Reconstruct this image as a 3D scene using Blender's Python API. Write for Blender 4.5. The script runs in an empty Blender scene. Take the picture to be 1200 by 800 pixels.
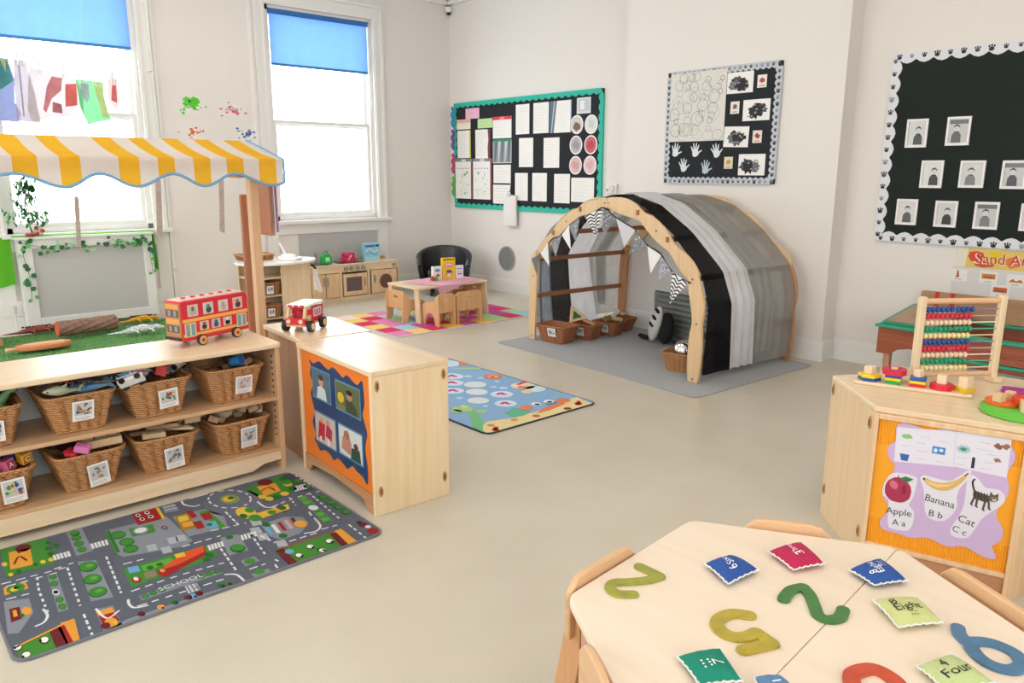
import bpy, math, random
from mathutils import Matrix, Vector
PI = math.pi
C = bpy.context.scene.collection
scene = bpy.context.scene

# ------------------------------------------------------------------ camera
def make_camera():
    pitch, yaw, roll = math.radians(12.5), math.radians(48.35), math.radians(.136)
    fw = Vector((-math.sin(yaw), math.cos(yaw), 0)); r = Vector((math.cos(yaw), math.sin(yaw), 0)); up = Vector((0, 0, 1))
    f = fw * math.cos(pitch) - up * math.sin(pitch)
    dn = -(fw * math.sin(pitch) + up * math.cos(pitch))
    x = r * math.cos(roll) - dn * math.sin(roll); y = -(r * math.sin(roll) + dn * math.cos(roll)); z = -f
    cd = bpy.data.cameras.new('camera'); cd.sensor_width = 36; cd.lens = 890.44 / 1200 * 36; cd.clip_start = .05
    co = bpy.data.objects.new('camera', cd); C.objects.link(co)
    co.matrix_world = Matrix(((x.x, y.x, z.x, 0), (x.y, y.y, z.y, 0), (x.z, y.z, z.z, 1.5), (0, 0, 0, 1)))
    scene.camera = co
make_camera()

# ------------------------------------------------------------------ sky, exposure
world = bpy.data.worlds.new('overcast_sky'); scene.world = world; world.use_nodes = True
bg = world.node_tree.nodes['Background']; bg.inputs[0].default_value = (.93, .96, 1, 1); bg.inputs[1].default_value = 7
scene.view_settings.view_transform = 'Standard'; scene.view_settings.look = 'None'
scene.view_settings.gamma = 1; scene.view_settings.use_curve_mapping = False
scene.view_settings.exposure = 0.16
scene.cycles.max_bounces = 10; scene.cycles.diffuse_bounces = 5; scene.cycles.transparent_max_bounces = 12
scene.cycles.sample_clamp_indirect = 6

# portals in the window openings: they only steer the sky's light, they add none
def portal(loc, rot, w, h):
    l = bpy.data.lights.new('window_daylight', 'AREA'); l.shape = 'RECTANGLE'; l.size = w; l.size_y = h; l.cycles.is_portal = True
    o = bpy.data.objects.new('window_daylight', l); o.location = loc; o.rotation_euler = rot; C.objects.link(o)
portal((-8.5, 1.87, 2.1), (0, -PI/2, 0), 2.4, 1.35)
portal((-8.5, 4.55, 2.1), (0, -PI/2, 0), 2.4, 1.35)
for yy in (-1.6, .6): portal((3.05, yy, 2.0), (0, PI/2, 0), 2.4, 1.7)
for xx in (-6.6, -4.2, -1.6): portal((xx, -3.45, 2.0), (PI/2, 0, 0), 1.8, 2.4)

# unseen ceiling panels, added as fill light for the room
FILL_POS = [(-6.6, 3.2), (-6.6, .2), (-4.0, 3.2), (-4.0, .2), (-1.2, 3.2), (-1.2, .2), (1.4, 3.2), (1.4, .2)]
FILL_STRENGTH = 5.0

# ------------------------------------------------------------------ colours, materials
def lin(c):
    if isinstance(c, str):
        c = c.lstrip('#'); c = [int(c[i:i+2], 16) / 255 for i in (0, 2, 4)]
    return tuple(((v / 12.92) if v <= .04045 else ((v + .055) / 1.055) ** 2.4) for v in c) + (1,)
MATS = {}
def mat(name, color=None, rough=.5, metal=0, bump=0, bscale=200, var=0, vscale=6, trans=0, spec=None, coat=0):
    if name in MATS: return MATS[name]
    m = bpy.data.materials.new(name); m.use_nodes = True; nt = m.node_tree; b = nt.nodes['Principled BSDF']
    b.inputs['Base Color'].default_value = lin(color); b.inputs['Roughness'].default_value = rough; b.inputs['Metallic'].default_value = metal
    if spec is not None: b.inputs['Specular IOR Level'].default_value = spec
    if coat: b.inputs['Coat Weight'].default_value = coat; b.inputs['Coat Roughness'].default_value = .15
    if bump or var: tc = nt.nodes.new('ShaderNodeTexCoord')
    if bump:
        n = nt.nodes.new('ShaderNodeTexNoise'); n.inputs['Scale'].default_value = bscale; n.inputs['Detail'].default_value = 3
        bp = nt.nodes.new('ShaderNodeBump'); bp.inputs['Strength'].default_value = bump; bp.inputs['Distance'].default_value = .002
        nt.links.new(tc.outputs['Object'], n.inputs['Vector']); nt.links.new(n.outputs['Fac'], bp.inputs['Height']); nt.links.new(bp.outputs['Normal'], b.inputs['Normal'])
    if var:
        n = nt.nodes.new('ShaderNodeTexNoise'); n.inputs['Scale'].default_value = vscale; n.inputs['Detail'].default_value = 5
        r = nt.nodes.new('ShaderNodeValToRGB'); c = lin(color)
        r.color_ramp.elements[0].position = .3; r.color_ramp.elements[1].position = .7
        r.color_ramp.elements[0].color = tuple(v * (1 - var) for v in c[:3]) + (1,); r.color_ramp.elements[1].color = tuple(min(1, v * (1 + var)) for v in c[:3]) + (1,)
        nt.links.new(tc.outputs['Object'], n.inputs['Vector']); nt.links.new(n.outputs['Fac'], r.inputs['Fac']); nt.links.new(r.outputs['Color'], b.inputs['Base Color'])
    if trans:
        t = nt.nodes.new('ShaderNodeBsdfTransparent'); mx = nt.nodes.new('ShaderNodeMixShader'); mx.inputs[0].default_value = trans
        nt.links.new(b.outputs[0], mx.inputs[1]); nt.links.new(t.outputs[0], mx.inputs[2]); nt.links.new(mx.outputs[0], nt.nodes['Material Output'].inputs[0])
    MATS[name] = m; return m
def wood(name, c1, c2, axis='X', rough=.38, scale=1.0):
    if name in MATS: return MATS[name]
    m = bpy.data.materials.new(name); m.use_nodes = True; nt = m.node_tree; b = nt.nodes['Principled BSDF']
    tc = nt.nodes.new('ShaderNodeTexCoord'); mp = nt.nodes.new('ShaderNodeMapping')
    s = [34 * scale] * 3; s['XYZ'.index(axis)] = 1.6 * scale
    mp.inputs['Scale'].default_value = s
    n = nt.nodes.new('ShaderNodeTexNoise'); n.inputs['Scale'].default_value = 1; n.inputs['Detail'].default_value = 6; n.inputs['Distortion'].default_value = .6
    r = nt.nodes.new('ShaderNodeValToRGB'); r.color_ramp.elements[0].position = .3; r.color_ramp.elements[1].position = .68
    r.color_ramp.elements[0].color = lin(c2); r.color_ramp.elements[1].color = lin(c1)
    nt.links.new(tc.outputs['Object'], mp.inputs[0]); nt.links.new(mp.outputs[0], n.inputs['Vector']); nt.links.new(n.outputs['Fac'], r.inputs[0]); nt.links.new(r.outputs[0], b.inputs['Base Color'])
    b.inputs['Roughness'].default_value = rough
    MATS[name] = m; return m
def print_mat(name='printed_colours', rough=.55, bump=0, spec=.4):
    if name in MATS: return MATS[name]
    m = bpy.data.materials.new(name); m.use_nodes = True; nt = m.node_tree; b = nt.nodes['Principled BSDF']
    a = nt.nodes.new('ShaderNodeAttribute'); a.attribute_name = 'Col'
    nt.links.new(a.outputs['Color'], b.inputs['Base Color']); b.inputs['Roughness'].default_value = rough; b.inputs['Specular IOR Level'].default_value = spec
    if bump:
        tc = nt.nodes.new('ShaderNodeTexCoord'); n = nt.nodes.new('ShaderNodeTexNoise'); n.inputs['Scale'].default_value = 420
        bp = nt.nodes.new('ShaderNodeBump'); bp.inputs['Strength'].default_value = bump; bp.inputs['Distance'].default_value = .003
        nt.links.new(tc.outputs['Object'], n.inputs['Vector']); nt.links.new(n.outputs['Fac'], bp.inputs['Height']); nt.links.new(bp.outputs['Normal'], b.inputs['Normal'])
    MATS[name] = m; return m
def cloth(name, color, see=.0, through=.3, weave=0, rough=.9):
    """thin fabric: diffuse + light coming through + open weave"""
    if name in MATS: return MATS[name]
    m = bpy.data.materials.new(name); m.use_nodes = True; nt = m.node_tree
    for n in list(nt.nodes): nt.nodes.remove(n)
    out = nt.nodes.new('ShaderNodeOutputMaterial'); d = nt.nodes.new('ShaderNodeBsdfDiffuse'); t = nt.nodes.new('ShaderNodeBsdfTranslucent')
    mx = nt.nodes.new('ShaderNodeMixShader'); mx.inputs[0].default_value = through
    tc = nt.nodes.new('ShaderNodeTexCoord'); no = nt.nodes.new('ShaderNodeTexNoise'); no.inputs['Scale'].default_value = 9; no.inputs['Detail'].default_value = 4
    r = nt.nodes.new('ShaderNodeValToRGB'); c = lin(color); r.color_ramp.elements[0].position = .35; r.color_ramp.elements[1].position = .65
    r.color_ramp.elements[0].color = tuple(v * (1 - weave) for v in c[:3]) + (1,); r.color_ramp.elements[1].color = tuple(min(1, v * (1 + weave)) for v in c[:3]) + (1,)
    nt.links.new(tc.outputs['Object'], no.inputs['Vector']); nt.links.new(no.outputs['Fac'], r.inputs[0])
    for s in (d, t): nt.links.new(r.outputs[0], s.inputs[0])
    nt.links.new(d.outputs[0], mx.inputs[1]); nt.links.new(t.outputs[0], mx.inputs[2]); last = mx
    if see:
        tr = nt.nodes.new('ShaderNodeBsdfTransparent'); m2 = nt.nodes.new('ShaderNodeMixShader'); m2.inputs[0].default_value = see
        nt.links.new(mx.outputs[0], m2.inputs[1]); nt.links.new(tr.outputs[0], m2.inputs[2]); last = m2
    nt.links.new(last.outputs[0], out.inputs[0])
    MATS[name] = m; return m
def glass(name='window_glass'):
    if name in MATS: return MATS[name]
    m = bpy.data.materials.new(name); m.use_nodes = True; nt = m.node_tree
    for n in list(nt.nodes): nt.nodes.remove(n)
    out = nt.nodes.new('ShaderNodeOutputMaterial'); t = nt.nodes.new('ShaderNodeBsdfTransparent'); t.inputs[0].default_value = (.95, .97, .97, 1)
    g = nt.nodes.new('ShaderNodeBsdfGlossy'); g.inputs['Roughness'].default_value = .03
    mx = nt.nodes.new('ShaderNodeMixShader'); mx.inputs[0].default_value = .06
    nt.links.new(t.outputs[0], mx.inputs[1]); nt.links.new(g.outputs[0], mx.inputs[2]); nt.links.new(mx.outputs[0], out.inputs[0])
    MATS[name] = m; return m
def emit(name, color, s):
    if name in MATS: return MATS[name]
    m = bpy.data.materials.new(name); m.use_nodes = True; b = m.node_tree.nodes['Principled BSDF']
    b.inputs['Emission Color'].default_value = lin(color); b.inputs['Emission Strength'].default_value = s; MATS[name] = m; return m

# ------------------------------------------------------------------ geometry
I4 = Matrix.Identity(4)
def T(x=0, y=0, z=0): return Matrix.Translation((x, y, z))
def R(a, ax='Z'): return Matrix.Rotation(a, 4, ax)
def S(x, y, z): return Matrix.Diagonal((x, y, z, 1))
class G:
    def __init__(s): s.v = []; s.f = []; s.m = []; s.c = []; s.M = I4; s.col = None; s.mi = 0
    def add(s, vs, fs, M=None):
        k = len(s.v); MM = s.M @ M if M is not None else s.M
        s.v += [tuple(MM @ Vector(p)) for p in vs]; s.f += [tuple(i + k for i in f) for f in fs]
        s.m += [s.mi] * len(fs); s.c += [s.col] * len(fs); return s
    def box(s, c, d, M=None):
        x, y, z = c; a, b, h = d[0]/2, d[1]/2, d[2]/2
        vs = [(x+i*a, y+j*b, z+k*h) for k in (-1, 1) for j in (-1, 1) for i in (-1, 1)]
        return s.add(vs, [(0,2,3,1), (4,5,7,6), (0,1,5,4), (2,6,7,3), (0,4,6,2), (1,3,7,5)], M)
    def bx(s, x0, x1, y0, y1, z0, z1, M=None): return s.box(((x0+x1)/2, (y0+y1)/2, (z0+z1)/2), (abs(x1-x0), abs(y1-y0), abs(z1-z0)), M)
    def prism(s, pts, z0, z1, M=None):
        n = len(pts); a = sum(pts[i][0]*pts[(i+1)%n][1] - pts[(i+1)%n][0]*pts[i][1] for i in range(n))
        if a < 0: pts = pts[::-1]
        vs = [(p[0], p[1], z0) for p in pts] + [(p[0], p[1], z1) for p in pts]
        return s.add(vs, [tuple(range(n))[::-1], tuple(range(n, 2*n))] + [(i, (i+1)%n, n+(i+1)%n, n+i) for i in range(n)], M)
    def wprism(s, pts, y0, y1, M=None):
        """polygon in the XZ plane, thickness along Y"""
        return s.prism([(p[0], p[1]) for p in pts], -y1, -y0, (M or I4) @ Matrix(((1,0,0,0), (0,0,-1,0), (0,1,0,0), (0,0,0,1))))
    def cyl(s, p0, p1, r0, r1=None, n=12, M=None, cap=True):
        r1 = r0 if r1 is None else r1; p0 = Vector(p0); p1 = Vector(p1); d = (p1-p0).normalized()
        a = d.orthogonal().normalized(); b = d.cross(a)
        vs = [tuple(p + (a*math.cos(2*PI*i/n) + b*math.sin(2*PI*i/n))*r) for p, r in ((p0, r0), (p1, r1)) for i in range(n)]
        fs = [(i, (i+1)%n, n+(i+1)%n, n+i) for i in range(n)]
        if cap: fs += [tuple(range(n))[::-1], tuple(range(n, 2*n))]
        return s.add(vs, fs, M)
    def tube(s, path, r, n=8, closed=False, M=None):
        P = [Vector(p) for p in path]; m = len(P); rr = r if isinstance(r, (list, tuple)) else [r]*m; vs = []; fs = []; a = None
        for i, p in enumerate(P):
            q0 = P[(i-1)%m] if (closed or i > 0) else p; q1 = P[(i+1)%m] if (closed or i < m-1) else p
            d = (q1-q0).normalized()
            a = d.orthogonal().normalized() if a is None else (a - d*a.dot(d)).normalized()
            b = d.cross(a); vs += [tuple(p + (a*math.cos(2*PI*k/n) + b*math.sin(2*PI*k/n))*rr[i]) for k in range(n)]
        for i in range(m if closed else m-1):
            j = (i+1)%m; fs += [(i*n+k, i*n+(k+1)%n, j*n+(k+1)%n, j*n+k) for k in range(n)]
        if not closed: fs += [tuple(range(n))[::-1], tuple(range((m-1)*n, m*n))]
        return s.add(vs, fs, M)
    def lathe(s, prof, n=20, M=None):
        m = len(prof); vs = [(r*math.cos(2*PI*k/n), r*math.sin(2*PI*k/n), z) for r, z in prof for k in range(n)]
        fs = [(i*n+k, i*n+(k+1)%n, (i+1)*n+(k+1)%n, (i+1)*n+k) for i in range(m-1) for k in range(n)]
        fs += [tuple(range(n))[::-1], tuple(range((m-1)*n, m*n))]
        return s.add(vs, fs, M)
    def ball(s, c, r, n=12, M=None):
        r = r if isinstance(r, (tuple, list)) else (r, r, r); h = max(4, n//2)
        prof = [(math.sin(PI*i/h), -math.cos(PI*i/h)) for i in range(h+1)]; prof[0] = (.02, -1); prof[-1] = (.02, 1)
        return s.lathe(prof, n, (M or I4) @ T(*c) @ S(*r))
    def sheet(s, fn, nu, nv, M=None, th=0):
        vs = [tuple(fn(i/nu, j/nv)) for j in range(nv+1) for i in range(nu+1)]
        fs = [(j*(nu+1)+i, j*(nu+1)+i+1, (j+1)*(nu+1)+i+1, (j+1)*(nu+1)+i) for j in range(nv) for i in range(nu)]
        return s.add(vs, fs, M)
    def rbox(s, x0, x1, y0, y1, z0, z1, r=.02, M=None, n=4):
        """box with rounded vertical edges"""
        return s.prism(rrect(x0, y0, x1, y1, r, n), z0, z1, M)
def rrect(x0, y0, x1, y1, r, n=4):
    o = []
    for cx, cy, a in ((x1-r, y1-r, 0), (x0+r, y1-r, 1), (x0+r, y0+r, 2), (x1-r, y0+r, 3)):
        o += [(cx + r*math.cos((a + k/n)*PI/2), cy + r*math.sin((a + k/n)*PI/2)) for k in range(n+1)]
    return o
def ribbon(pts, w, z0, z1, g, closed=False, M=None, sub=5):
    """a flat bar of width w swept along a smooth 2D path, rounded ends"""
    P = smooth(pts, sub, closed) if len(pts) > 2 else [Vector(p).to_2d() for p in pts]
    m = len(P); L = []; Rr = []
    for i, p in enumerate(P):
        a = P[(i-1)%m] if (closed or i > 0) else p; b = P[(i+1)%m] if (closed or i < m-1) else p
        d = (b-a).normalized(); n = Vector((-d.y, d.x)); L.append(p + n*w/2); Rr.append(p - n*w/2)
    vs = []; fs = []
    for z in (z0, z1):
        vs += [(p.x, p.y, z) for p in L] + [(p.x, p.y, z) for p in Rr]
    k = 2*m
    for i in range(m if closed else m-1):
        j = (i+1)%m
        fs += [(i, j, m+j, m+i)[::-1][::-1], (k+i, k+m+i, k+m+j, k+j), (i, k+i, k+j, j), (m+i, m+j, k+m+j, k+m+i)]
    if not closed:
        fs += [(0, m, k+m, k), (m-1, k+m-1, k+m+m-1, m+m-1)]
    g.add(vs, fs, M)
    if not closed:
        for p in (P[0], P[-1]): g.prism([(p.x + w/2*math.cos(t*PI/5), p.y + w/2*math.sin(t*PI/5)) for t in range(10)], z0 + 1e-4, z1 - 1e-4, M)
def smooth(pts, sub=5, closed=False):
    P = [Vector((p[0], p[1])) for p in pts]; n = len(P); o = []
    for i in range(n if closed else n-1):
        p0 = P[(i-1)%n] if (closed or i > 0) else P[i]; p1 = P[i]; p2 = P[(i+1)%n]; p3 = P[(i+2)%n] if (closed or i < n-2) else p2
        for k in range(sub):
            t = k/sub; o.append(.5*((2*p1) + (p2-p0)*t + (2*p0-5*p1+4*p2-p3)*t*t + (3*p1-p0-3*p2+p3)*t**3))
    if not closed: o.append(P[-1])
    return o

def build(name, g, mats, parent=None, smooth_ang=None, bevel=0, label=None, kind=None, loc=None, rot=None, seg=2):
    me = bpy.data.meshes.new(name); me.from_pydata(g.v, [], g.f)
    if not isinstance(mats, (list, tuple)): mats = [mats]
    for m in mats: me.materials.append(m)
    if len(mats) > 1: me.polygons.foreach_set('material_index', g.m)
    if any(c is not None for c in g.c):
        at = me.attributes.new('Col', 'FLOAT_COLOR', 'CORNER'); data = []
        for f, c in zip(g.f, g.c): data += list(c if c is not None else (1, 1, 1, 1)) * len(f)
        at.data.foreach_set('color', data)
    if smooth_ang is not None:
        me.polygons.foreach_set('use_smooth', [True]*len(g.f)); me.set_sharp_from_angle(angle=math.radians(smooth_ang))
    me.validate(); me.update()
    o = bpy.data.objects.new(name, me); C.objects.link(o)
    if parent is not None: o.parent = parent
    if loc: o.location = loc
    if rot: o.rotation_euler = rot
    if bevel:
        b = o.modifiers.new('soft_edges', 'BEVEL'); b.width = bevel; b.segments = seg; b.limit_method = 'ANGLE'; b.angle_limit = math.radians(40)
    if label: o['label'] = label
    if kind: o['kind'] = kind
    return o
def thing(name, label, cat, loc=(0,0,0), rz=0, group=None, rot=None):
    o = bpy.data.objects.new(name, None); C.objects.link(o); o.empty_display_size = .05
    o.location = loc; o.rotation_euler = rot or (0, 0, rz); o['label'] = label; o['category'] = cat
    if group: o['group'] = group
    return o
def tag(o, label, cat, group=None):
    o['label'] = label; o['category'] = cat
    if group: o['group'] = group
    return o
def dup(root, loc, rz=None, label=None, group=None, rot=None, scale=None):
    def cp(o, par):
        c = o.copy(); C.objects.link(c)
        if par is not None: c.parent = par
        for ch in o.children: cp(ch, c)
        return c
    r = cp(root, None); r.location = loc
    if rot: r.rotation_euler = rot
    elif rz is not None: r.rotation_euler = (0, 0, rz)
    if scale: r.scale = (scale,)*3
    if label: r['label'] = label
    if group: r['group'] = group
    return r
def struct(name, g, mats, **k): return build(name, g, mats, kind='structure', **k)

# ---- flat print: coloured shapes laid on a surface (wall: XZ facing -Y, floor: XY facing +Z)
_font = {}
def glyphs(txt):
    if txt not in _font:
        cu = bpy.data.curves.new('lettering', 'FONT'); cu.body = txt; cu.size = 1; cu.resolution_u = 3
        ob = bpy.data.objects.new('lettering', cu); me = bpy.data.meshes.new_from_object(ob)
        _font[txt] = ([tuple(v.co) for v in me.vertices], [tuple(p.vertices) for p in me.polygons])
        bpy.data.objects.remove(ob); bpy.data.curves.remove(cu); bpy.data.meshes.remove(me)
    return _font[txt]
class P(G):
    def __init__(s, mode='wall', step=.0004, base=0): super().__init__(); s.mode = mode; s.step = step; s.base = base
    def put(s, pts, col, layer=0, faces=None):
        s.col = lin(col) if isinstance(col, str) else col; d = s.base + s.step*layer
        if faces is None:
            n = len(pts); a = sum(pts[i][0]*pts[(i+1)%n][1] - pts[(i+1)%n][0]*pts[i][1] for i in range(n))
            if a < 0: pts = pts[::-1]
            faces = [tuple(range(n))]
        s.add([((p[0], -d, p[1]) if s.mode == 'wall' else (p[0], p[1], d)) for p in pts], faces); s.col = None
    def poly(s, pts, col, layer=0): s.put(list(pts), col, layer)
    def rect(s, u0, v0, u1, v1, col, layer=0): s.put([(u0, v0), (u1, v0), (u1, v1), (u0, v1)], col, layer)
    def ell(s, u, v, ru, rv, col, layer=0, n=14, ang=0):
        s.put([(u + ru*math.cos(t)*math.cos(ang) - rv*math.sin(t)*math.sin(ang), v + ru*math.cos(t)*math.sin(ang) + rv*math.sin(t)*math.cos(ang)) for t in [2*PI*i/n for i in range(n)]], col, layer)
    def blob(s, u, v, ru, rv, col, layer=0, seed=0, amp=.2, n=18):
        r = random.Random(seed); k = [1 + r.uniform(-amp, amp) for _ in range(n)]
        s.put([(u + ru*k[i]*math.cos(2*PI*i/n), v + rv*k[i]*math.sin(2*PI*i/n)) for i in range(n)], col, layer)
    def line(s, pts, w, col, layer=0, dash=0, sm=True, closed=False):
        Q = smooth(pts, 4, closed) if (sm and len(pts) > 2) else [Vector((p[0], p[1])) for p in pts]
        if closed: Q.append(Q[0])
        if not dash: segs = [Q]
        else:
            segs = []; acc = 0; cur = []
            for a, b in zip(Q, Q[1:]):
                L = (b-a).length; n = max(1, int(L/(dash/6)))
                for k in range(n):
                    p, q = a.lerp(b, k/n), a.lerp(b, (k+1)/n)
                    if (acc % dash) < dash*.55: cur = (cur or [p]) + [q]
                    elif cur: segs.append(cur); cur = []
                    acc += (q-p).length
            if cur: segs.append(cur)
        for sg in segs:
            m = len(sg); L = []; Rr = []
            for i, p in enumerate(sg):
                d = (sg[min(i+1, m-1)] - sg[max(i-1, 0)])
                if d.length < 1e-9: d = Vector((1, 0))
                d.normalize(); n = Vector((-d.y, d.x))*w/2; L.append(p+n); Rr.append(p-n)
            V = [(p.x, p.y) for p in L] + [(p.x, p.y) for p in Rr]
            s.put(V, col, layer, [(m+i, m+i+1, i+1, i) for i in range(m-1)])
    def text(s, txt, u, v, h, col, layer=0, ang=0, center=True, sx=1.0):
        vs, fs = glyphs(txt)
        if not vs: return
        w = max(p[0] for p in vs); k = h/.7; ca, sa = math.cos(ang), math.sin(ang); o = []
        for x, y, _ in vs:
            x = (x - (w/2 if center else 0))*k*sx; y = (y - .35)*k; o.append((u + x*ca - y*sa, v + x*sa + y*ca))
        s.put(o, col, layer, fs)
    def lines(s, u0, v0, u1, v1, n, col, layer=1, w=.0015, seed=0):
        r = random.Random(seed)
        for i in range(n):
            v = v1 + (v0-v1)*(i+.5)/n; s.rect(u0, v-w, u0 + (u1-u0)*r.uniform(.55, 1), v+w, col, layer)
def wave_loop(x0, y0, x1, y1, nx, ny, amp, per=4):
    """rectangle outline with scalloped sides (inner edge of a border)"""
    o = []
    for k in range(nx*per): t = k/(nx*per); o.append((x0 + (x1-x0)*t, y0 + amp*abs(math.sin(PI*nx*t))))
    for k in range(ny*per): t = k/(ny*per); o.append((x1 - amp*abs(math.sin(PI*ny*t)), y0 + (y1-y0)*t))
    for k in range(nx*per): t = k/(nx*per); o.append((x1 - (x1-x0)*t, y1 - amp*abs(math.sin(PI*nx*t))))
    for k in range(ny*per): t = k/(ny*per); o.append((x0 + amp*abs(math.sin(PI*ny*t)), y1 - (y1-y0)*t))
    return o
def frame_ring(g, loop, x0, y0, x1, y1, yb, yf):
    """solid between the rectangle outline and an inner loop of points (XZ plane, from y=yb to y=-yf)"""
    n = len(loop); cx, cy = (x0+x1)/2, (y0+y1)/2; out = []
    for p in loop:
        dx, dy = p[0]-cx, p[1]-cy; a = (x1-x0)/2; b = (y1-y0)/2
        # nearest point on the rectangle side this point belongs to
        dl, dr, db, dt = p[0]-x0, x1-p[0], p[1]-y0, y1-p[1]; m = min(dl, dr, db, dt)
        out.append((x0 if m == dl else x1 if m == dr else p[0], y0 if m == db else y1 if m == dt else p[1]))
    V = [(p[0], -yf, p[1]) for p in loop] + [(p[0], -yf, p[1]) for p in out] + [(p[0], yb, p[1]) for p in loop] + [(p[0], yb, p[1]) for p in out]
    F = []
    for i in range(n):
        j = (i+1) % n; F += [(i, n+i, n+j, j), (i, j, 2*n+j, 2*n+i), (n+i, 3*n+i, 3*n+j, n+j)]
    g.add(V, F)

# ------------------------------------------------------------------ shared materials
PAINT = mat('wall_paint', '#e8e2dd', .75, bump=.05, bscale=60)
TRIMM = mat('white_gloss_paint', '#eceae7', .35)
FLOORM = None
def floor_mat():
    m = bpy.data.materials.new('pale_vinyl_floor'); m.use_nodes = True; nt = m.node_tree; b = nt.nodes['Principled BSDF']
    tc = nt.nodes.new('ShaderNodeTexCoord'); n = nt.nodes.new('ShaderNodeTexNoise'); n.inputs['Scale'].default_value = 3; n.inputs['Detail'].default_value = 8
    n2 = nt.nodes.new('ShaderNodeTexNoise'); n2.inputs['Scale'].default_value = 160; n2.inputs['Detail'].default_value = 2
    mx = nt.nodes.new('ShaderNodeMath'); mx.operation = 'ADD'; ml = nt.nodes.new('ShaderNodeMath'); ml.operation = 'MULTIPLY'; ml.inputs[1].default_value = .5
    nt.links.new(n.outputs['Fac'], mx.inputs[0]); nt.links.new(n2.outputs['Fac'], mx.inputs[1]); nt.links.new(mx.outputs[0], ml.inputs[0])
    r = nt.nodes.new('ShaderNodeValToRGB'); r.color_ramp.elements[0].position = .35; r.color_ramp.elements[1].position = .65
    r.color_ramp.elements[0].color = lin('#c4bbab'); r.color_ramp.elements[1].color = lin('#cec6b7')
    nt.links.new(tc.outputs['Object'], n.inputs['Vector']); nt.links.new(tc.outputs['Object'], n2.inputs['Vector']); nt.links.new(ml.outputs[0], r.inputs[0]); nt.links.new(r.outputs[0], b.inputs['Base Color'])
    b.inputs['Roughness'].default_value = .34; b.inputs['Specular IOR Level'].default_value = .45
    return m
FLOORM = floor_mat()
BIRCH = wood('birch_wood', '#ead3b4', '#e0c5a0', 'X', .3)
BIRCHY = wood('birch_wood_along_y', '#ead3b4', '#e0c5a0', 'Y', .3)
BIRCHZ = wood('birch_wood_upright', '#e8d0b0', '#dec29c', 'Z')
OAK = wood('brown_wood', '#c59a74', '#b5865e', 'Z')
OAKX = wood('brown_wood_along_x', '#c9966a', '#b98357', 'X')
EDGE = wood('wood_edge', '#cfa070', '#c08f60', 'X')
MAPLE = wood('maple_wood', '#e8c9a0', '#dab286', 'Z')
PR = print_mat()
PRG = print_mat('printed_gloss', .25)
PRF = print_mat('printed_carpet', .95, bump=.6, spec=.1)
STEEL = mat('brushed_steel', '#a8a8a8', .35, .8)
BLACKM = mat('black_plastic', '#1b1b1d', .5)
WHITEP = mat('white_paper', '#f4f2ee', .6)

# ------------------------------------------------------------------ room
XL, XR, YB, YR, YC, YF, ZC = -8.45, 3.0, 6.40, 6.10, 5.90, -3.4, 3.75
BX0, BX1 = -4.99, -2.84
g = G(); g.bx(XL-.3, XR+.3, YF-.3, YB+.3, -.1, 0); struct('floor', g, FLOORM)
g = G(); g.bx(XL-.3, XR+.3, YF-.3, YB+.3, ZC, ZC+.1); struct('ceiling', g, mat('ceiling_paint', '#f0eeea', .8))
g = G(); g.bx(XL-.3, BX0, YB, YB+.25, 0, ZC); struct('wall_back', g, PAINT)
g = G(); g.bx(BX0, BX1, YC, YB+.25, 0, ZC); struct('wall_chimney_breast', g, PAINT)
g = G(); g.bx(BX1, XR+.3, YR, YB+.25, 0, ZC); struct('wall_right_alcove', g, PAINT)
def holed(axis, c0, c1, a0, a1, holes, name):
    """wall slab with rectangular holes; axis 'x' = slab in the YZ plane"""
    g = G(); cuts = sorted(holes); prev = a0
    def put(p, q, z0, z1):
        if q - p < 1e-4 or z1 - z0 < 1e-4: return
        g.bx(c0, c1, p, q, z0, z1) if axis == 'x' else g.bx(p, q, c0, c1, z0, z1)
    for h0, h1, z0, z1 in cuts:
        put(prev, h0, 0, ZC); put(h0, h1, 0, z0); put(h0, h1, z1, ZC); prev = h1
    put(prev, a1, 0, ZC); struct(name, g, PAINT)
W1 = (1.22, 2.52, .93, 3.3); W2 = (3.87, 5.23, .95, 3.3)
holed('x', XL-.3, XL, YF, YB, [W1, W2], 'wall_left')
RW = [(-2.4, -.8, .8, 3.2), (-.2, 1.4, .8, 3.2)]  # unseen windows, put in for daylight from the right
holed('x', XR, XR+.3, YF, YR, RW, 'wall_right')
FW = [(-7.5, -5.7, .8, 3.2), (-5.1, -3.3, .8, 3.2), (-2.5, -.7, .8, 3.2)]  # unseen windows, put in and spaced to balance the daylight
holed('y', YF-.3, YF, XL-.3, XR+.3, FW, 'wall_front')

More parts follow.
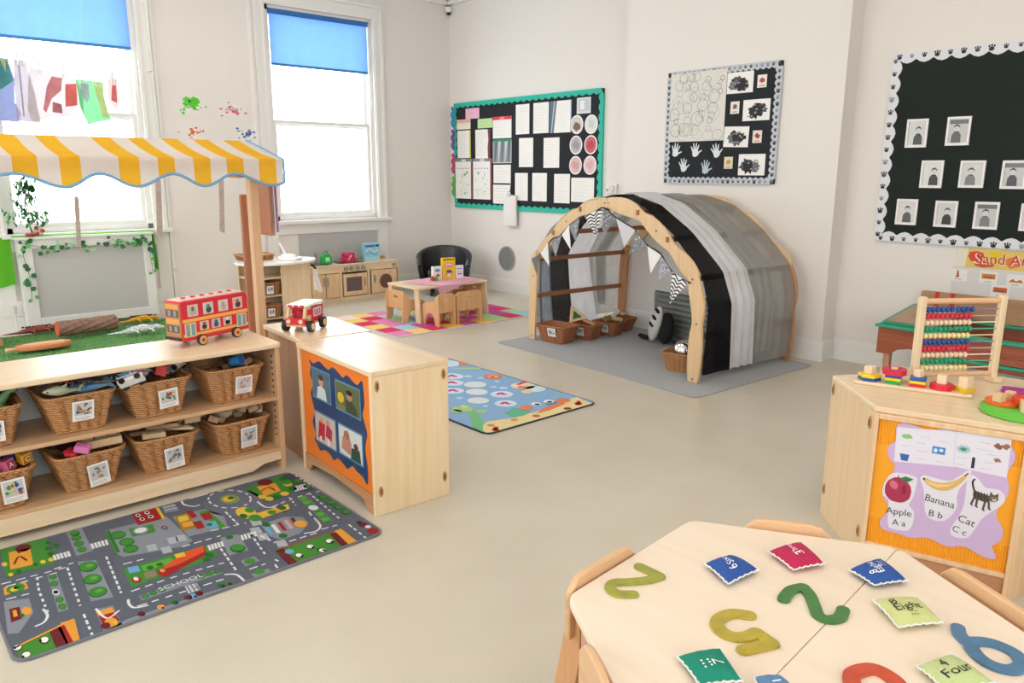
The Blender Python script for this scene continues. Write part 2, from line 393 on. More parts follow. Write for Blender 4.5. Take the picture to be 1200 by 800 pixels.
def sash_window(n, M, w, z0, z1, detailed=True):
    """local: opening centred on x=0, wall face at y=0, room at -y"""
    root = G(); fr = .05; zm = z0 + (z1-z0)*.47
    for a, b in ((-w/2, -w/2+fr), (w/2-fr, w/2)): root.bx(a, b, .02, .2, z0, z1)
    root.bx(-w/2, w/2, .02, .2, z1-fr, z1); root.bx(-w/2, w/2, .02, .2, z0, z0+fr)
    o = struct('window_%d' % n, root, TRIMM); o.matrix_world = M
    for nm, y, a, b in (('lower_sash', .07, z0+fr, zm+.03), ('upper_sash', .12, zm-.03, z1-fr)):
        s = G(); x0, x1 = -w/2+fr, w/2-fr; t = .04
        for p, q in ((x0, x0+t), (x1-t, x1)): s.bx(p, q, y-.02, y+.02, a, b)
        s.bx(x0+t, x1-t, y-.02, y+.02, a, a+t); s.bx(x0+t, x1-t, y-.02, y+.02, b-t, b)
        so = build(nm, s, TRIMM, o)
        p = G(); p.bx(x0+t, x1-t, y-.003, y+.003, a+t, b-t); build('pane', p, glass(), so)
    if detailed:
        s = G(); s.rbox(-w/2-.16, w/2+.16, -.09, .05, z0-.04, z0, .01); build('window_sill', s, TRIMM, o, bevel=.004)
        s = G(); t = .13
        for sg in (-1, 1):
            s.bx(sg*w/2, sg*(w/2+t), -.022, 0, z0, z1+t); s.bx(sg*(w/2+.015), sg*(w/2+.035), -.032, -.022, z0, z1+.02); s.bx(sg*(w/2+t-.03), sg*(w/2+t), -.038, -.022, z0, z1+t)
        s.bx(-w/2, w/2, -.022, 0, z1, z1+t); s.bx(-w/2-t, w/2+t, -.05, -.0, z1+t, z1+t+.03)
        build('architrave', s, TRIMM, o)
        s = G()
        for sg in (-1, 1): s.bx(sg*w/2*1.0, sg*(w/2+.13), -.022, 0, .16, z0-.04)
        s.bx(-w/2, w/2, -.022, 0, z0-.16, z0-.04); s.bx(-w/2, w/2, -.022, 0, .16, .3)
        build('apron_frame', s, TRIMM, o)
    return o
ML = lambda y: T(XL, y, 0) @ R(PI/2)
win1 = sash_window(1, ML(1.87), 1.30, .93, 3.3)
win2 = sash_window(2, ML(4.55), 1.36, .95, 3.3)
k = 3
for h in RW: sash_window(k, T(XR, (h[0]+h[1])/2, 0) @ R(-PI/2), h[1]-h[0], .8, 3.2, False); k += 1
for h in FW: sash_window(k, T((h[0]+h[1])/2, YF, 0) @ R(PI), h[1]-h[0], .8, 3.2, False); k += 1
# skirting
def skirt(name, a, b, nrm):
    """a->b along the wall foot, nrm towards the room"""
    a = Vector(a); b = Vector(b); n = Vector(nrm); g = G()
    for h0, h1, t in ((0, .14, .022), (.14, .155, .016), (.155, .17, .01)):
        vs = [(*p, z) for z in (h0, h1) for p in (a, b, b+n*t, a+n*t)]
        g.add(vs, [(3,2,1,0), (4,5,6,7), (0,1,5,4), (1,2,6,5), (2,3,7,6), (3,0,4,7)])
    struct(name, g, TRIMM)
skirt('baseboard_back', (XL, YB), (BX0, YB), (0, -1)); skirt('baseboard_breast', (BX0-.022, YC), (BX1+.022, YC), (0, -1))
skirt('baseboard_breast_return', (BX1, YC), (BX1, YR), (1, 0)); skirt('baseboard_right_alcove', (BX1, YR), (XR, YR), (0, -1))
skirt('baseboard_left', (XL, YF), (XL, YB), (1, 0)); skirt('baseboard_right', (XR, YF), (XR, YR), (-1, 0)); skirt('baseboard_front', (XL, YF), (XR, YF), (0, 1))
# cornice
g = G()
for x0, x1, y in ((XL, BX0, YB), (BX0, BX1, YC), (BX1, XR, YR)): g.bx(x0, x1, y-.09, y, ZC-.09, ZC); g.bx(x0, x1, y-.05, y, ZC-.14, ZC-.09)
g.bx(XL, XL+.09, YF, YB, ZC-.09, ZC); g.bx(XL, XL+.05, YF, YB, ZC-.14, ZC-.09); struct('trim_1', g, TRIMM)
# pilaster strip beside window 1 and grey panel under window 2
g = G(); g.bx(XL, XL+.02, 2.66, 2.69, 0, ZC-.14); g.bx(XL, XL+.02, 3.68, 3.71, 0, ZC-.14); struct('trim_2', g, TRIMM)
g = G(); g.bx(XL, XL+.012, 4.12, 5.20, .36, .78); struct('trim_3', g, mat('grey_panel_paint', '#b9b8b8', .6))
# added fill light panels
for i, (x, y) in enumerate(FILL_POS):
    t = thing('fill_light_panel', 'flat white ceiling light panel, out of view above the room', 'ceiling light', (x, y, ZC), 0, 'ceiling light panels')
    g = G(); g.bx(-.62, .62, -.32, -.3, -.05, 0); g.bx(-.62, .62, .3, .32, -.05, 0); g.bx(-.62, -.6, -.3, .3, -.05, 0); g.bx(.6, .62, -.3, .3, -.05, 0); build('frame', g, TRIMM, t)
    g = G(); g.bx(-.6, .6, -.3, .3, -.04, -.03); build('diffuser', g, emit('fill_diffuser', '#fff4e6', FILL_STRENGTH), t)
# outside: pale balustrade seen faintly through the first window
t = thing('exterior_balustrade', 'pale stone balustrade faintly visible outside the left window', 'balustrade', (-10.4, 1.9, 0))
g = G(); g.bx(-.1, .1, -3.0, 3.4, 1.28, 1.4); g.bx(-.1, .1, -3, 3.4, .55, .66); build('rail', g, mat('pale_stone', '#e8e4dd', .8), t)
st = mat('pale_stone', '#e8e4dd', .8); g = G(); g.lathe([(.05, 0), (.05, .05), (.03, .1), (.075, .25), (.03, .45), (.05, .55), (.05, .62)], 10)
b0 = build('baluster', g, st, t, 40, loc=(0, -2.8, .66)); 
for i in range(1, 16): c = b0.copy(); c.parent = t; c.location = (0, -2.8 + i*.4, .66); C.objects.link(c)
g = G(); g.bx(-.4, .4, -3, 3.4, 0, .55); build('plinth', g, st, t)

# ------------------------------------------------------------------ blinds
BLIND = cloth('blue_blind_fabric', '#a2c4ea', .0, .55, .02)
for (y, w, z0, z1, lb) in ((1.87, 1.22, 2.70, 3.28, 'blue roller blind pulled a little way down the far left window'), (4.55, 1.26, 2.69, 3.27, 'blue roller blind at the top of the window nearest the room corner')):
    t = thing('roller_blind', lb, 'blind', (XL-.02, y, z1), PI/2, 'blue roller blinds')
    g = G(); g.cyl((-w/2, 0, -.03), (w/2, 0, -.03), .028, n=16); build('roller', g, mat('dark_blue_roll', '#2f6fb0', .7), t, 40)
    g = G(); g.bx(-w/2+.01, w/2-.01, -.001, .001, z0-z1, -.03); build('blind_fabric', g, BLIND, t)
    g = G(); g.bx(-w/2+.01, w/2-.01, -.006, .006, z0-z1-.02, z0-z1+.006); build('bottom_bar', g, mat('blue_bar', '#3f7fc0', .5), t)
    g = G(); g.tube([(w/2-.01, -.03, -.03), (w/2-.01, -.035, -1.0), (w/2+.005, -.035, -1.0), (w/2+.005, -.03, -.03)], .002, 5); build('chain', g, TRIMM, t)

# ------------------------------------------------------------------ teal notice board
def board(name, label, x0, z0, x1, z1, Y, back, border, bm=None, amp=.025, n=(20, 10), bw=.06, deco=None):
    t = thing(name, label, 'notice board', ((x0+x1)/2, Y-.0015, (z0+z1)/2)); a, b = (x1-x0)/2, (z1-z0)/2
    g = G(); g.bx(-a, a, -.02, 0, -b, b); build('backing', g, mat(back[0], back[1], .95, bump=.3, bscale=350), t)
    g = G(); frame_ring(g, wave_loop(-a+bw-amp, -b+bw-amp, a-bw+amp, b-bw+amp, n[0], n[1], amp), -a-.006, -b-.006, a+.006, b+.006, 0, .024)
    bo = build('border', g, mat(border[0], border[1], .7), t)
    if deco:
        p = P('wall', base=.0246); deco(p, a, b); build('border_print', p, PR, bo, kind='stuff')
    return t
Yt = YB - .0225
tb = board('teal_notice_board', 'black notice board with a teal scalloped border full of white sheets', -8.34, 1.05, -5.71, 2.387, YB, ('black_display_cloth', '#23252b'), ('teal_border', '#27b8a0'), n=(24, 12))
PAP = [0]
def paper(cx, cz, w, h, Y, label, name='notice_sheet', cat='sheet', group='sheets on the teal board', draw=None, col='#f1efeb', rot=0, th=.0015, circle=False):
    p = P('wall', base=th)
    p.col = lin(col)
    if circle: p.wprism([(w/2*math.cos(2*PI*i/28), h/2*math.sin(2*PI*i/28)) for i in range(28)], -th+.0002, 0)
    else: p.bx(-w/2, w/2, -th+.0002, 0, -h/2, h/2)
    p.col = None
    if draw: draw(p, w/2, h/2)
    o = build(name, p, PR); o.location = (cx, Y, cz); o.rotation_euler = (0, rot, 0); return tag(o, label, cat, group)
def txt_lines(n, col='#c9c4c8', seed=0, top=None):
    def f(p, a, b):
        if top: p.rect(-a, b*.86, a, b, top, 1)
        p.lines(-a*.8, -b*.85, a*.8, b*.8, n, col, 1, .0018, seed)
    return f
def Pp(x0, z1, x1, z0, label, **k): return paper((x0+x1)/2, (z0+z1)/2, x1-x0, z1-z0, Yt if z0 > 1.169 and z1 < 2.305 and x0 > -8.24 else YB-.0292, label, **k)
Pp(-8.08, 2.31, -7.80, 2.18, 'pink blank card at the top left of the teal board', col='#eeb6d2', name='card', cat='card', draw=txt_lines(2, '#f6d6e6'))
Pp(-8.27, 2.18, -7.98, 2.055, 'small peach headed card above the yellow edged sheet', col='#efe6dc', name='card', cat='card', draw=lambda p, a, b: p.rect(-a, b*.3, a, b, '#e3b9a0', 1))
Pp(-7.84, 2.17, -7.55, 2.055, 'pale green card above the maroon edged sheet', col='#bfe0a0', name='card', cat='card', draw=txt_lines(2, '#a9cf88'))
Pp(-8.26, 2.04, -7.98, 1.69, 'white sheet with a bright yellow right edge', draw=lambda p, a, b: (p.rect(a*.8, -b, a, b, '#e6d92e', 1), p.lines(-a*.8, -b*.8, a*.6, b*.8, 9, '#cfcbd0', 1)))
Pp(-7.89, 2.04, -7.60, 1.68, 'white sheet with a wavy maroon right edge', draw=lambda p, a, b: (p.poly([(a*.75, -b), (a, -b), (a, b), (a*.7, b), (a*.8, b*.3), (a*.7, -b*.3)], '#8a2f42', 1), p.lines(-a*.8, -b*.8, a*.5, b*.8, 9, '#cfcbd0', 1)))
Pp(-7.54, 2.18, -7.19, 1.92, 'white sheet with a red heading strip', draw=lambda p, a, b: (p.rect(-a, b*.7, a, b, '#d8343e', 1), p.text('SAFE', 0, b*.84, .03, '#f3d0d0', 2), p.lines(-a*.8, -b*.8, a*.8, b*.6, 6, '#cfcbd0', 1)))
def darkphoto(p, a, b):
    p.rect(-a, b*.82, a, b, '#1f8a6a', 1); p.rect(-a*.97, -b*.95, a*.97, b*.82, '#8d9498', 1)
    for k in range(5): p.poly([(-a*.8+k*a*.36, -b*.9), (-a*.7+k*a*.36, -b*.9), (-a*.5+k*a*.36, b*.8), (-a*.75+k*a*.36, b*.8)], '#c4cacc' if k % 2 else '#5f676c', 2)
Pp(-7.54, 1.91, -7.19, 1.62, 'grey plastic wallet with a green top strip', draw=darkphoto)
def calendar(s):
    def f(p, a, b):
        p.rect(-a, b*.86, a, b, '#7f8488', 1); p.rect(-a*.25, b*.88, a*.25, b*.97, '#dfe2e4', 2); p.rect(a*.86, -b, a, b*.86, '#9c3348', 1)
        r = random.Random(s)
        for i in range(5): p.ell(-a*.7+i*a*.32, b*.52, .012, .008, '#6a6f74', 2)
        for i in range(16): p.ell(-a*.7 + r.random()*a*1.3, -b*.8 + r.random()*b*1.15, r.uniform(.01, .025), r.uniform(.008, .02), ['#bfe3c4', '#9fd8d4', '#dfe8a8', '#cfe8d8'][i % 4], 2)
    return f
Pp(-8.31, 1.68, -7.955, 1.165, 'large wall planner page with green marks, leftmost of two', name='planner', cat='planner', group='planners on the teal board', draw=calendar(3))
Pp(-7.935, 1.68, -7.56, 1.165, 'large wall planner page with pale marks, right of two', name='planner', cat='planner', group='planners on the teal board', draw=calendar(5))
Pp(-7.53, 1.60, -7.20, 1.375, 'wide white sheet below the grey plastic wallet', draw=txt_lines(5, seed=1))
Pp(-7.53, 1.355, -7.20, 1.12, 'wide white sheet behind the hanging paper bag', draw=txt_lines(5, seed=2))
for i, (x0, z1, x1, z0, l) in enumerate([(-7.11, 2.30, -6.87, 1.955, 'tall white sheet, first in the top row of the teal board'), (-6.80, 2.30, -6.54, 1.955, 'tall white sheet, second in the top row of the teal board'),
    (-7.05, 1.91, -6.80, 1.57, 'tall white sheet, left one of the middle row'), (-6.62, 1.90, -6.36, 1.56, 'tall white sheet, right one of the middle row'),
    (-7.12, 1.50, -6.89, 1.17, 'tall white sheet in the bottom row beside the paper bag'), (-6.81, 1.50, -6.56, 1.17, 'tall white sheet, second in the bottom row'), (-6.43, 1.49, -6.175, 1.16, 'tall white sheet, third in the bottom row'),
    (-6.16, 1.45, -5.81, 1.18, 'wide white sheet at the bottom right of the teal board')]):
    Pp(x0, z1, x1, z0, l, draw=txt_lines(9, ['#e9ccd0', '#d8d4d8', '#ead9cf'][i % 3], i, None))
def wallet(p, a, b):
    p.poly([(-a, -b), (-a*.62, -b), (-a*.35, b), (-a, b)], '#5f7186', 1); p.poly([(-a*.9, -b), (-a*.8, -b), (-a*.5, b), (-a*.62, b)], '#aebccb', 2); p.rect(a*.93, -b, a, b, '#9db6d0', 1); p.lines(-a*.2, -b*.8, a*.8, b*.8, 8, '#dfe0e4', 1)
Pp(-6.52, 2.30, -6.18, 1.95, 'clear plastic wallet with a blue grey edge in the top row', draw=wallet)
Pp(-6.09, 2.31, -5.88, 2.14, 'small square notice above the round cards', col='#d9dcdc', draw=lambda p, a, b: (p.rect(-a*.8, -b*.7, a*.8, b*.8, '#c3c8cc', 1), p.rect(-a*.5, -b*.5, a*.1, b*.6, '#e9ebec', 2)))
RC = ['#cfc8be', '#dfe0dc', '#b9b3b8', '#c9626e', '#dcb3b4', '#e2c0c2']
RL = ['round card with a brown smudge, upper left of six', 'round pale grey card, upper right of six', 'round grey textured card, middle left of six', 'round card with a red centre, middle right of six', 'round pink tinted card, lower left of six', 'round pale pink card, lower right of six']
for i, (x, z) in enumerate(((-6.092, 2.028), (-5.874, 2.022), (-6.099, 1.807), (-5.874, 1.805), (-6.10, 1.586), (-5.879, 1.585))):
    paper(x, z, .195, .205, Yt, RL[i], 'round_card', 'card', 'round cards on the teal board', lambda p, a, b, i=i: (p.ell(0, 0, a*.86, b*.86, RC[i], 1, 20), p.blob(0, -b*.2 if i == 0 else 0, a*.5, b*.45, ['#7a5a4a', '#cfd2ce', '#9a949c', '#b8444f', '#cf9a9e', '#d9a9ad'][i], 2, i, .25)), circle=True)
# curly paper snakes at the left edge of the board
for i, (z, c, l) in enumerate(((2.22, '#3f8fc8', 'blue paper decoration at the top left corner of the teal board'), (1.93, '#7a4fa0', 'purple paper decoration on the left edge of the teal board'), (1.62, '#c8407a', 'magenta paper decoration on the left edge of the teal board'), (1.32, '#6ab04a', 'green paper decoration on the left edge of the teal board'))):
    g = G(); ribbon([(0, .11), (.03, .07), (-.015, .03), (.02, -.02), (-.01, -.07), (.015, -.11)], .05, 0, .006, g, M=R(PI/2, 'X')); o = build('paper_decoration', g, mat('paper_'+c, c, .7)); o.location = (-8.36, Yt-.008, z); tag(o, l, 'decoration', 'paper decorations')
# white bag clipped to the board
t = thing('paper_bag', 'white paper bag clipped below the teal board', 'bag', (-7.18, YB-.031, 1.05))
g = G()
def bagfn(u, v): return (-.115+.23*u, -.03 - .035*math.sin(PI*u)*(1-.6*v), -.19 + .37*v)
g.sheet(bagfn, 8, 8); g.sheet(lambda u, v: (-.115+.23*(1-u), -.006, -.19+.37*v), 2, 2); g.add([bagfn(0, 0), bagfn(1, 0), (.115, -.006, -.19), (-.115, -.006, -.19)], [(0, 1, 2, 3)]); g.add([(-.115, -.006, -.19), (-.115, -.006, .18), bagfn(0, 1), bagfn(0, 0)], [(0,1,2,3)]); g.add([(.115, -.006, -.19), (.115, -.006, .18), bagfn(1, 1), bagfn(1, 0)], [(3,2,1,0)])
build('bag_body', g, mat('bag_paper', '#ebe6e4', .8), t, 40)
g = G(); g.bx(-.03, .03, -.05, 0, .165, .20); g.tube([(-.02, -.03, .2), (0, -.03, .25), (.02, -.03, .2)], .004, 6); build('bulldog_clip', g, STEEL, t)
g = G(); g.tube([(0, -.03, .25), (-.005, -.012, .30), (.0, -.012, .42)], .003, 5); build('string', g, WHITEP, t)

# round vent, thermostat
t = thing('round_vent', 'round grey vent cover low on the white wall', 'vent', (-7.29, YB-.0015, .437))
g = G(); g.cyl((0, 0, 0), (0, -.015, 0), .155, n=32); build('vent_plate', g, mat('vent_grey', '#aaaaa9', .5, .2), t, 40)
for k in range(-7, 8):
    h = math.sqrt(max(0, .14**2 - (k*.019)**2))
    if k == -7: g = G(); g.bx(-.003, .003, -.02, -.014, -1, 1); s0 = build('slat', g, mat('vent_grey_dark', '#8f8f8e', .5, .3), t); s0.location = (k*.019, 0, 0); s0.scale = (1, 1, h)
    else: c = s0.copy(); c.parent = t; c.location = (k*.019, 0, 0); c.scale = (1, 1, h); C.objects.link(c)
t = thing('thermostat', 'small white thermostat beside the teal board', 'thermostat', (-5.55, YB-.0015, 1.34))
g = G(); g.rbox(-.07, .07, -.05, .05, 0, .03, .012, R(PI/2, 'X')); build('wall_plate', g, TRIMM, t, bevel=.004)
g = G(); g.cyl((.01, -.03, 0), (.01, -.055, 0), .035, n=20); build('dial', g, mat('white_plastic', '#dedcda', .4), t, 40)
g = G(); g.cyl((-.055, -.03, -.02), (-.055, -.04, -.02), .012, n=12); build('knob', g, mat('grey_plastic', '#9a9894', .4), t, 40)
# sensor in the corner
t = thing('corner_sensor', 'small dark sensor up in the far corner of the room', 'sensor', (-8.40, 6.36, 3.52))
g = G(); g.lathe([(.05, .06), (.05, .03), (.03, .0)], 14); build('mount', g, TRIMM, t, 40)
g = G(); g.ball((.0, -.0, -.005), .03, 12); build('lens', g, BLACKM, t, 60)

# ------------------------------------------------------------------ paw board (chimney breast)
def pawdeco(sc, seed, big=False):
    def f(p, a, b):
        r = random.Random(seed)
        def paw(u, v, s, c):
            p.ell(u, v-s*.25, s*.5, s*.4, c, 0, 8)
            for k in (-1, 0, 1): p.ell(u+k*s*.42, v+s*.35-abs(k)*s*.12, s*.19, s*.24, c, 0, 6)
        L = sc
        for side in range(4):
            n = int((2*a if side < 2 else 2*b)/L)
            for k in range(n):
                q = (k+.5)/n*2-1; c = r.choice(['#26282c', '#4a4d55', '#8a8f9a', '#26282c']); s = r.uniform(.022, .034)*(1.1 if big else .9)
                off = .018
                u, v = (q*a, b-off) if side == 0 else (q*a, -b+off) if side == 1 else (-a+off, q*b) if side == 2 else (a-off, q*b)
                paw(u, v, s, c)
    return f
board('paw_print_board', 'smaller black board with a grey paw print border and handprints', -4.48, 1.415, -3.36, 2.385, YC, ('black_display_card', '#22262a'), ('pale_grey_border', '#c3c7cf'), amp=.018, n=(20, 17), bw=.055, deco=pawdeco(.05, 4))
Ypw = YC - .0225
def doodle(p, a, b):
    r = random.Random(8)
    for i in range(44):
        u, v, s = a*(-.8+1.6*((i*7)%11)/10)+r.uniform(-.02, .02), b*(-.8+1.6*((i*5)%9)/8)+r.uniform(-.02, .02), r.uniform(.018, .06)
        n = 12; q = [(u + s*(1+r.uniform(-.1, .1))*math.cos(2*PI*k/n), v + s*(1+r.uniform(-.1, .1))*math.sin(2*PI*k/n)) for k in range(n)]
        p.line([(max(-a*.97, min(a*.97, x)), max(-b*.97, min(b*.97, y))) for x, y in q], r.uniform(.002, .0035), r.choice(['#8d8a88', '#55524f', '#b0acaa', '#3a3836']), 1 + i % 3, closed=True)
    for i in range(14):
        u, v = r.uniform(-a*.85, a*.85), r.uniform(-b*.85, b*.85); p.line([(u, v), (u+r.uniform(-.03, .03), v+.02), (u+r.uniform(-.04, .04), v+.05)], .003, '#4a4744', 4)
paper(-4.15, 2.075, .58, .59, YC-.029, 'large cream sheet covered in drawn circles', 'circle_drawing', 'drawing', 'pictures on the paw print board', doodle, '#dedad4')
def splodge(s):
    def f(p, a, b):
        r = random.Random(s)
        for k in range(4): p.blob(r.uniform(-a*.35, a*.35), r.uniform(-b*.25, b*.2), a*r.uniform(.35, .6), b*r.uniform(.4, .65), ['#2b2c2f', '#4a4b50', '#6a6c72', '#1f2023'][k], 1+k, s*7+k, .28, 22)
        for k in range(7): p.ell(r.uniform(-a*.6, a*.6), r.uniform(-b*.6, b*.6), .012, .006, '#9a9ca2', 5)
    return f
for i, (x0, z1, x1, z0, l) in enumerate(((-3.86, 2.33, -3.61, 2.16, 'white paper with two dark paint splodges, highest on the paw board'), (-3.69, 2.10, -3.44, 1.93, 'dark paint splodge picture, second down on the paw board'), (-3.86, 1.89, -3.62, 1.72, 'grey smeared paint picture, third down on the paw board'), (-3.70, 1.66, -3.45, 1.485, 'wide dark paint picture, lowest on the paw board'))):
    paper((x0+x1)/2, (z0+z1)/2, x1-x0, z1-z0, Ypw, l, 'paint_picture', 'painting', 'splodge paintings on the paw board', splodge(i+1), rot=[0, 0, .03, 0][i])
for i, (x, z, l) in enumerate(((-3.53, 2.24, 'small card with red letters, top right of the paw board'), (-3.77, 2.045, 'small card left of the second splodge picture'), (-3.54, 1.80, 'small card right of the grey smeared picture'), (-3.80, 1.59, 'small yellowish card left of the lowest splodge picture'))):
    paper(x, z, .085, .10, Ypw, l, 'name_card', 'card', 'name cards on the paw board', lambda p, a, b, i=i: (p.blob(0, b*.15, a*.5, b*.4, ['#b04a40', '#7a5a50', '#9a3f3a', '#c09a50'][i], 1, i, .3), p.rect(-a*.6, -b*.8, a*.6, -b*.6, '#c9a6a0', 1)), col=['#efe6e2', '#ece4dc', '#ecdcd4', '#e2d4b4'][i])
def hand_pts(s=1):
    o = []
    base = [(-.028, -.05), (-.034, -.01)]
    f = []
    for (bx, by, ang, L) in ((-.03, .0, 28, .04), (-.014, .012, 10, .052), (.004, .014, -5, .052), (.02, .006, -20, .045), (.034, -.02, -58, .038)):
        a = math.radians(90+ang); d = (math.cos(a), math.sin(a)); n = (-d[1], d[0]); w = .0075
        f += [(bx+n[0]*w, by+n[1]*w), (bx+d[0]*L+n[0]*w*.7, by+d[1]*L+n[1]*w*.7), (bx+d[0]*(L+.006), by+d[1]*(L+.006)), (bx+d[0]*L-n[0]*w*.7, by+d[1]*L-n[1]*w*.7), (bx-n[0]*w, by-n[1]*w)]
    return [(x*s, y*s) for x, y in base + f + [(.03, -.045), (0, -.06)]]
for i, (x, z, l) in enumerate(((-4.36, 1.703, 'upper left'), (-4.146, 1.699, 'upper middle'), (-3.93, 1.69, 'upper right'), (-4.267, 1.569, 'lower left'), (-4.029, 1.551, 'lower right'))):
    p = P('wall'); p.col = lin('#b9c6cc' if i == 4 else '#dfe3e6'); p.wprism(hand_pts(.95), -.001, .0005); o = build('hand_cutout', p, PR); o.location = (x, Ypw-.0005, z); o.rotation_euler = (0, [-.2, .0, .25, .1, -.1][i]*-1, 0)
    tag(o, 'pale handprint, %s of five on the black board' % l, 'handprint', 'handprints on the paw board')

# ------------------------------------------------------------------ photo board (right)
Yr = YR - .0225
board('photo_board', 'large black board with a white paw print border and framed photos', -2.575, 1.0, .10, 2.36, YR, ('green_black_felt', '#1c2421'), ('white_paper_border', '#e2e2e8'), amp=.028, n=(22, 11), bw=.07, deco=pawdeco(.085, 9, True))
def portrait(s):
    def f(p, a, b):
        r = random.Random(s); p.rect(-a*.78, -b*.8, a*.78, b*.8, ['#cfcfcf', '#c2c2c2', '#d8d8d8'][s % 3], 1)
        if s % 3 == 1: p.rect(-a*.78, b*.5, a*.78, b*.8, '#6a6a6a', 2)
        c = ['#3a3a3a', '#5a5a5a', '#2e2e2e', '#777777'][s % 4]; x = r.uniform(-.2, .2)*a
        p.poly([(x-a*.42, -b*.8), (x-a*.38, -b*.25), (x-a*.16, -b*.02), (x+a*.16, -b*.02), (x+a*.38, -b*.25), (x+a*.42, -b*.8)], c, 3)
        p.rect(x-a*.1, -b*.1, x+a*.1, b*.1, '#a9a9a9', 3); p.ell(x, b*.2, a*.24, b*.23, '#d2d2d2', 4, 14); p.poly([(x-a*.26, b*.18), (x-a*.25, b*.36), (x, b*.5), (x+a*.25, b*.36), (x+a*.26, b*.18), (x+a*.15, b*.34), (x-a*.15, b*.34)], '#333333', 5)
        for k in (-1, 1): p.ell(x+k*a*.09, b*.2, a*.025, b*.02, '#333333', 5, 6)
        p.rect(x-a*.06, b*.07, x+a*.06, b*.09, '#7a7a7a', 5)
    return f
PHL = ['white framed black and white child photo, upper row left', 'white framed child photo, upper row right', 'white framed child photo, middle row first', 'white framed photo of a child in a cap, middle row second', 'white framed child photo, middle row third near the picture edge', 'white framed crowded photo, bottom row first', 'white framed photo of a child standing, bottom row second', 'white framed photo of a child close up, bottom row third', 'white framed photo at the bottom row end, cut by the picture edge']
for i, (x0, z1, x1, z0) in enumerate(((-2.434, 1.891, -2.267, 1.692), (-2.158, 1.894, -1.985, 1.7), (-2.299, 1.594, -2.129, 1.402), (-2.037, 1.591, -1.858, 1.407), (-1.774, 1.589, -1.605, 1.403), (-2.444, 1.314, -2.275, 1.127), (-2.171, 1.308, -2.002, 1.124), (-1.91, 1.308, -1.737, 1.123), (-1.626, 1.304, -1.46, 1.124))):
    t = thing('framed_photo', PHL[i], 'photo', ((x0+x1)/2, Yr, (z0+z1)/2), 0, 'framed photos on the right board'); a, b = (x1-x0)/2-.009, (z1-z0)/2+.002
    g = G(); m = .015
    g.bx(-a, -a+m, -.012, 0, -b, b); g.bx(a-m, a, -.012, 0, -b, b); g.bx(-a+m, a-m, -.012, 0, b-m, b); g.bx(-a+m, a-m, -.012, 0, -b, -b+m); build('frame', g, mat('white_frame', '#efe9e8', .4), t)
    p = P('wall', base=.004); p.rect(-a+m, -b+m, a-m, b-m, '#e2e0e0', 0); portrait(i)(p, a, b); build('photo_print', p, PRG, t)
# Sand Area sign and its little pictures
def sandsign(p, a, b):
    p.rect(-a, -b, a, b, '#e9c46a', 0); p.poly([(-a, -b), (-a*.82, -b), (-a*.78, b), (-a, b)], '#e6e0c8', 1)
    for u, v, ru, rv, c in ((-.62, .2, .16, .55, '#d9442c'), (-.25, .5, .12, .35, '#e6c81e'), (.1, -.2, .15, .6, '#e07a3a'), (.42, .2, .14, .6, '#d85030'), (.75, -.1, .2, .6, '#e2982e'), (-.45, -.6, .2, .3, '#d0552c')): p.blob(a*u, b*v, a*ru, b*rv, c, 2, int(u*50)+60, .15)
    p.text('Sand Area', .005, .0, .075, '#f4e8dc', 3); p.text('Sand Area', 0, .003, .07, '#c4352c', 4)
paper(-1.655, .913, .66, .135, YR-.003, 'yellow and red Sand Area sign under the photo board', 'sand_area_sign', 'sign', None, sandsign, '#e9c46a')
SAND = [(-1.958, .782, 'a small spade picture', '#a8502c'), (-1.764, .783, 'an orange sand tray picture', '#cf8038'), (-1.594, .777, 'a heap of sand toys', '#c86a3a'), (-1.681, .695, 'a darker orange sand tray, in the lower row', '#c8602c')]
for i, (x, z, l, c) in enumerate(SAND):
    def d(p, a, b, i=i, c=c):
        if i == 0: p.poly([(-a*.35, -b*.4), (a*.1, -b*.4), (a*.05, 0), (-.002, b*.8), (-.012, b*.8), (-a*.2, 0)], c, 1)
        elif i == 2: p.poly([(-a*.8, -b*.3), (-a*.3, b*.3), (0, -b*.1), (a*.5, b*.25), (a*.85, -b*.3)], c, 1)
        else: p.rect(-a*.75, -b*.25, a*.75, b*.6, c, 1); p.rect(-a*.5, -b*.05, a*.5, b*.2, '#8a5a30', 2)
        p.rect(-a*.4, -b*.75, a*.4, -b*.65, '#9a9690', 1)
    paper(x, z, .115, .085, YR-.003, 'white label with %s' % l, 'picture_label', 'label', 'labels under the Sand Area sign', d, '#e9e6e3')
paper(-1.60, .742, .80, .20, YR-.0015, 'wide white backing sheet behind the small sand labels', 'backing_sheet', 'sheet', None, None, '#d9d5d3', th=.0006)

# ------------------------------------------------------------------ splat paintings between the windows
for i, (y, z, c, l) in enumerate(((2.985, 2.19, '#57cc2e', 'lime green paint splat on clear paper'), (3.44, 2.165, '#e0558a', 'pink paint splat on pale paper'), (3.0, 1.93, '#e8704a', 'orange red paint splat just above the awning'), (3.58, 1.915, '#3f6fb0', 'blue paint splat just above the awning end'))):
    p = P('wall', base=.001); r = random.Random(i+3); p.rect(-.165, -.11, .165, .11, '#e8e4e0', 0)
    if i == 0: p.blob(.02, .02, .085, .055, c, 1, 5, .3, 24)
    for k in range(26 if i == 0 else 46):
        a = r.uniform(0, 2*PI); d = abs(r.gauss(0, .05 if i else .07)); p.blob(d*math.cos(a)*1.3, d*math.sin(a)*.7 - .01, r.uniform(.004, .02), r.uniform(.004, .013), c if r.random() < .75 else '#f3f0ee', 1+k % 5, k, .3, 8)
    o = build('splat_painting', p, PR); o.location = (XL+.002, y, z); o.rotation_euler = (0, 0, PI/2); tag(o, l, 'painting', 'splat paintings between the windows')
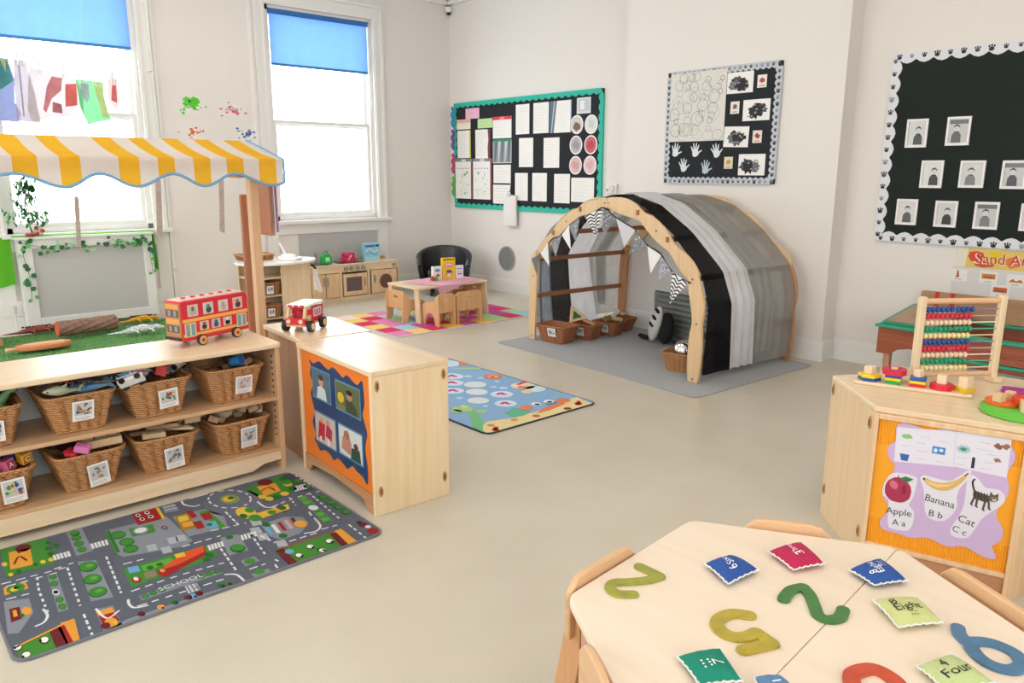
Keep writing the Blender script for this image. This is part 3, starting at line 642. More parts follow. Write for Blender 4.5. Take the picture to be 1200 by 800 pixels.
ROAD=[
('q',[(0.091,0.889),(0.253,0.888),(0.233,0.626),(0.071,0.624)],'#468638',1),
('q',[(0.113,0.843),(0.185,0.83),(0.168,0.666),(0.094,0.68)],'#dd9a3e',2),
('e',0.164,0.87,0.027,0.037,'#6b2a2c',2),
('e',0.145,0.822,0.006,0.016,'#6b2a2c',3),
('l',[(0.112,0.716),(0.138,0.777),(0.155,0.718)],0.008,'#6b2a2c',3,0),
('e',0.25,0.83,0.009,0.019,'#2c6a30',3),
('e',0.237,0.776,0.009,0.019,'#2c6a30',3),
('e',0.235,0.716,0.009,0.02,'#2c6a30',3),
('e',0.227,0.664,0.009,0.018,'#d9b545',3),
('e',0.2,0.665,0.009,0.018,'#d9b545',3),
('e',0.174,0.661,0.009,0.018,'#2c6a30',3),
('e',0.115,0.642,0.009,0.018,'#2c6a30',3),
('e',0.088,0.634,0.008,0.017,'#d9b545',3),
('e',0.084,0.741,0.009,0.02,'#d9b545',3),
('e',0.271,0.783,0.011,0.023,'#2c6a30',2),
('e',0.254,0.744,0.009,0.019,'#468638',2),
('q',[(0.327,0.889),(0.387,0.889),(0.371,0.637),(0.31,0.632)],'#858a94',1),
('e',0.352,0.862,0.018,0.031,'#2c6a30',2),
('e',0.352,0.862,0.016,0.024,'#468638',3),
('e',0.347,0.801,0.018,0.029,'#2c6a30',2),
('e',0.347,0.801,0.016,0.023,'#468638',3),
('e',0.342,0.739,0.018,0.029,'#2c6a30',2),
('e',0.342,0.739,0.016,0.023,'#468638',3),
('e',0.339,0.677,0.017,0.028,'#2c6a30',2),
('e',0.339,0.677,0.015,0.022,'#468638',3),
('q',[(0.302,0.578),(0.359,0.545),(0.336,0.209),(0.268,0.231)],'#858a94',1),
('e',0.323,0.507,0.032,0.047,'#2c6a30',2),
('e',0.324,0.509,0.028,0.037,'#468638',3),
('e',0.329,0.511,0.013,0.015,'#62a044',4),
('e',0.311,0.394,0.031,0.044,'#2c6a30',2),
('e',0.312,0.397,0.027,0.036,'#468638',3),
('e',0.317,0.399,0.013,0.015,'#62a044',4),
('e',0.303,0.283,0.03,0.041,'#2c6a30',2),
('e',0.304,0.286,0.026,0.035,'#468638',3),
('e',0.308,0.287,0.013,0.013,'#62a044',4),
('q',[(0.191,0.544),(0.222,0.541),(0.197,0.228),(0.166,0.229)],'#858a94',1),
('e',0.204,0.517,0.013,0.026,'#2c6a30',2),
('e',0.204,0.517,0.011,0.02,'#468638',3),
('e',0.197,0.453,0.013,0.025,'#2c6a30',2),
('e',0.197,0.453,0.01,0.02,'#468638',3),
('e',0.187,0.318,0.012,0.023,'#2c6a30',2),
('e',0.187,0.318,0.009,0.018,'#468638',3),
('e',0.184,0.261,0.012,0.023,'#2c6a30',2),
('e',0.184,0.261,0.009,0.018,'#468638',3),
('e',0.188,0.382,0.011,0.026,'#d9dade',2),
('e',0.188,0.382,0.008,0.015,'#2c2c30',3),
('q',[(0.051,0.546),(0.12,0.545),(0.119,0.478),(0.045,0.48)],'#dd9a3e',1),
('e',0.084,0.509,0.029,0.04,'#468638',2),
('e',0.078,0.505,0.012,0.019,'#d9b545',3),
('e',0.089,0.512,0.011,0.013,'#2c6a30',3),
('q',[(0.035,0.436),(0.107,0.4),(0.101,0.286),(0.04,0.178),(0.011,0.197)],'#858a94',1),
('e',0.085,0.311,0.014,0.032,'#dd9a3e',3),
('q',[(0.041,0.365),(0.071,0.36),(0.064,0.268),(0.032,0.266)],'#6b2a2c',2),
('q',[(0.048,0.346),(0.059,0.344),(0.056,0.295),(0.044,0.296)],'#dd9a3e',3),
('e',0.067,0.29,0.007,0.014,'#2c6a30',3),
('q',[(0.014,0.097),(0.131,0.12),(0.129,0.006),(0.019,0.006)],'#468638',1),
('q',[(0.156,0.153),(0.198,0.149),(0.182,0.006),(0.146,0.006)],'#dd9a3e',2),
('l',[(0.135,0.131),(0.131,0.006)],0.035,'#6b2a2c',3,0),
('l',[(0.153,0.139),(0.153,0.006)],0.02,'#9c2b2b',3,0),
('l',[(0.014,0.092),(0.195,0.147)],0.01,'#dd9a3e',4,0),
('e',0.094,0.076,0.013,0.023,'#2c2c30',3),
('e',0.095,0.078,0.011,0.019,'#e8e4da',4),
('e',0.084,0.081,0.004,0.01,'#2c2c30',5),
('e',0.035,0.006,0.012,0.021,'#2c2c30',3),
('e',0.035,0.006,0.011,0.017,'#e8e4da',4),
('e',0.025,0.007,0.004,0.009,'#2c2c30',5),
('e',0.021,0.086,0.012,0.021,'#2c2c30',3),
('e',0.021,0.088,0.011,0.017,'#e8e4da',4),
('e',0.01,0.091,0.004,0.009,'#2c2c30',5),
('q',[(0.268,0.166),(0.32,0.151),(0.31,0.006),(0.252,0.006)],'#7d828c',1),
('q',[(0.263,0.148),(0.313,0.142),(0.311,0.086),(0.262,0.103)],'#dd9a3e',2),
('q',[(0.264,0.111),(0.308,0.104),(0.311,0.037),(0.261,0.049)],'#9c2b2b',3),
('e',0.285,0.033,0.019,0.032,'#dd9a3e',4),
('e',0.266,0.019,0.014,0.022,'#6b2a2c',5),
('e',0.295,0.014,0.006,0.015,'#d9b545',6),
('l',[(0.268,0.166),(0.281,0.076),(0.327,0.1)],0.008,'#d9dade',5,0),
('q',[(0.456,0.797),(0.696,0.771),(0.702,0.459),(0.661,0.432),(0.447,0.501),(0.435,0.549)],'#858a94',1),
('q',[(0.452,0.79),(0.471,0.792),(0.451,0.553),(0.432,0.549)],'#468638',2),
('l',[(0.462,0.781),(0.444,0.559)],0.006,'#2c6a30',3,0),
('e',0.485,0.717,0.029,0.042,'#2c6a30',2),
('e',0.485,0.717,0.025,0.032,'#468638',3),
('e',0.495,0.626,0.028,0.041,'#2c6a30',2),
('e',0.495,0.626,0.024,0.032,'#468638',3),
('e',0.489,0.551,0.028,0.039,'#2c6a30',2),
('e',0.489,0.551,0.024,0.03,'#468638',3),
('q',[(0.534,0.749),(0.627,0.728),(0.613,0.64),(0.526,0.659)],'#468638',2),
('e',0.569,0.698,0.031,0.041,'#858a94',3),
('e',0.569,0.698,0.023,0.026,'#d9dade',4),
('e',0.653,0.656,0.011,0.023,'#6b2a2c',3),
('e',0.653,0.656,0.006,0.014,'#858a94',4),
('q',[(0.589,0.889),(0.692,0.889),(0.677,0.753),(0.575,0.757)],'#9c2b2b',2),
('l',[(0.694,0.889),(0.68,0.752)],0.012,'#d9b545',3,0),
('e',0.605,0.86,0.01,0.019,'#d9dade',3),
('e',0.605,0.86,0.006,0.011,'#2c2c30',4),
('e',0.643,0.861,0.01,0.019,'#d9dade',3),
('e',0.643,0.861,0.006,0.011,'#2c2c30',4),
('e',0.607,0.807,0.01,0.018,'#d9dade',3),
('e',0.607,0.807,0.006,0.011,'#2c2c30',4),
('e',0.643,0.809,0.011,0.019,'#d9dade',3),
('e',0.643,0.809,0.007,0.011,'#2c2c30',4),
('q',[(0.716,0.889),(0.768,0.885),(0.759,0.794),(0.702,0.809)],'#858a94',1),
('l',[(0.714,0.869),(0.768,0.862)],0.006,'#d9dade',2,0),
('l',[(0.711,0.837),(0.763,0.826)],0.006,'#d9dade',2,0),
('q',[(0.716,0.745),(0.852,0.734),(0.892,0.612),(0.86,0.486),(0.703,0.507)],'#858a94',1),
('q',[(0.723,0.747),(0.782,0.738),(0.756,0.565),(0.7,0.575)],'#9a7a3a',2),
('q',[(0.729,0.725),(0.769,0.72),(0.76,0.664),(0.72,0.666)],'#d9b545',3),
('q',[(0.724,0.655),(0.764,0.644),(0.755,0.595),(0.715,0.605)],'#dd9a3e',3),
('q',[(0.777,0.764),(0.803,0.756),(0.799,0.672),(0.773,0.67)],'#9c2b2b',3),
('q',[(0.761,0.63),(0.795,0.625),(0.785,0.544),(0.754,0.547)],'#9c2b2b',3),
('q',[(0.818,0.72),(0.859,0.715),(0.856,0.49),(0.83,0.488)],'#468638',2),
('q',[(0.815,0.692),(0.855,0.683),(0.845,0.606),(0.808,0.613)],'#9c2b2b',3),
('q',[(0.801,0.595),(0.842,0.584),(0.831,0.512),(0.794,0.52)],'#6aa3c8',3),
('e',0.809,0.559,0.011,0.017,'#2c6a30',4),
('q',[(0.544,0.542),(0.578,0.531),(0.569,0.47),(0.535,0.479)],'#a9adb4',2),
('q',[(0.582,0.483),(0.616,0.472),(0.607,0.412),(0.573,0.421)],'#a9adb4',2),
('q',[(0.629,0.552),(0.664,0.541),(0.654,0.479),(0.619,0.488)],'#a9adb4',2),
('q',[(0.661,0.551),(0.697,0.539),(0.686,0.477),(0.65,0.486)],'#a9adb4',2),
('e',0.978,0.762,0.123,0.166,'#666b78',1),
('e',0.978,0.762,0.041,0.059,'#7d8f58',3),
('e',0.974,0.765,0.025,0.034,'#d9b545',4),
('e',0.986,0.768,0.014,0.02,'#2c6a30',5),
('l',[(1.052,0.697),(1.039,0.674),(1.022,0.658),(1.002,0.648),(0.981,0.647),(0.96,0.653),(0.94,0.666),(0.922,0.686),(0.909,0.71),(0.899,0.739),(0.895,0.769),(0.897,0.799),(0.904,0.827),(0.916,0.85),(0.933,0.868),(0.952,0.879),(0.974,0.882),(0.997,0.876),(1.018,0.862),(1.036,0.842),(1.05,0.815),(1.059,0.785),(1.062,0.754),(1.06,0.724),(1.052,0.697)],0.008,'#d9dade',3,0.05),
('q',[(1.076,0.836),(1.287,0.873),(1.261,0.644),(1.093,0.628)],'#468638',1),
('q',[(1.133,0.817),(1.22,0.802),(1.201,0.697),(1.115,0.684)],'#dd9a3e',2),
('l',[(1.125,0.753),(1.173,0.771),(1.18,0.715)],0.008,'#6b2a2c',3,0),
('e',1.186,0.843,0.036,0.042,'#6b2a2c',2),
('e',1.271,0.821,0.02,0.029,'#2c6a30',3),
('e',1.26,0.746,0.02,0.028,'#d9b545',3),
('e',1.254,0.68,0.019,0.027,'#2c6a30',3),
('e',1.198,0.65,0.019,0.027,'#d9b545',3),
('e',1.154,0.64,0.018,0.026,'#2c6a30',3),
('e',1.118,0.643,0.018,0.027,'#d9b545',3),
('e',1.103,0.685,0.018,0.027,'#d9b545',3),
('e',1.265,0.773,0.025,0.034,'#468638',4),
('q',[(1.283,0.865),(1.339,0.872),(1.329,0.599),(1.26,0.625)],'#4a4e58',1),
('e',1.339,0.755,0.025,0.034,'#2c6a30',2),
('e',1.339,0.755,0.017,0.022,'#468638',3),
('e',1.339,0.661,0.024,0.032,'#2c6a30',2),
('e',1.339,0.661,0.017,0.021,'#468638',3),
('e',1.336,0.494,0.023,0.031,'#2c6a30',2),
('e',1.336,0.494,0.016,0.02,'#468638',3),
('e',1.332,0.417,0.022,0.03,'#2c6a30',2),
('e',1.332,0.417,0.016,0.02,'#468638',3),
('e',1.328,0.347,0.022,0.029,'#2c6a30',2),
('e',1.328,0.347,0.015,0.019,'#468638',3),
('e',1.325,0.283,0.021,0.027,'#2c6a30',2),
('e',1.325,0.283,0.015,0.019,'#468638',3),
('q',[(1.227,0.566),(1.264,0.568),(1.229,0.243),(1.191,0.243)],'#858a94',1),
('l',[(1.243,0.562),(1.21,0.243)],0.032,'#3f8a3a',2,0),
('e',1.237,0.548,0.017,0.025,'#62a044',3),
('e',1.231,0.492,0.017,0.024,'#62a044',3),
('e',1.218,0.338,0.016,0.023,'#62a044',3),
('e',1.212,0.275,0.016,0.023,'#62a044',3),
('e',1.227,0.418,0.02,0.029,'#d9dade',3),
('e',0.976,0.568,0.039,0.073,'#d9b545',2),
('e',0.998,0.584,0.018,0.031,'#468638',3),
('e',0.954,0.544,0.015,0.027,'#2c6a30',3),
('e',0.984,0.492,0.026,0.04,'#468638',3),
('q',[(1.006,0.533),(1.158,0.533),(1.142,0.479),(0.994,0.466)],'#d9b545',2),
('e',1.065,0.498,0.018,0.025,'#468638',3),
('e',1.117,0.511,0.019,0.027,'#2c6a30',3),
('e',1.093,0.5,0.011,0.018,'#dd9a3e',4),
('q',[(0.975,0.413),(1.088,0.418),(1.147,0.366),(1.139,0.29),(1.068,0.224),(0.982,0.223),(0.957,0.291)],'#858a94',1),
('e',1.108,0.304,0.025,0.038,'#dd9a3e',4),
('l',[(0.984,0.377),(0.971,0.286)],0.016,'#6aa3c8',3,0),
('l',[(1.014,0.379),(1.0,0.287)],0.016,'#d9dade',3,0),
('l',[(1.044,0.381),(1.03,0.289)],0.016,'#9c2b2b',3,0),
('l',[(1.075,0.383),(1.06,0.29)],0.016,'#c8a0a0',3,0),
('l',[(1.106,0.385),(1.09,0.291)],0.016,'#6b2a2c',3,0),
('e',0.993,0.397,0.016,0.026,'#2c6a30',3),
('e',1.002,0.251,0.017,0.022,'#2c6a30',3),
('q',[(0.914,0.138),(1.19,0.148),(1.177,0.014),(0.918,0.006)],'#468638',1),
('l',[(0.936,0.147),(0.929,0.006)],0.035,'#6b2a2c',3,0),
('l',[(1.17,0.134),(1.155,0.006)],0.03,'#6b2a2c',3,0),
('q',[(1.182,0.147),(1.218,0.15),(1.211,0.006),(1.166,0.006)],'#dd9a3e',2),
('l',[(0.929,0.146),(1.183,0.146)],0.012,'#8a5a3a',3,0),
('e',0.96,0.104,0.017,0.022,'#6aa3c8',4),
('e',0.974,0.047,0.016,0.021,'#2c2c30',3),
('e',0.975,0.05,0.012,0.017,'#e8e4da',4),
('e',0.98,0.035,0.006,0.009,'#2c2c30',5),
('e',1.042,0.086,0.016,0.023,'#2c2c30',3),
('e',1.043,0.088,0.013,0.017,'#e8e4da',4),
('e',1.048,0.073,0.006,0.01,'#2c2c30',5),
('e',1.064,0.006,0.016,0.022,'#2c2c30',3),
('e',1.065,0.008,0.013,0.017,'#e8e4da',4),
('e',1.07,0.006,0.006,0.011,'#2c2c30',5),
('e',1.123,0.076,0.016,0.023,'#2c2c30',3),
('e',1.125,0.079,0.014,0.018,'#e8e4da',4),
('e',1.13,0.063,0.007,0.01,'#2c2c30',5),
('q',[(0.418,0.398),(0.588,0.391),(0.734,0.375),(0.737,0.273),(0.676,0.252),(0.404,0.235)],'#468638',1),
('q',[(0.434,0.4),(0.47,0.388),(0.464,0.335),(0.427,0.348)],'#6aa3c8',3),
('q',[(0.476,0.379),(0.587,0.371),(0.585,0.326),(0.475,0.325)],'#62a044',2),
('e',0.5,0.341,0.012,0.016,'#2c6a30',3),
('e',0.536,0.342,0.012,0.016,'#2c6a30',3),
('q',[(0.511,0.3),(0.722,0.378),(0.7,0.299),(0.525,0.231),(0.508,0.252)],'#9c2b2b',3),
('q',[(0.541,0.312),(0.643,0.377),(0.718,0.382),(0.704,0.33),(0.592,0.293),(0.538,0.292)],'#d4552f',4),
('q',[(0.604,0.384),(0.64,0.38),(0.636,0.342),(0.6,0.346)],'#d9b545',5),
('e',0.528,0.285,0.009,0.016,'#dd9a3e',5),
('e',0.434,0.28,0.016,0.027,'#9c2b2b',3),
('e',0.434,0.287,0.008,0.017,'#d9dade',4),
('q',[(0.467,0.314),(0.508,0.309),(0.501,0.258),(0.463,0.261)],'#8a7a6a',3),
('e',0.709,0.291,0.015,0.022,'#2c6a30',3),
('e',0.685,0.261,0.013,0.018,'#2c6a30',3),
('q',[(0.797,0.409),(0.867,0.389),(0.844,0.228),(0.765,0.234)],'#858a94',1),
('e',0.816,0.27,0.029,0.04,'#2c6a30',3),
('e',0.819,0.275,0.024,0.032,'#468638',4),
('e',0.828,0.385,0.015,0.018,'#2c6a30',3),
('q',[(0.783,0.164),(0.84,0.165),(0.84,0.114),(0.78,0.107)],'#858a94',1),
('e',0.809,0.135,0.021,0.023,'#468638',3),
('q',[(0.772,0.038),(0.839,0.036),(0.84,0.006),(0.773,0.006)],'#858a94',1),
('e',0.803,0.014,0.02,0.023,'#468638',3),
('l',[(0.406,0.136),(0.695,0.138)],0.038,'#858a94',2,0),
('e',0.423,0.138,0.013,0.016,'#2c6a30',3),
('e',0.423,0.138,0.009,0.011,'#468638',4),
('e',0.451,0.141,0.013,0.016,'#2c6a30',3),
('e',0.451,0.141,0.01,0.01,'#468638',4),
('e',0.481,0.141,0.013,0.016,'#2c6a30',3),
('e',0.481,0.141,0.01,0.011,'#468638',4),
('e',0.624,0.143,0.015,0.016,'#2c6a30',3),
('e',0.624,0.143,0.01,0.011,'#468638',4),
('e',0.654,0.142,0.014,0.016,'#2c6a30',3),
('e',0.654,0.142,0.01,0.011,'#468638',4),
('e',0.684,0.141,0.015,0.017,'#2c6a30',3),
('e',0.684,0.141,0.01,0.011,'#468638',4),
('q',[(0.264,0.006),(0.334,0.029),(0.59,0.019),(0.698,0.006),(0.698,0.006),(0.63,0.006),(0.487,0.006),(0.352,0.006),(0.278,0.006)],'#858a94',1),
('e',0.378,0.014,0.012,0.018,'#6b2a2c',3),
('e',0.381,0.016,0.005,0.007,'#2c2c30',4),
('e',0.442,0.007,0.012,0.018,'#dd9a3e',3),
('e',0.445,0.009,0.005,0.007,'#2c2c30',4),
('e',0.489,0.006,0.012,0.017,'#2c6a30',3),
('e',0.492,0.006,0.006,0.008,'#2c2c30',4),
('e',0.536,0.007,0.013,0.018,'#6b2a2c',3),
('e',0.54,0.01,0.006,0.008,'#2c2c30',4),
('e',0.554,0.006,0.012,0.018,'#6aa3c8',3),
('e',0.557,0.008,0.005,0.007,'#2c2c30',4),
('e',0.575,0.007,0.013,0.018,'#6b2a2c',3),
('e',0.578,0.01,0.005,0.009,'#2c2c30',4),
('e',0.655,0.006,0.013,0.018,'#2c6a30',3),
('e',0.659,0.008,0.006,0.009,'#2c2c30',4),
('e',0.681,0.006,0.013,0.018,'#5a6a3a',3),
('e',0.684,0.006,0.006,0.009,'#2c2c30',4),
('q',[(0.553,0.115),(0.594,0.109),(0.588,0.05),(0.545,0.053)],'#c4c7cc',3),
('l',[(0.56,0.115),(0.555,0.055)],0.006,'#7a7e88',4,0),
('l',[(0.574,0.112),(0.569,0.052)],0.006,'#7a7e88',4,0),
('l',[(0.588,0.108),(0.583,0.048)],0.006,'#7a7e88',4,0),
('q',[(0.958,0.49),(0.996,0.477),(0.984,0.409),(0.943,0.421)],'#a9adb4',2),
('q',[(0.956,0.228),(0.992,0.215),(0.98,0.155),(0.942,0.167)],'#a9adb4',2),
('q',[(0.924,0.41),(0.961,0.397),(0.95,0.332),(0.91,0.344)],'#a9adb4',2),
('q',[(0.923,0.336),(0.96,0.323),(0.948,0.26),(0.909,0.272)],'#a9adb4',2),
('l',[(0.244,0.697),(0.24,0.646)],0.0095,'#d9dade',3,0),
('l',[(0.256,0.697),(0.252,0.646)],0.0095,'#d9dade',3,0),
('l',[(0.268,0.697),(0.264,0.645)],0.0095,'#d9dade',3,0),
('l',[(0.281,0.696),(0.277,0.644)],0.0095,'#d9dade',3,0),
('l',[(0.293,0.696),(0.289,0.644)],0.0095,'#d9dade',3,0),
('l',[(0.381,0.704),(0.376,0.651)],0.0095,'#d9dade',3,0),
('l',[(0.394,0.704),(0.389,0.65)],0.0095,'#d9dade',3,0),
('l',[(0.407,0.703),(0.401,0.65)],0.0095,'#d9dade',3,0),
('l',[(0.42,0.703),(0.414,0.649)],0.0095,'#d9dade',3,0),
('l',[(0.434,0.702),(0.427,0.649)],0.0095,'#d9dade',3,0),
('l',[(0.736,0.374),(0.726,0.325)],0.0095,'#d9dade',3,0),
('l',[(0.749,0.373),(0.738,0.325)],0.0095,'#d9dade',3,0),
('l',[(0.762,0.373),(0.751,0.324)],0.0095,'#d9dade',3,0),
('l',[(0.775,0.372),(0.764,0.324)],0.0095,'#d9dade',3,0),
('l',[(0.788,0.372),(0.777,0.323)],0.0095,'#d9dade',3,0),
('l',[(0.873,0.372),(0.861,0.322)],0.0095,'#d9dade',3,0),
('l',[(0.887,0.372),(0.874,0.322)],0.0095,'#d9dade',3,0),
('l',[(0.901,0.371),(0.888,0.321)],0.0095,'#d9dade',3,0),
('l',[(0.914,0.371),(0.901,0.321)],0.0095,'#d9dade',3,0),
('l',[(0.928,0.37),(0.915,0.32)],0.0095,'#d9dade',3,0),
('l',[(1.27,0.701),(1.25,0.639)],0.0095,'#d9dade',3,0),
('l',[(1.283,0.7),(1.262,0.637)],0.0095,'#d9dade',3,0),
('l',[(1.296,0.699),(1.275,0.636)],0.0095,'#d9dade',3,0),
('l',[(1.309,0.698),(1.288,0.635)],0.0095,'#d9dade',3,0),
('l',[(1.322,0.697),(1.301,0.634)],0.0095,'#d9dade',3,0),
('l',[(0.371,0.156),(0.364,0.121),(0.372,0.084),(0.413,0.069)],0.009,'#d9dade',3,0),
('l',[(0.695,0.1),(0.728,0.071),(0.733,0.006)],0.009,'#d9dade',3,0),
('l',[(1.185,0.366),(1.168,0.243),(1.129,0.198),(1.077,0.212)],0.009,'#d9dade',3,0),
('l',[(0.13,0.287),(0.133,0.232),(0.115,0.193),(0.087,0.185)],0.009,'#d9dade',3,0),
('l',[(0.803,0.889),(0.797,0.842),(0.822,0.792),(0.851,0.79)],0.009,'#d9dade',3,0),
('l',[(1.063,0.649),(1.066,0.568),(1.101,0.537)],0.009,'#d9dade',3,0),
('l',[(0.839,0.889),(0.862,0.889),(0.924,0.889)],0.009,'#d9dade',3,0),
('l',[(0.16,0.547),(0.145,0.44),(0.138,0.254)],0.008,'#d9dade',3,0.045),
('l',[(0.261,0.552),(0.232,0.224)],0.008,'#d9dade',3,0.045),
('l',[(0.228,0.159),(0.219,0.006)],0.008,'#d9dade',3,0.045),
('l',[(0.397,0.548),(0.364,0.218)],0.008,'#d9dade',3,0.045),
('l',[(0.049,0.577),(0.255,0.557)],0.008,'#d9dade',3,0.045),
('l',[(0.044,0.444),(0.121,0.433)],0.008,'#d9dade',3,0.045),
('l',[(0.429,0.437),(0.525,0.425)],0.008,'#d9dade',3,0.045),
('l',[(0.651,0.431),(0.805,0.424)],0.008,'#d9dade',3,0.045),
('l',[(0.763,0.314),(0.741,0.104)],0.008,'#d9dade',3,0.045),
('l',[(0.91,0.639),(0.902,0.465)],0.008,'#d9dade',3,0.045),
('l',[(1.289,0.585),(1.259,0.234)],0.008,'#d9dade',3,0.045),
('l',[(1.262,0.161),(1.253,0.006)],0.008,'#d9dade',3,0.045),
('l',[(0.394,0.206),(0.563,0.207),(0.728,0.19)],0.008,'#d9dade',3,0.045),
('l',[(0.381,0.087),(0.622,0.073),(0.686,0.068)],0.008,'#d9dade',3,0.045),
('l',[(0.907,0.354),(0.877,0.143)],0.008,'#d9dade',3,0.045),
('l',[(0.872,0.046),(0.867,0.006)],0.008,'#d9dade',3,0.045),
('l',[(0.791,0.495),(0.935,0.469)],0.008,'#d9dade',3,0.045),
('l',[(1.196,0.594),(1.178,0.493)],0.008,'#d9dade',3,0.045),
('l',[(1.191,0.392),(1.172,0.281)],0.008,'#d9dade',3,0.045),
('l',[(0.931,0.313),(0.95,0.214)],0.008,'#d9dade',3,0.045),
('l',[(0.999,0.186),(1.135,0.181)],0.008,'#d9dade',3,0.045),
('l',[(1.151,0.198),(1.23,0.188)],0.008,'#d9dade',3,0.045),
('l',[(1.088,0.549),(1.218,0.574),(1.338,0.566)],0.008,'#d9dade',3,0.045),
('l',[(1.339,0.876),(1.339,0.636)],0.008,'#d9dade',3,0.045),
('l',[(0.782,0.076),(0.846,0.075)],0.008,'#d9dade',3,0.045),
('l',[(0.889,0.082),(0.893,0.061)],0.008,'#d9dade',3,0.045),
('l',[(0.22,0.572),(0.287,0.578)],0.008,'#d9dade',3,0.045),
('l',[(0.059,0.545),(0.245,0.534)],0.008,'#d9dade',3,0.045),
('e',1.308,0.12,0.019,0.026,'#6b2a2c',3),
('e',1.308,0.04,0.023,0.028,'#9c2b2b',3),
('e',1.313,0.087,0.012,0.015,'#d9dade',4),
('e',1.306,0.15,0.011,0.014,'#2c2c30',4),
]
SEA=[
('q',[(0.006,0.017),(0.042,0.114),(0.145,0.179),(0.322,0.125),(0.513,0.127),(0.778,0.165),(0.944,0.181),(0.905,0.006),(0.8,0.006),(0.383,0.006),(0.061,0.006)],'#e8d5a0',1),
('q',[(0.28,0.578),(0.242,0.43),(0.146,0.218),(0.006,0.049),(0.01,0.142),(0.138,0.349)],'#7fc08a',2),
('q',[(0.33,0.223),(0.462,0.282),(0.483,0.154),(0.406,0.115),(0.322,0.125)],'#6ab89a',2),
('e',0.189,0.477,0.064,0.07,'#a9d08a',3),
('e',0.249,0.359,0.036,0.04,'#a9d08a',3),
('e',0.128,0.464,0.034,0.039,'#a9d08a',3),
('e',0.227,0.51,0.023,0.026,'#e8d5a0',4),
('e',0.63,1.166,0.081,0.091,'#cfe0f4',2),
('l',[(0.593,1.175),(0.647,1.198),(0.639,1.158),(0.65,1.13)],0.025,'#cf3f6a',3,0),
('e',0.52,1.021,0.077,0.087,'#cfe0f4',2),
('l',[(0.484,1.03),(0.536,1.051),(0.528,1.013),(0.539,0.987)],0.025,'#cf3f6a',3,0),
('e',0.399,0.852,0.073,0.08,'#cfe0f4',2),
('l',[(0.364,0.861),(0.413,0.881),(0.407,0.845),(0.418,0.82)],0.025,'#cf3f6a',3,0),
('e',0.599,0.565,0.078,0.08,'#cfe0f4',2),
('l',[(0.565,0.574),(0.615,0.591),(0.607,0.557),(0.618,0.533)],0.025,'#cf3f6a',3,0),
('e',0.476,0.383,0.074,0.075,'#cfe0f4',2),
('l',[(0.444,0.393),(0.491,0.407),(0.484,0.376),(0.494,0.353)],0.025,'#cf3f6a',3,0),
('e',0.615,0.876,0.081,0.085,'#d8dfe4',2),
('e',0.505,0.723,0.076,0.081,'#d8dfe4',2),
('e',0.384,0.557,0.073,0.076,'#d8dfe4',2),
('e',0.854,0.958,0.069,0.076,'#e0855a',3),
('e',0.854,0.958,0.038,0.042,'#e8b090',4),
('e',0.843,0.95,0.016,0.018,'#c04040',5),
('q',[(0.868,1.397),(0.944,1.334),(0.944,1.481),(0.944,1.49)],'#e0855a',3),
('l',[(0.77,1.32),(0.944,1.213)],0.05,'#a9d0a0',2,0),
('e',0.888,1.515,0.103,0.128,'#cfe0ea',2),
('e',0.859,0.625,0.087,0.09,'#ead9c0',2),
('e',0.898,0.51,0.078,0.077,'#cfe0ea',2),
('l',[(0.839,0.669),(0.944,0.696),(0.944,0.697)],0.03,'#d04a50',3,0),
('e',0.768,0.493,0.04,0.04,'#e8d5a0',3),
('e',0.823,0.602,0.035,0.036,'#e0855a',3),
('e',0.621,0.242,0.035,0.035,'#f0f0f0',3),
('e',0.619,0.231,0.018,0.019,'#2a2a40',4),
('e',0.723,0.228,0.036,0.035,'#f0f0f0',3),
('e',0.72,0.216,0.02,0.019,'#2a2a40',4),
('e',0.513,0.224,0.047,0.045,'#e0855a',3),
('q',[(0.479,0.092),(0.589,0.148),(0.778,0.165),(0.777,0.12),(0.585,0.086)],'#e0855a',3),
('e',0.812,0.183,0.052,0.05,'#e0855a',3),
('e',0.707,0.181,0.045,0.044,'#5a8fc0',2),
('l',[(0.845,0.074),(0.863,0.059)],0.025,'#cf4a3a',4,0),
('l',[(0.845,0.074),(0.821,0.082)],0.025,'#cf4a3a',4,0),
('l',[(0.845,0.074),(0.885,0.105)],0.025,'#cf4a3a',4,0),
('l',[(0.845,0.074),(0.804,0.046)],0.025,'#cf4a3a',4,0),
('l',[(0.845,0.074),(0.828,0.034)],0.025,'#cf4a3a',4,0),
('l',[(0.094,0.038),(0.11,0.025)],0.025,'#cf4a3a',4,0),
('l',[(0.094,0.038),(0.073,0.045)],0.025,'#cf4a3a',4,0),
('l',[(0.094,0.038),(0.124,0.065)],0.025,'#cf4a3a',4,0),
('l',[(0.094,0.038),(0.063,0.013)],0.025,'#cf4a3a',4,0),
('l',[(0.094,0.038),(0.084,0.006)],0.025,'#cf4a3a',4,0),
('e',0.292,0.091,0.024,0.024,'#d89a70',3),
('e',0.447,0.058,0.025,0.026,'#c86a50',3),
('e',0.706,0.015,0.027,0.026,'#8a4a30',3),
('e',0.116,0.107,0.023,0.024,'#d0906a',3),
('e',0.718,1.089,0.031,0.035,'#bcd6ee',2),
('e',0.761,0.992,0.023,0.024,'#bcd6ee',2),
('e',0.677,0.74,0.024,0.026,'#bcd6ee',2),
('e',0.709,0.675,0.033,0.034,'#bcd6ee',2),
('e',0.342,0.432,0.018,0.02,'#bcd6ee',2),
('e',0.791,0.839,0.021,0.022,'#bcd6ee',2),
('e',0.323,0.683,0.024,0.027,'#bcd6ee',2),
]

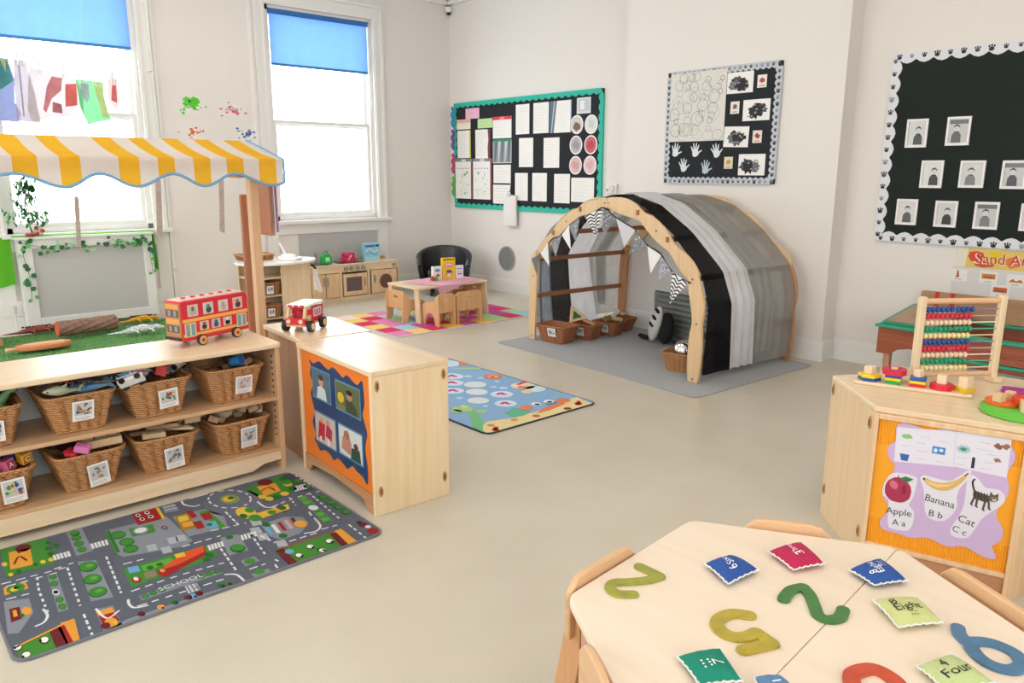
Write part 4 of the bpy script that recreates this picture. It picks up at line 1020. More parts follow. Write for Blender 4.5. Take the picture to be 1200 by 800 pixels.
# ------------------------------------------------------------------ low shelf unit
SHW = wood('shelf_side_wood', '#d8b28a', '#caa077', 'Z'); SHY = wood('shelf_board_wood', '#d4ae86', '#c69c72', 'Y')
t = thing('shelf_unit', 'low open birch shelf unit holding rows of wicker baskets', 'shelf', (-3.76, .72, 0))
g = G(); g.rbox(-.225, .225, -.885, .885, .645, .67, .03); build('top_board', g, BIRCHY, t, bevel=.006)
for y in (-.865, .865):
    g = G(); g.prism([(-.20, 0), (-.14, 0), (-.12, .05), (.10, .05), (.12, 0), (.205, 0), (.205, .645), (-.20, .645)], -.012, .012, T(0, y, 0) @ R(PI/2, 'X'))
    e = build('end_panel', g, SHW, t, bevel=.002)
    for k in range(14):
        g = G(); g.cyl((.165, -.013*(1 if y > 0 else -1)*1.0, .18+k*.032), (.165, -.016*(1 if y > 0 else -1), .18+k*.032), .006, n=8)
        if k == 0: pg = build('peg_hole', g, mat('dark_hole', '#5a3d26', .8), e); pg.location = (0, y, 0)
        else: c = pg.copy(); c.parent = e; c.location = (0, y, k*.032); C.objects.link(c)
g = G(); g.bx(-.20, .20, -.853, .853, .37, .39); build('middle_shelf', g, SHY, t, bevel=.003)
g = G(); g.bx(-.20, .20, -.853, .853, .099, .117); build('bottom_shelf', g, SHY, t, bevel=.003)
g = G(); g.wprism([(-.853, .025), (.70, .025), (.76, .05), (.853, .055), (.853, .099), (-.853, .099)], -.01, .01, T(.19, 0, 0) @ R(PI/2)); build('kick_rail', g, BIRCHY, t, bevel=.002)
g = G(); g.bx(-.212, -.2005, -.853, .853, .06, .64); build('back_panel', g, mat('pale_grey_board', '#cfd2d0', .6), t)
for z in (.08, .62):
    g = G(); g.rbox(-.012, .012, -.03, .0, 0, .008, .008); c = build('bracket', g, MAPLE, t); c.matrix_world = T(-3.56, 1.598, z) @ R(PI/2, 'Y') @ R(PI, 'Z')

# ------------------------------------------------------------------ wicker baskets
def wicker_mat(name, c1, c2):
    m = bpy.data.materials.new(name); m.use_nodes = True; nt = m.node_tree; b = nt.nodes['Principled BSDF']; b.inputs['Roughness'].default_value = .55
    tc = nt.nodes.new('ShaderNodeTexCoord'); w = nt.nodes.new('ShaderNodeTexWave'); w.bands_direction = 'Z'; w.inputs['Scale'].default_value = 30; w.inputs['Distortion'].default_value = 1.5; w.inputs['Detail'].default_value = 2; w.inputs['Detail Scale'].default_value = 2
    r = nt.nodes.new('ShaderNodeValToRGB'); r.color_ramp.elements[0].color = lin(c2); r.color_ramp.elements[1].color = lin(c1); r.color_ramp.elements[0].position = .1; r.color_ramp.elements[1].position = .6
    bp = nt.nodes.new('ShaderNodeBump'); bp.inputs['Strength'].default_value = .7; bp.inputs['Distance'].default_value = .003
    nt.links.new(tc.outputs['Object'], w.inputs['Vector']); nt.links.new(w.outputs['Fac'], r.inputs[0]); nt.links.new(r.outputs[0], b.inputs['Base Color']); nt.links.new(w.outputs['Fac'], bp.inputs['Height']); nt.links.new(bp.outputs['Normal'], b.inputs['Normal']); return m
WICK = wicker_mat('wicker', '#cf9a66', '#9c673a'); WICKD = wicker_mat('wicker_dark', '#b07a4a', '#8a5a34'); WICKR = wicker_mat('red_brown_wicker', '#b87850', '#8a5030')
def rr_pt(u, a, b, r):
    """point on a rounded rectangle outline, u in 0..1"""
    La, Lb, Lc = 2*(a-r), 2*(b-r), PI*r/2; tot = 2*La + 2*Lb + 4*Lc; s = (u % 1)*tot
    for k, (L, kind) in enumerate(((Lb, 's'), (Lc, 'c'), (La, 's'), (Lc, 'c'), (Lb, 's'), (Lc, 'c'), (La, 's'), (Lc, 'c'))):
        if s <= L + 1e-9: break
        s -= L
    q = k // 2
    if kind == 's':
        if q == 0: p, n = (a, -b+r+s), (1, 0)
        elif q == 1: p, n = (a-r-s, b), (0, 1)
        elif q == 2: p, n = (-a, b-r-s), (-1, 0)
        else: p, n = (-a+r+s, -b), (0, -1)
    else:
        t = s/r + q*PI/2; cx, cy = ((a-r, b-r), (-a+r, b-r), (-a+r, -b+r), (a-r, -b+r))[q]; n = (math.cos(t), math.sin(t)); p = (cx + r*n[0], cy + r*n[1])
    return p, n
def wicker_mesh(at, bt, ab, bb, h, nst=20, rows=12, amp=.006):
    g = G(); nu = nst*4; nv = rows*2
    def f(u, v, inner=False):
        k = v**1.1; a = ab + (at-ab)*k; b = bb + (bt-bb)*k; p, n = rr_pt(u, a, b, .03 + .012*v)
        o = amp*1.1*(2*abs(math.cos(PI*u*nst))**.7-1) + amp*.8*(math.sin(PI*v*rows) ** 2 - .5)*(1 if int(u*nst*2) % 2 else -1)
        if inner: o = -.010 + amp*.5*math.cos(2*PI*u*nst)
        return (p[0]+n[0]*o, p[1]+n[1]*o, .004 + h*v)
    g.sheet(lambda u, v: f(u, v), nu, nv)
    g.sheet(lambda u, v: f(1-u, v, True), nu, 4)
    g.prism([rr_pt(i/24, ab, bb, .03)[0] for i in range(24)], .0, .01)
    return g
def rim_mesh(a, b, z, r=.009):
    g = G(); n = 120; path = []
    for k in range(2):
        path = [(rr_pt(i/n, a, b, .045)[0][0] + .5*r*math.cos(2*PI*i/n*24 + k*PI)*rr_pt(i/n, a, b, .045)[1][0], rr_pt(i/n, a, b, .045)[0][1] + .5*r*math.cos(2*PI*i/n*24 + k*PI)*rr_pt(i/n, a, b, .045)[1][1], z + .5*r*math.sin(2*PI*i/n*24 + k*PI)) for i in range(n)]
        g.tube(path, r*.7, 6, True)
    return g
def make_basket(name, label, group, at=.15, bt=.143, ab=.11, bb=.098, h=.165, m=None):
    t = thing(name, label, 'basket', (0, 0, 0), 0, group); m = m or WICK
    build('basket_body', wicker_mesh(at, bt, ab, bb, h), m, t, 60); build('rim', rim_mesh(at, bt, h+.003), m, t, 60); return t
bk0 = make_basket('wicker_basket', 'x', 'wicker baskets on the shelf unit')
def card(root, at, ab, h, y, z, tilt, w, hh, draw, label=None):
    """picture card hanging on the basket's +X face"""
    p = P('wall', base=.002); p.col = lin('#f4f2f0'); p.bx(-w/2, w/2, -.0018, 0, -hh/2, hh/2); p.col = None; p.rect(-w/2*.82, -hh/2*.45, w/2*.82, hh/2*.85, '#cfd0d2', 1); draw(p, w/2*.8, hh/2*.62, hh*.1)
    p.lines(-w*.38, -hh*.45, w*.38, -hh*.28, 2, '#8f9296', 1, .001)
    o = build('label_card', p, PRG, root); x = ab + (at-ab)*(z/h) + .015
    o.matrix_parent_inverse = I4; o.matrix_basis = T(x, y, z) @ R(PI/2) @ R(math.atan2(at-ab, h), 'X') @ R(tilt, 'Y'); return o
def speck(seed, cols):
    def d(p, a, b, off):
        r = random.Random(seed)
        for k in range(16): p.blob(r.uniform(-a*.8, a*.8), off + r.uniform(-b*.75, b*.75), r.uniform(.1, .3)*a, r.uniform(.1, .3)*b, r.choice(cols), 2 + k % 3, k, .3, 8)
    return d
BASK = [ # y, upper, card y offset, card z, tilt, label, card colours
 (.345, 1, .03, .075, 0, 'wicker basket on the upper shelf cut by the left picture edge, dinosaurs inside', ['#5a7a5a', '#8a9aa0', '#3a3f44']),
 (.70, 1, .0, .10, .03, 'upper shelf wicker basket heaped with sea creatures', ['#4a6a8a', '#a9783a', '#9aa4ac', '#6a5a7a']),
 (1.03, 1, .03, .085, -.08, 'upper shelf wicker basket full of white toy vans', ['#c04a4a', '#4a8a5a', '#d0c84a', '#5a4a6a', '#dedede']),
 (1.385, 1, .03, .085, .0, 'upper shelf wicker basket at the end with a blue cup inside', ['#c9a49a', '#d8d0d0', '#b08a8a']),
 (.36, 0, .06, .085, -.05, 'lower shelf basket of coloured letter blocks at the left edge', ['#3a5aa0', '#d0c84a', '#4a9a5a', '#c05a4a']),
 (.71, 0, .02, .070, -.12, 'lower shelf basket with a wooden tray and a red flower on top', ['#8a6aa0', '#b0a060', '#6a7a50', '#d0c8c0']),
 (1.045, 0, .02, .065, -.1, 'lower shelf basket of thin wooden sticks', ['#8a8a84', '#b0b0a8', '#cfcfc8', '#6a6a66']),
 (1.40, 0, .02, .085, -.05, 'lower shelf basket of pale wood offcuts at the end', ['#8a8a84', '#b8b4a8', '#d8d4cc'])]
BKT = []
for i, (y, up, cy, cz, tl, lb, cc) in enumerate(BASK):
    loc = (-3.735, y, .3915 if up else .1185); rz = (-.02, .03, .0, .02, -.03, .05, -.02, .03)[i]
    b = bk0 if i == 0 else dup(bk0, loc, rz, lb)
    b.location = loc; b.rotation_euler = (0, 0, rz); b['label'] = lb; BKT.append((b, cy, cz, tl, cc))
for i, (b, cy, cz, tl, cc) in enumerate(BKT): card(b, .15, .11, .165, cy, cz, tl, .085, .095 if i < 4 else .115, speck(i+20, cc))

# ---- toys that fill the baskets
RND = random.Random(5)
def place(o, x, y, z, rx=0, ry=0, rz=0): o.location = (x, y, z); o.rotation_euler = (rx, ry, rz); return o
def boxmesh(x, y, z, b=.002): g = G(); g.bx(-x/2, x/2, -y/2, y/2, -z/2, z/2); return g
def fish_toy(name, label, col, belly, group, L=.16):
    t = thing(name, label, 'toy', group=group); g = G(); n = 14
    prof = [(0, .01), (.15, .55), (.35, .95), (.5, 1), (.7, .7), (.85, .35), (1, .16)]
    g.lathe([(r*L*.17, z*L) for z, r in prof], n, R(PI/2, 'Y') @ S(.85, 1, 1)); build('body', g, mat('toy_'+col, col, .35), t, 60)
    g = G(); g.wprism([(L*.95, 0), (L*1.2, L*.22), (L*1.14, 0), (L*1.2, -L*.16)], -.003, .003); build('tail_fin', g, mat('toy_'+col, col, .35), t); g = G(); g.wprism([(L*.45, L*.1), (L*.68, L*.28), (L*.66, L*.08)], -.003, .003); build('dorsal_fin', g, mat('toy_'+col, col, .35), t)
    g = G(); g.lathe([(r*L*.15, z*L) for z, r in prof], n, T(.004, 0, -.006) @ R(PI/2, 'Y') @ S(.85, .9, 1)); build('belly', g, mat('toy_'+belly, belly, .4), t, 60)
    g = G(); [g.ball((L*.13, s*L*.085, L*.04), .004, 8) for s in (-1, 1)]; build('eyes', g, BLACKM, t, 60); return t
def crab_toy(name, label, col, group):
    t = thing(name, label, 'toy', group=group); m = mat('toy_'+col, col, .35)
    g = G(); g.ball((0, 0, 0), (.045, .028, .018), 12); g.ball((.05, 0, 0), (.02, .018, .012), 10); g.ball((-.045, 0, .002), (.02, .022, .010), 10); build('body', g, m, t, 60)
    for s in (-1, 1):
        g = G(); g.tube([(.03, s*.02, 0), (.07, s*.045, .01), (.10, s*.03, .012)], [.006, .007, .004], 6); g.ball((.10, s*.03, .012), (.022, .012, .008), 8); g.tube([(.115, s*.03, .012), (.135, s*.022, .012)], [.005, .002], 5); build('claw', g, m, t, 60)
        for k in range(3): g = G(); g.tube([(.015-k*.022, s*.02, 0), (.015-k*.026, s*.045, .012), (.012-k*.03, s*.062, -.012)], .003, 5); build('leg', g, m, t, 60)
    return t
def dino_toy(name, label, col, group):
    t = thing(name, label, 'toy', group=group); m = mat('toy_'+col, col, .5)
    g = G(); g.tube([(-.10, 0, .0), (-.06, 0, .012), (0, 0, .02), (.04, 0, .03), (.07, 0, .055), (.10, 0, .06)], [.003, .012, .026, .02, .011, .013], 10); build('body', g, m, t, 60)
    for x in (-.015, .03):
        for s in (-1, 1): g = G(); g.tube([(x, s*.014, .01), (x+.005, s*.022, -.015), (x, s*.022, -.035)], [.009, .007, .006], 6); build('leg', g, m, t, 60)
    return t
def van_toy(name, label, col, stripe, group):
    t = thing(name, label, 'toy', group=group)
    g = G(); g.wprism([(-.055, 0), (.055, 0), (.055, .02), (.035, .028), (.02, .05), (-.055, .05)], -.024, .024); build('body', g, mat('toy_'+col, col, .3), t, bevel=.004)
    p = P('wall', base=.0246, step=.0003)
    p.poly([(.015, .027), (.03, .027), (.018, .045), (.01, .045)], '#3f9ac0', 1); p.rect(-.048, .027, .005, .044, '#5ab0d0', 1); p.rect(-.05, .015, .05, .02, stripe, 1); build('side_print', p, PRG, t)
    for x in (-.033, .033):
        for s in (-1, 1): g = G(); g.cyl((x, s*.022, .002), (x, s*.030, .002), .013, n=14); w = build('wheel', g, BLACKM, t, 40)
    return t
def track_toy(name, label, m, group, L=.14):
    t = thing(name, label, 'toy', group=group); g = G(); g.bx(-L/2, L/2, -.02, .02, -.006, .006); build('plank', g, m, t, bevel=.002)
    g = G(); g.cyl((L/2-.01, 0, .006), (L/2-.01, 0, .012), .008, n=10); build('peg', g, m, t, 40); return t
UP, LO = .430, .152; BXc = -3.725
# basket 1: dinosaurs
d = dino_toy('toy_dinosaur', 'green toy dinosaur poking out of the upper left basket', '#5c8a5a', 'dinosaurs in the upper left basket'); place(d, BXc+.04, .37, UP+.135, .1, -.2, 1.2)
for k, (x, y, z, rz, l) in enumerate(((-.05, .30, .13, .4, 'dark toy dinosaur behind the green one'), (.0, .40, .12, 2.3, 'dark toy dinosaur lying lowest near the basket rim'), (.06, .31, .13, 2.9, 'toy dinosaur at the very left picture edge'))):
    c = dup(d, (BXc+x, y, UP+z), None, l, rot=(.2, .3, rz))
    for ch in c.children: ch.data = ch.data.copy(); ch.data.materials[0] = mat(('toy_dark_green', 'toy_dark_grey', 'toy_olive')[k], ('#33443a', '#3a3d40', '#6a7450')[k], .5)
# basket 2: sea creatures
gp = 'sea creatures in the upper basket'
place(fish_toy('toy_shark', 'blue toy shark lying on the heap of sea creatures', '#4f86b4', '#9fb7c6', gp, .17), BXc+.07, .65, UP+.15, .5, -.08, 1.15)
place(fish_toy('toy_whale', 'black toy whale at the back of the sea creatures', '#26282c', '#c9ccce', gp, .15), BXc-.03, .66, UP+.150, 0, -.1, 1.5)
place(fish_toy('toy_fish', 'dark grey toy fish sticking out to the left', '#3f4448', '#6a7076', gp, .12), BXc+.02, .60, UP+.18, .3, .2, 3.3)
place(fish_toy('toy_fish', 'pale green toy fish at the front left of the heap', '#a4ac90', '#c9cdb8', gp, .13), BXc+.12, .575, UP+.165, .6, .1, 1.7)
place(crab_toy('toy_lobster', 'orange toy lobster on the right of the heap', '#e4702c', gp), BXc+.07, .775, UP+.17, .2, -.1, 3.9)
place(crab_toy('toy_crab', 'red toy crab in the middle of the heap', '#c8402c', gp), BXc+.035, .735, UP+.165, .1, .2, .9)
place(crab_toy('toy_crab', 'small black toy crab in front of the red one', '#303134', gp), BXc+.05, .70, UP+.19, .1, .1, 1.2)
place(fish_toy('toy_fish', 'grey and white toy fish near the top of the heap', '#8f979c', '#d8dcdc', gp, .10), BXc+.0, .78, UP+.155, .2, -.3, .8)
place(fish_toy('toy_fish', 'brown toy fish pointing up at the right rim', '#8f6f50', '#b09a80', gp, .11), BXc+.04, .835, UP+.165, 0, -.7, 1.0)
# basket 3: vans
gp = 'toy vans in the upper basket'
for k, (x, y, z, rx, ry, rz, l, c, s) in enumerate(((.10, .945, .18, -.9, -.3, 1.2, 'white toy van with blue windows tipped to the left rim', '#eef0ee', '#c8424a'), (.07, 1.12, .185, -.8, -.35, 1.9, 'white toy van with a red stripe leaning on the right rim', '#f2f2f0', '#b03a6a'),
        (.06, 1.03, .165, -.4, .2, 1.6, 'white toy van with black wheels in the middle', '#e2e2de', '#c8424a'), (.09, 1.055, .15, .3, .1, 2.6, 'red toy car low between the vans', '#c2302f', '#f0f0f0'), (-.05, .98, .175, .2, .3, .5, 'brown wooden toy car at the back of the basket', '#8a5a3c', '#5a3a28'), (-.06, 1.09, .17, .5, 0, 2, 'dark brown toy car at the back right of the basket', '#5e4030', '#3a2a20'))):
    place(van_toy('toy_van', l, c, s, gp), BXc+x, y, UP+z, rx, ry, rz)
for k, (x, y, l) in enumerate(((.03, .90, 'grey wooden block beside the leftmost van'), (-.02, 1.02, 'brown wooden block behind the vans'), (-.08, 1.15, 'brown wooden block at the back rim behind the vans'))):
    tag(place(build('wooden_block', boxmesh(.06, .035, .035), mat('block_%d' % k, ['#8f8a84', '#8a5c3e', '#7a5038'][k], .5), bevel=.002), BXc+x, y, UP+.165, .3*k, .4, k*1.1), l, 'toy', 'wooden blocks in the van basket')
# basket 4: blue cup and bits
gp = 'loose parts in the end basket'
t = thing('blue_cup', 'blue plastic cup lying among brown bits in the end basket', 'cup', group=gp); g = G(); g.lathe([(.0, .0), (.022, 0), (.028, .055), (.024, .055), (.019, .004), (0, .004)], 20); build('cup_body', g, mat('toy_blue', '#2f86c4', .3), t, 40); g = G(); g.lathe([(.029, .05), (.031, .053), (.029, .056), (.027, .053)], 20); build('lip', g, mat('toy_blue_dark', '#2a64b0', .3), t, 50); place(t, BXc+.05, 1.375, UP+.135, .2, 1.3, .9)
for k in range(9):
    a = k*.7; x, y = .06*math.cos(a*2.3), .09*math.sin(a*1.7)
    tag(place(build('loose_part', boxmesh(.05, .03, .028), mat('bit_%d' % (k % 3), ['#8a6248', '#b08a68', '#6a4a3a'][k % 3], .6), bevel=.003), BXc+x, 1.385+y, UP+.10+.012*(k % 3), .3, .4*(k % 2), a), 'small brown wooden loose part around the blue cup', 'toy', gp)
# basket 5: letter blocks
gp = 'letter blocks in the lower left basket'
def letter_block(label, col, face, ch, s=.045):
    t = thing('letter_block', label, 'toy block', group=gp); build('cube', boxmesh(s, s, s), mat('block'+col, col, .4), t, bevel=.003)
    p = P('wall', base=s/2+.0004); p.rect(-s*.38, -s*.38, s*.38, s*.38, face, 0); p.text(ch, 0, 0, s*.5, '#f6f0f0', 1); f = build('letter', p, PRG, t); f.matrix_basis = R(PI/2); 
    p2 = P('floor', base=s/2+.0004); p2.text(ch, 0, 0, s*.5, face, 1); build('letter', p2, PRG, t); return t
for k, (x, y, z, c, f, ch, l, rz) in enumerate(((.10, .36, .155, '#f0e8ea', '#c82f5a', 'S', 'white block with a magenta S at the front', -.1), (.09, .47, .165, '#e0a83a', '#b07a20', 'C', 'yellow letter block at the right rim', .4), (.02, .44, .175, '#2f4f9a', '#20386a', 'B', 'dark blue letter block behind the yellow one', .8), (.02, .37, .16, '#b7bda8', '#8a907a', 'D', 'grey green letter block in the middle', .2), (.11, .415, .15, '#d6648a', '#a04060', 'A', 'pink letter block low at the front', .6), (-.04, .40, .17, '#b0303a', '#701c24', 'E', 'dark red letter block at the back', .5), (-.04, .32, .165, '#a0283a', '#701c24', 'R', 'dark red letter block at the back left', 1.2), (.06, .31, .155, '#3f8a70', '#2a5a4a', 'T', 'green letter block at the left picture edge', .3))):
    place(letter_block(l, c, f, ch), BXc+x, y, LO+z, .15*(k % 3), .25*((k % 2)-.5), rz)
# basket 6: tray, flower
gp = 'toys in the tray basket'
t = thing('wooden_tray', 'pale wooden compartment tray lying across the lower basket', 'tray', group=gp); g = G(); L, W, H = .16, .07, .035
g.bx(-L/2, L/2, -W/2, W/2, 0, .005); [g.bx(-L/2, L/2, y, y+.006, .005, H) for y in (-W/2, W/2-.006)]; [g.bx(x, x+.006, -W/2+.006, W/2-.006, .005, H) for x in (-L/2, -L/6, L/6, L/2-.006)]; build('tray_body', g, MAPLE, t, bevel=.001); place(t, BXc+.065, .775, .300, .04, -.03, 1.5); TRAY = t; t['group'] = 'toys laid over the tray basket'
t = thing('toy_flower', 'red felt flower lying at the front of the lower basket', 'flower', group=gp)
for k in range(6): g = G(); g.ball((.02*math.cos(k*PI/3), .02*math.sin(k*PI/3), 0), (.016, .016, .008), 10); build('petal', g, mat('red_felt', '#d0283c', .8), t, 60)
g = G(); g.ball((0, 0, .004), .01, 10); build('centre', g, mat('dark_red_felt', '#8a1c2c', .8), t, 60); place(t, BXc+.11, .645, LO+.15, .1, .3, 0)
for k, (x, y, z, c, l, d) in enumerate(((.05, .68, .155, '#6e4a34', 'brown wooden block beside the red flower', (.09, .045, .03)), (.11, .725, .145, '#d878b0', 'pink block under the wooden tray', (.06, .04, .03)), (-.04, .66, .15, '#3a2a24', 'dark block at the back of the tray basket', (.08, .05, .04)), (-.02, .74, .15, '#7a4a8a', 'purple block at the back of the tray basket', (.06, .04, .04)), (-.07, .60, .15, '#4a3a34', 'dark brown block at the back left of the tray basket', (.05, .05, .05)))):
    tag(place(build('toy_block', boxmesh(*d), mat('tb'+c, c, .5), bevel=.002), BXc+x, y, LO+z, .2, .3*(k % 2), k*.8+.3), l, 'toy', gp)
# basket 7: sticks
gp = 'sticks in the lower middle basket'; sm = [wood('stick_a', '#b59472', '#8a6a4c', 'X'), wood('stick_b', '#d4bc98', '#b59a74', 'X'), mat('stick_end', '#e4cfac', .6)]
for k in range(16):
    tag(place(build('wooden_stick', boxmesh(.15, .016, .012) if k % 3 else boxmesh(.15, .028, .018), sm[k % 2], bevel=.001), BXc+.03+.04*math.sin(k*1.3), .975+.009*k, LO+.150+.045*abs(math.sin(k*.9)), .2*math.sin(k), -.12, .9+.35*math.sin(k*2.1)), 'thin wooden stick in the bundle heaped in the lower middle basket', 'stick', gp)
tag(place(build('wooden_block', boxmesh(.07, .035, .03), sm[1], bevel=.002), BXc+.09, 1.16, LO+.185, .1, 0, 1.5), 'pale square ended block on the right of the stick heap', 'toy', gp)
tag(place(build('wooden_block', boxmesh(.10, .03, .025), sm[1], bevel=.002), BXc+.11, .985, LO+.15, .1, 0, 1.3), 'pale flat block at the front left of the stick heap', 'toy', gp)
# basket 8: offcuts
gp = 'offcuts in the lower end basket'; r = random.Random(11)
for k in range(20):
    x, y = r.uniform(-.10, .12), r.uniform(-.12, .12); L = r.uniform(.04, .08)
    m = [mat('offcut_white', '#e2d8c6', .6), sm[1], mat('offcut_grey', '#b3a690', .6), sm[0]][k % 4]
    g = G(); g.cyl((-L/2, 0, 0), (L/2, 0, 0), .018, n=10) if k % 3 == 0 else g.bx(-L/2, L/2, -.018, .018, -.015, .015)
    tag(place(build('wood_offcut', g, m, None, 40, bevel=.002), BXc+x, 1.40+y, LO+.135+.05*(1-abs(y)/.14)*r.random()+.02, r.uniform(-.5, .5), r.uniform(-.5, .5), r.uniform(0, 3)), 'short pale wood offcut in the heap of the lower end basket', 'offcut', gp)

# ------------------------------------------------------------------ rugs
def play(p, data, L, W):
    for d in data:
        if d[0] == 'q': p.poly(d[1], d[2], d[3])
        elif d[0] == 'e': p.ell(min(max(d[1], d[3]+.01), L-d[3]-.01), min(max(d[2], d[4]+.01), W-d[4]-.01), d[3], d[4], d[5], d[6], 16)
        else: p.line(d[1], d[2], d[3], d[4], d[5])
def rug(name, label, L, W, base, edge, data, loc, rz, r=.04, extra=None, h=.008):
    t = thing(name, label, 'rug', loc, rz)
    g = G(); g.rbox(0, L, 0, W, .001, h, r); build('pile', g, mat('pile_'+name, base, .95, bump=.6, bscale=500), t)
    g = G(); pr = rrect(0, 0, L, W, r, 6)[::1]; g.tube([(x, y, h*.6) for x, y in rrect(.002, .002, L-.002, W-.002, r, 6)], .0055, 6, True); build('bound_edge', g, mat('edge_'+name, edge, .9), t, 60)
    p = P('floor', base=h+.0005, step=.0005); play(p, data, L, W)
    if extra: extra(p)
    build('printed_pattern', p, PRF, t); return t
ROADX = lambda p: p.text('SCHOOL', .551, .151, .028, '#d9dade', 5, -.0)
rug('road_rug', 'grey road map rug on the floor in front of the shelf unit', 1.345, .895, '#565b68', '#6f7078', ROAD, (-2.585, .235, 0), PI/2, .05, ROADX)
rug('sea_rug', 'blue sea rug with number bubbles and a yellow sand end', .95, 1.68, '#86aed6', '#2f3c48', SEA, (-3.25, 2.70, 0), PI/2, .05)
t = thing('patchwork_rug', 'bright patchwork rug of pastel squares under the little play table', 'rug', (-5.86, 3.80, 0), PI/2)
g = G(); g.rbox(0, 1.82, 0, 1.3, .001, .008, .02); build('pile', g, mat('patch_base', '#d8c8c0', .95), t)
cols = ['#e08ab8', '#f0d080', '#d8406a', '#a9c8dc', '#a8cf9a', '#e8c050', '#c85aa8', '#f2dcd0', '#e8e0a8', '#88b8d0']; r = random.Random(21)
grid = None
p = P('floor', base=.0085, step=.0005); pc = 'gwpyrbow'
rows = [[0,1,2,5,6,5,4,2,3], [2,3,6,2,5,6,4,6,4], [1,0,3,2,4,0,2,6,2], [2,0,4,3,0,2,4,3,6], [1,2,3,1,4,5,8,0,3], [7,1,0,3,2,1,3,0,1]]
for j in range(6):
    for i in range(9): p.rect(.01+i*.2, .03+j*.207, .01+i*.2+.2, .03+j*.207+.207, cols[rows[j][i]], 0)
build('printed_pattern', p, PRF, t)

# ------------------------------------------------------------------ cabinet with the orange photo display
t = thing('storage_cabinet', 'birch cabinet with an orange display of four photos on its long side', 'cabinet', (-2.746, 1.633, 0), math.radians(-2.5))
g = G(); g.rbox(-.765, .004, -.004, .404, .645, .668, .012); build('top_board', g, BIRCH, t, bevel=.004)
def latch(par, M):
    g = G(); g.prism([(.011*math.cos(a)*(1 if abs(math.sin(a)) < .8 else .7), .026*math.sin(a)) for a in [2*PI*k/16 for k in range(16)]], 0, .004); o = build('latch', g, mat('latch_wood', '#b98a5c', .5), par, bevel=.001); o.matrix_parent_inverse = I4; o.matrix_basis = M
    g = G(); g.rbox(-.003, .003, -.014, .014, .004, .006, .003); o2 = build('slot', g, mat('dark_hole', '#5a3d26', .8), o); return o
g = G(); g.bx(-.022, 0, 0, .40, 0, .645); e = build('end_panel', g, wood('pale_birch_upright', '#eed7b2', '#e6caa0', 'Z'), t, bevel=.003)
for y, z in ((.028, .60), (.372, .60), (.03, .115), (.37, .10)): latch(e, T(0.0005, y, z) @ R(PI/2, 'Y') @ R(PI/2))
g = G(); g.bx(-.76, -.738, 0, .40, 0, .645); build('end_panel', g, BIRCHZ, t, bevel=.003)
g = G(); g.bx(-.738, -.022, .02, .032, .09, .645); build('back_board', g, BIRCH, t)
g = G(); g.wprism([(-.738, .0), (-.70, .0), (-.66, .045), (-.40, .06), (-.12, .045), (-.08, .0), (-.022, .0), (-.022, .09), (-.738, .09)], .004, .02); build('kick_rail', g, OAKX, t, bevel=.002)
g = G(); g.bx(-.735, -.025, .388, .396, .05, .645); build('far_board', g, BIRCH, t)
p = P('wall', base=-.012); p.rect(-.736, .092, -.024, .643, '#e87c2a', 0); OB = build('orange_paper', p, print_mat(), t)
OUT = [(-0.64, 0.6), (-0.597, 0.589), (-0.529, 0.612), (-0.478, 0.598), (-0.428, 0.59), (-0.385, 0.612), (-0.328, 0.596), (-0.281, 0.583), (-0.242, 0.603), (-0.188, 0.585), (-0.143, 0.578), (-0.106, 0.605), (-0.094, 0.588), (-0.088, 0.502), (-0.109, 0.452), (-0.087, 0.405), (-0.073, 0.364), (-0.096, 0.294), (-0.084, 0.225), (-0.079, 0.181), (-0.089, 0.124), (-0.125, 0.148), (-0.181, 0.157), (-0.226, 0.171), (-0.277, 0.141), (-0.315, 0.153), (-0.373, 0.164), (-0.417, 0.141), (-0.456, 0.159), (-0.52, 0.165), (-0.565, 0.147), (-0.605, 0.176), (-0.626, 0.19), (-0.61, 0.225), (-0.637, 0.278), (-0.608, 0.336), (-0.624, 0.382), (-0.64, 0.428), (-0.611, 0.484), (-0.638, 0.527), (-0.622, 0.57)]
p = P('wall', base=-.0114); p.col = lin('#24406a'); p.wprism([(v.x, v.y) for v in smooth(OUT, 3, True)], .0095, .012); p.col = None; build('navy_mount', p, PRG, t)
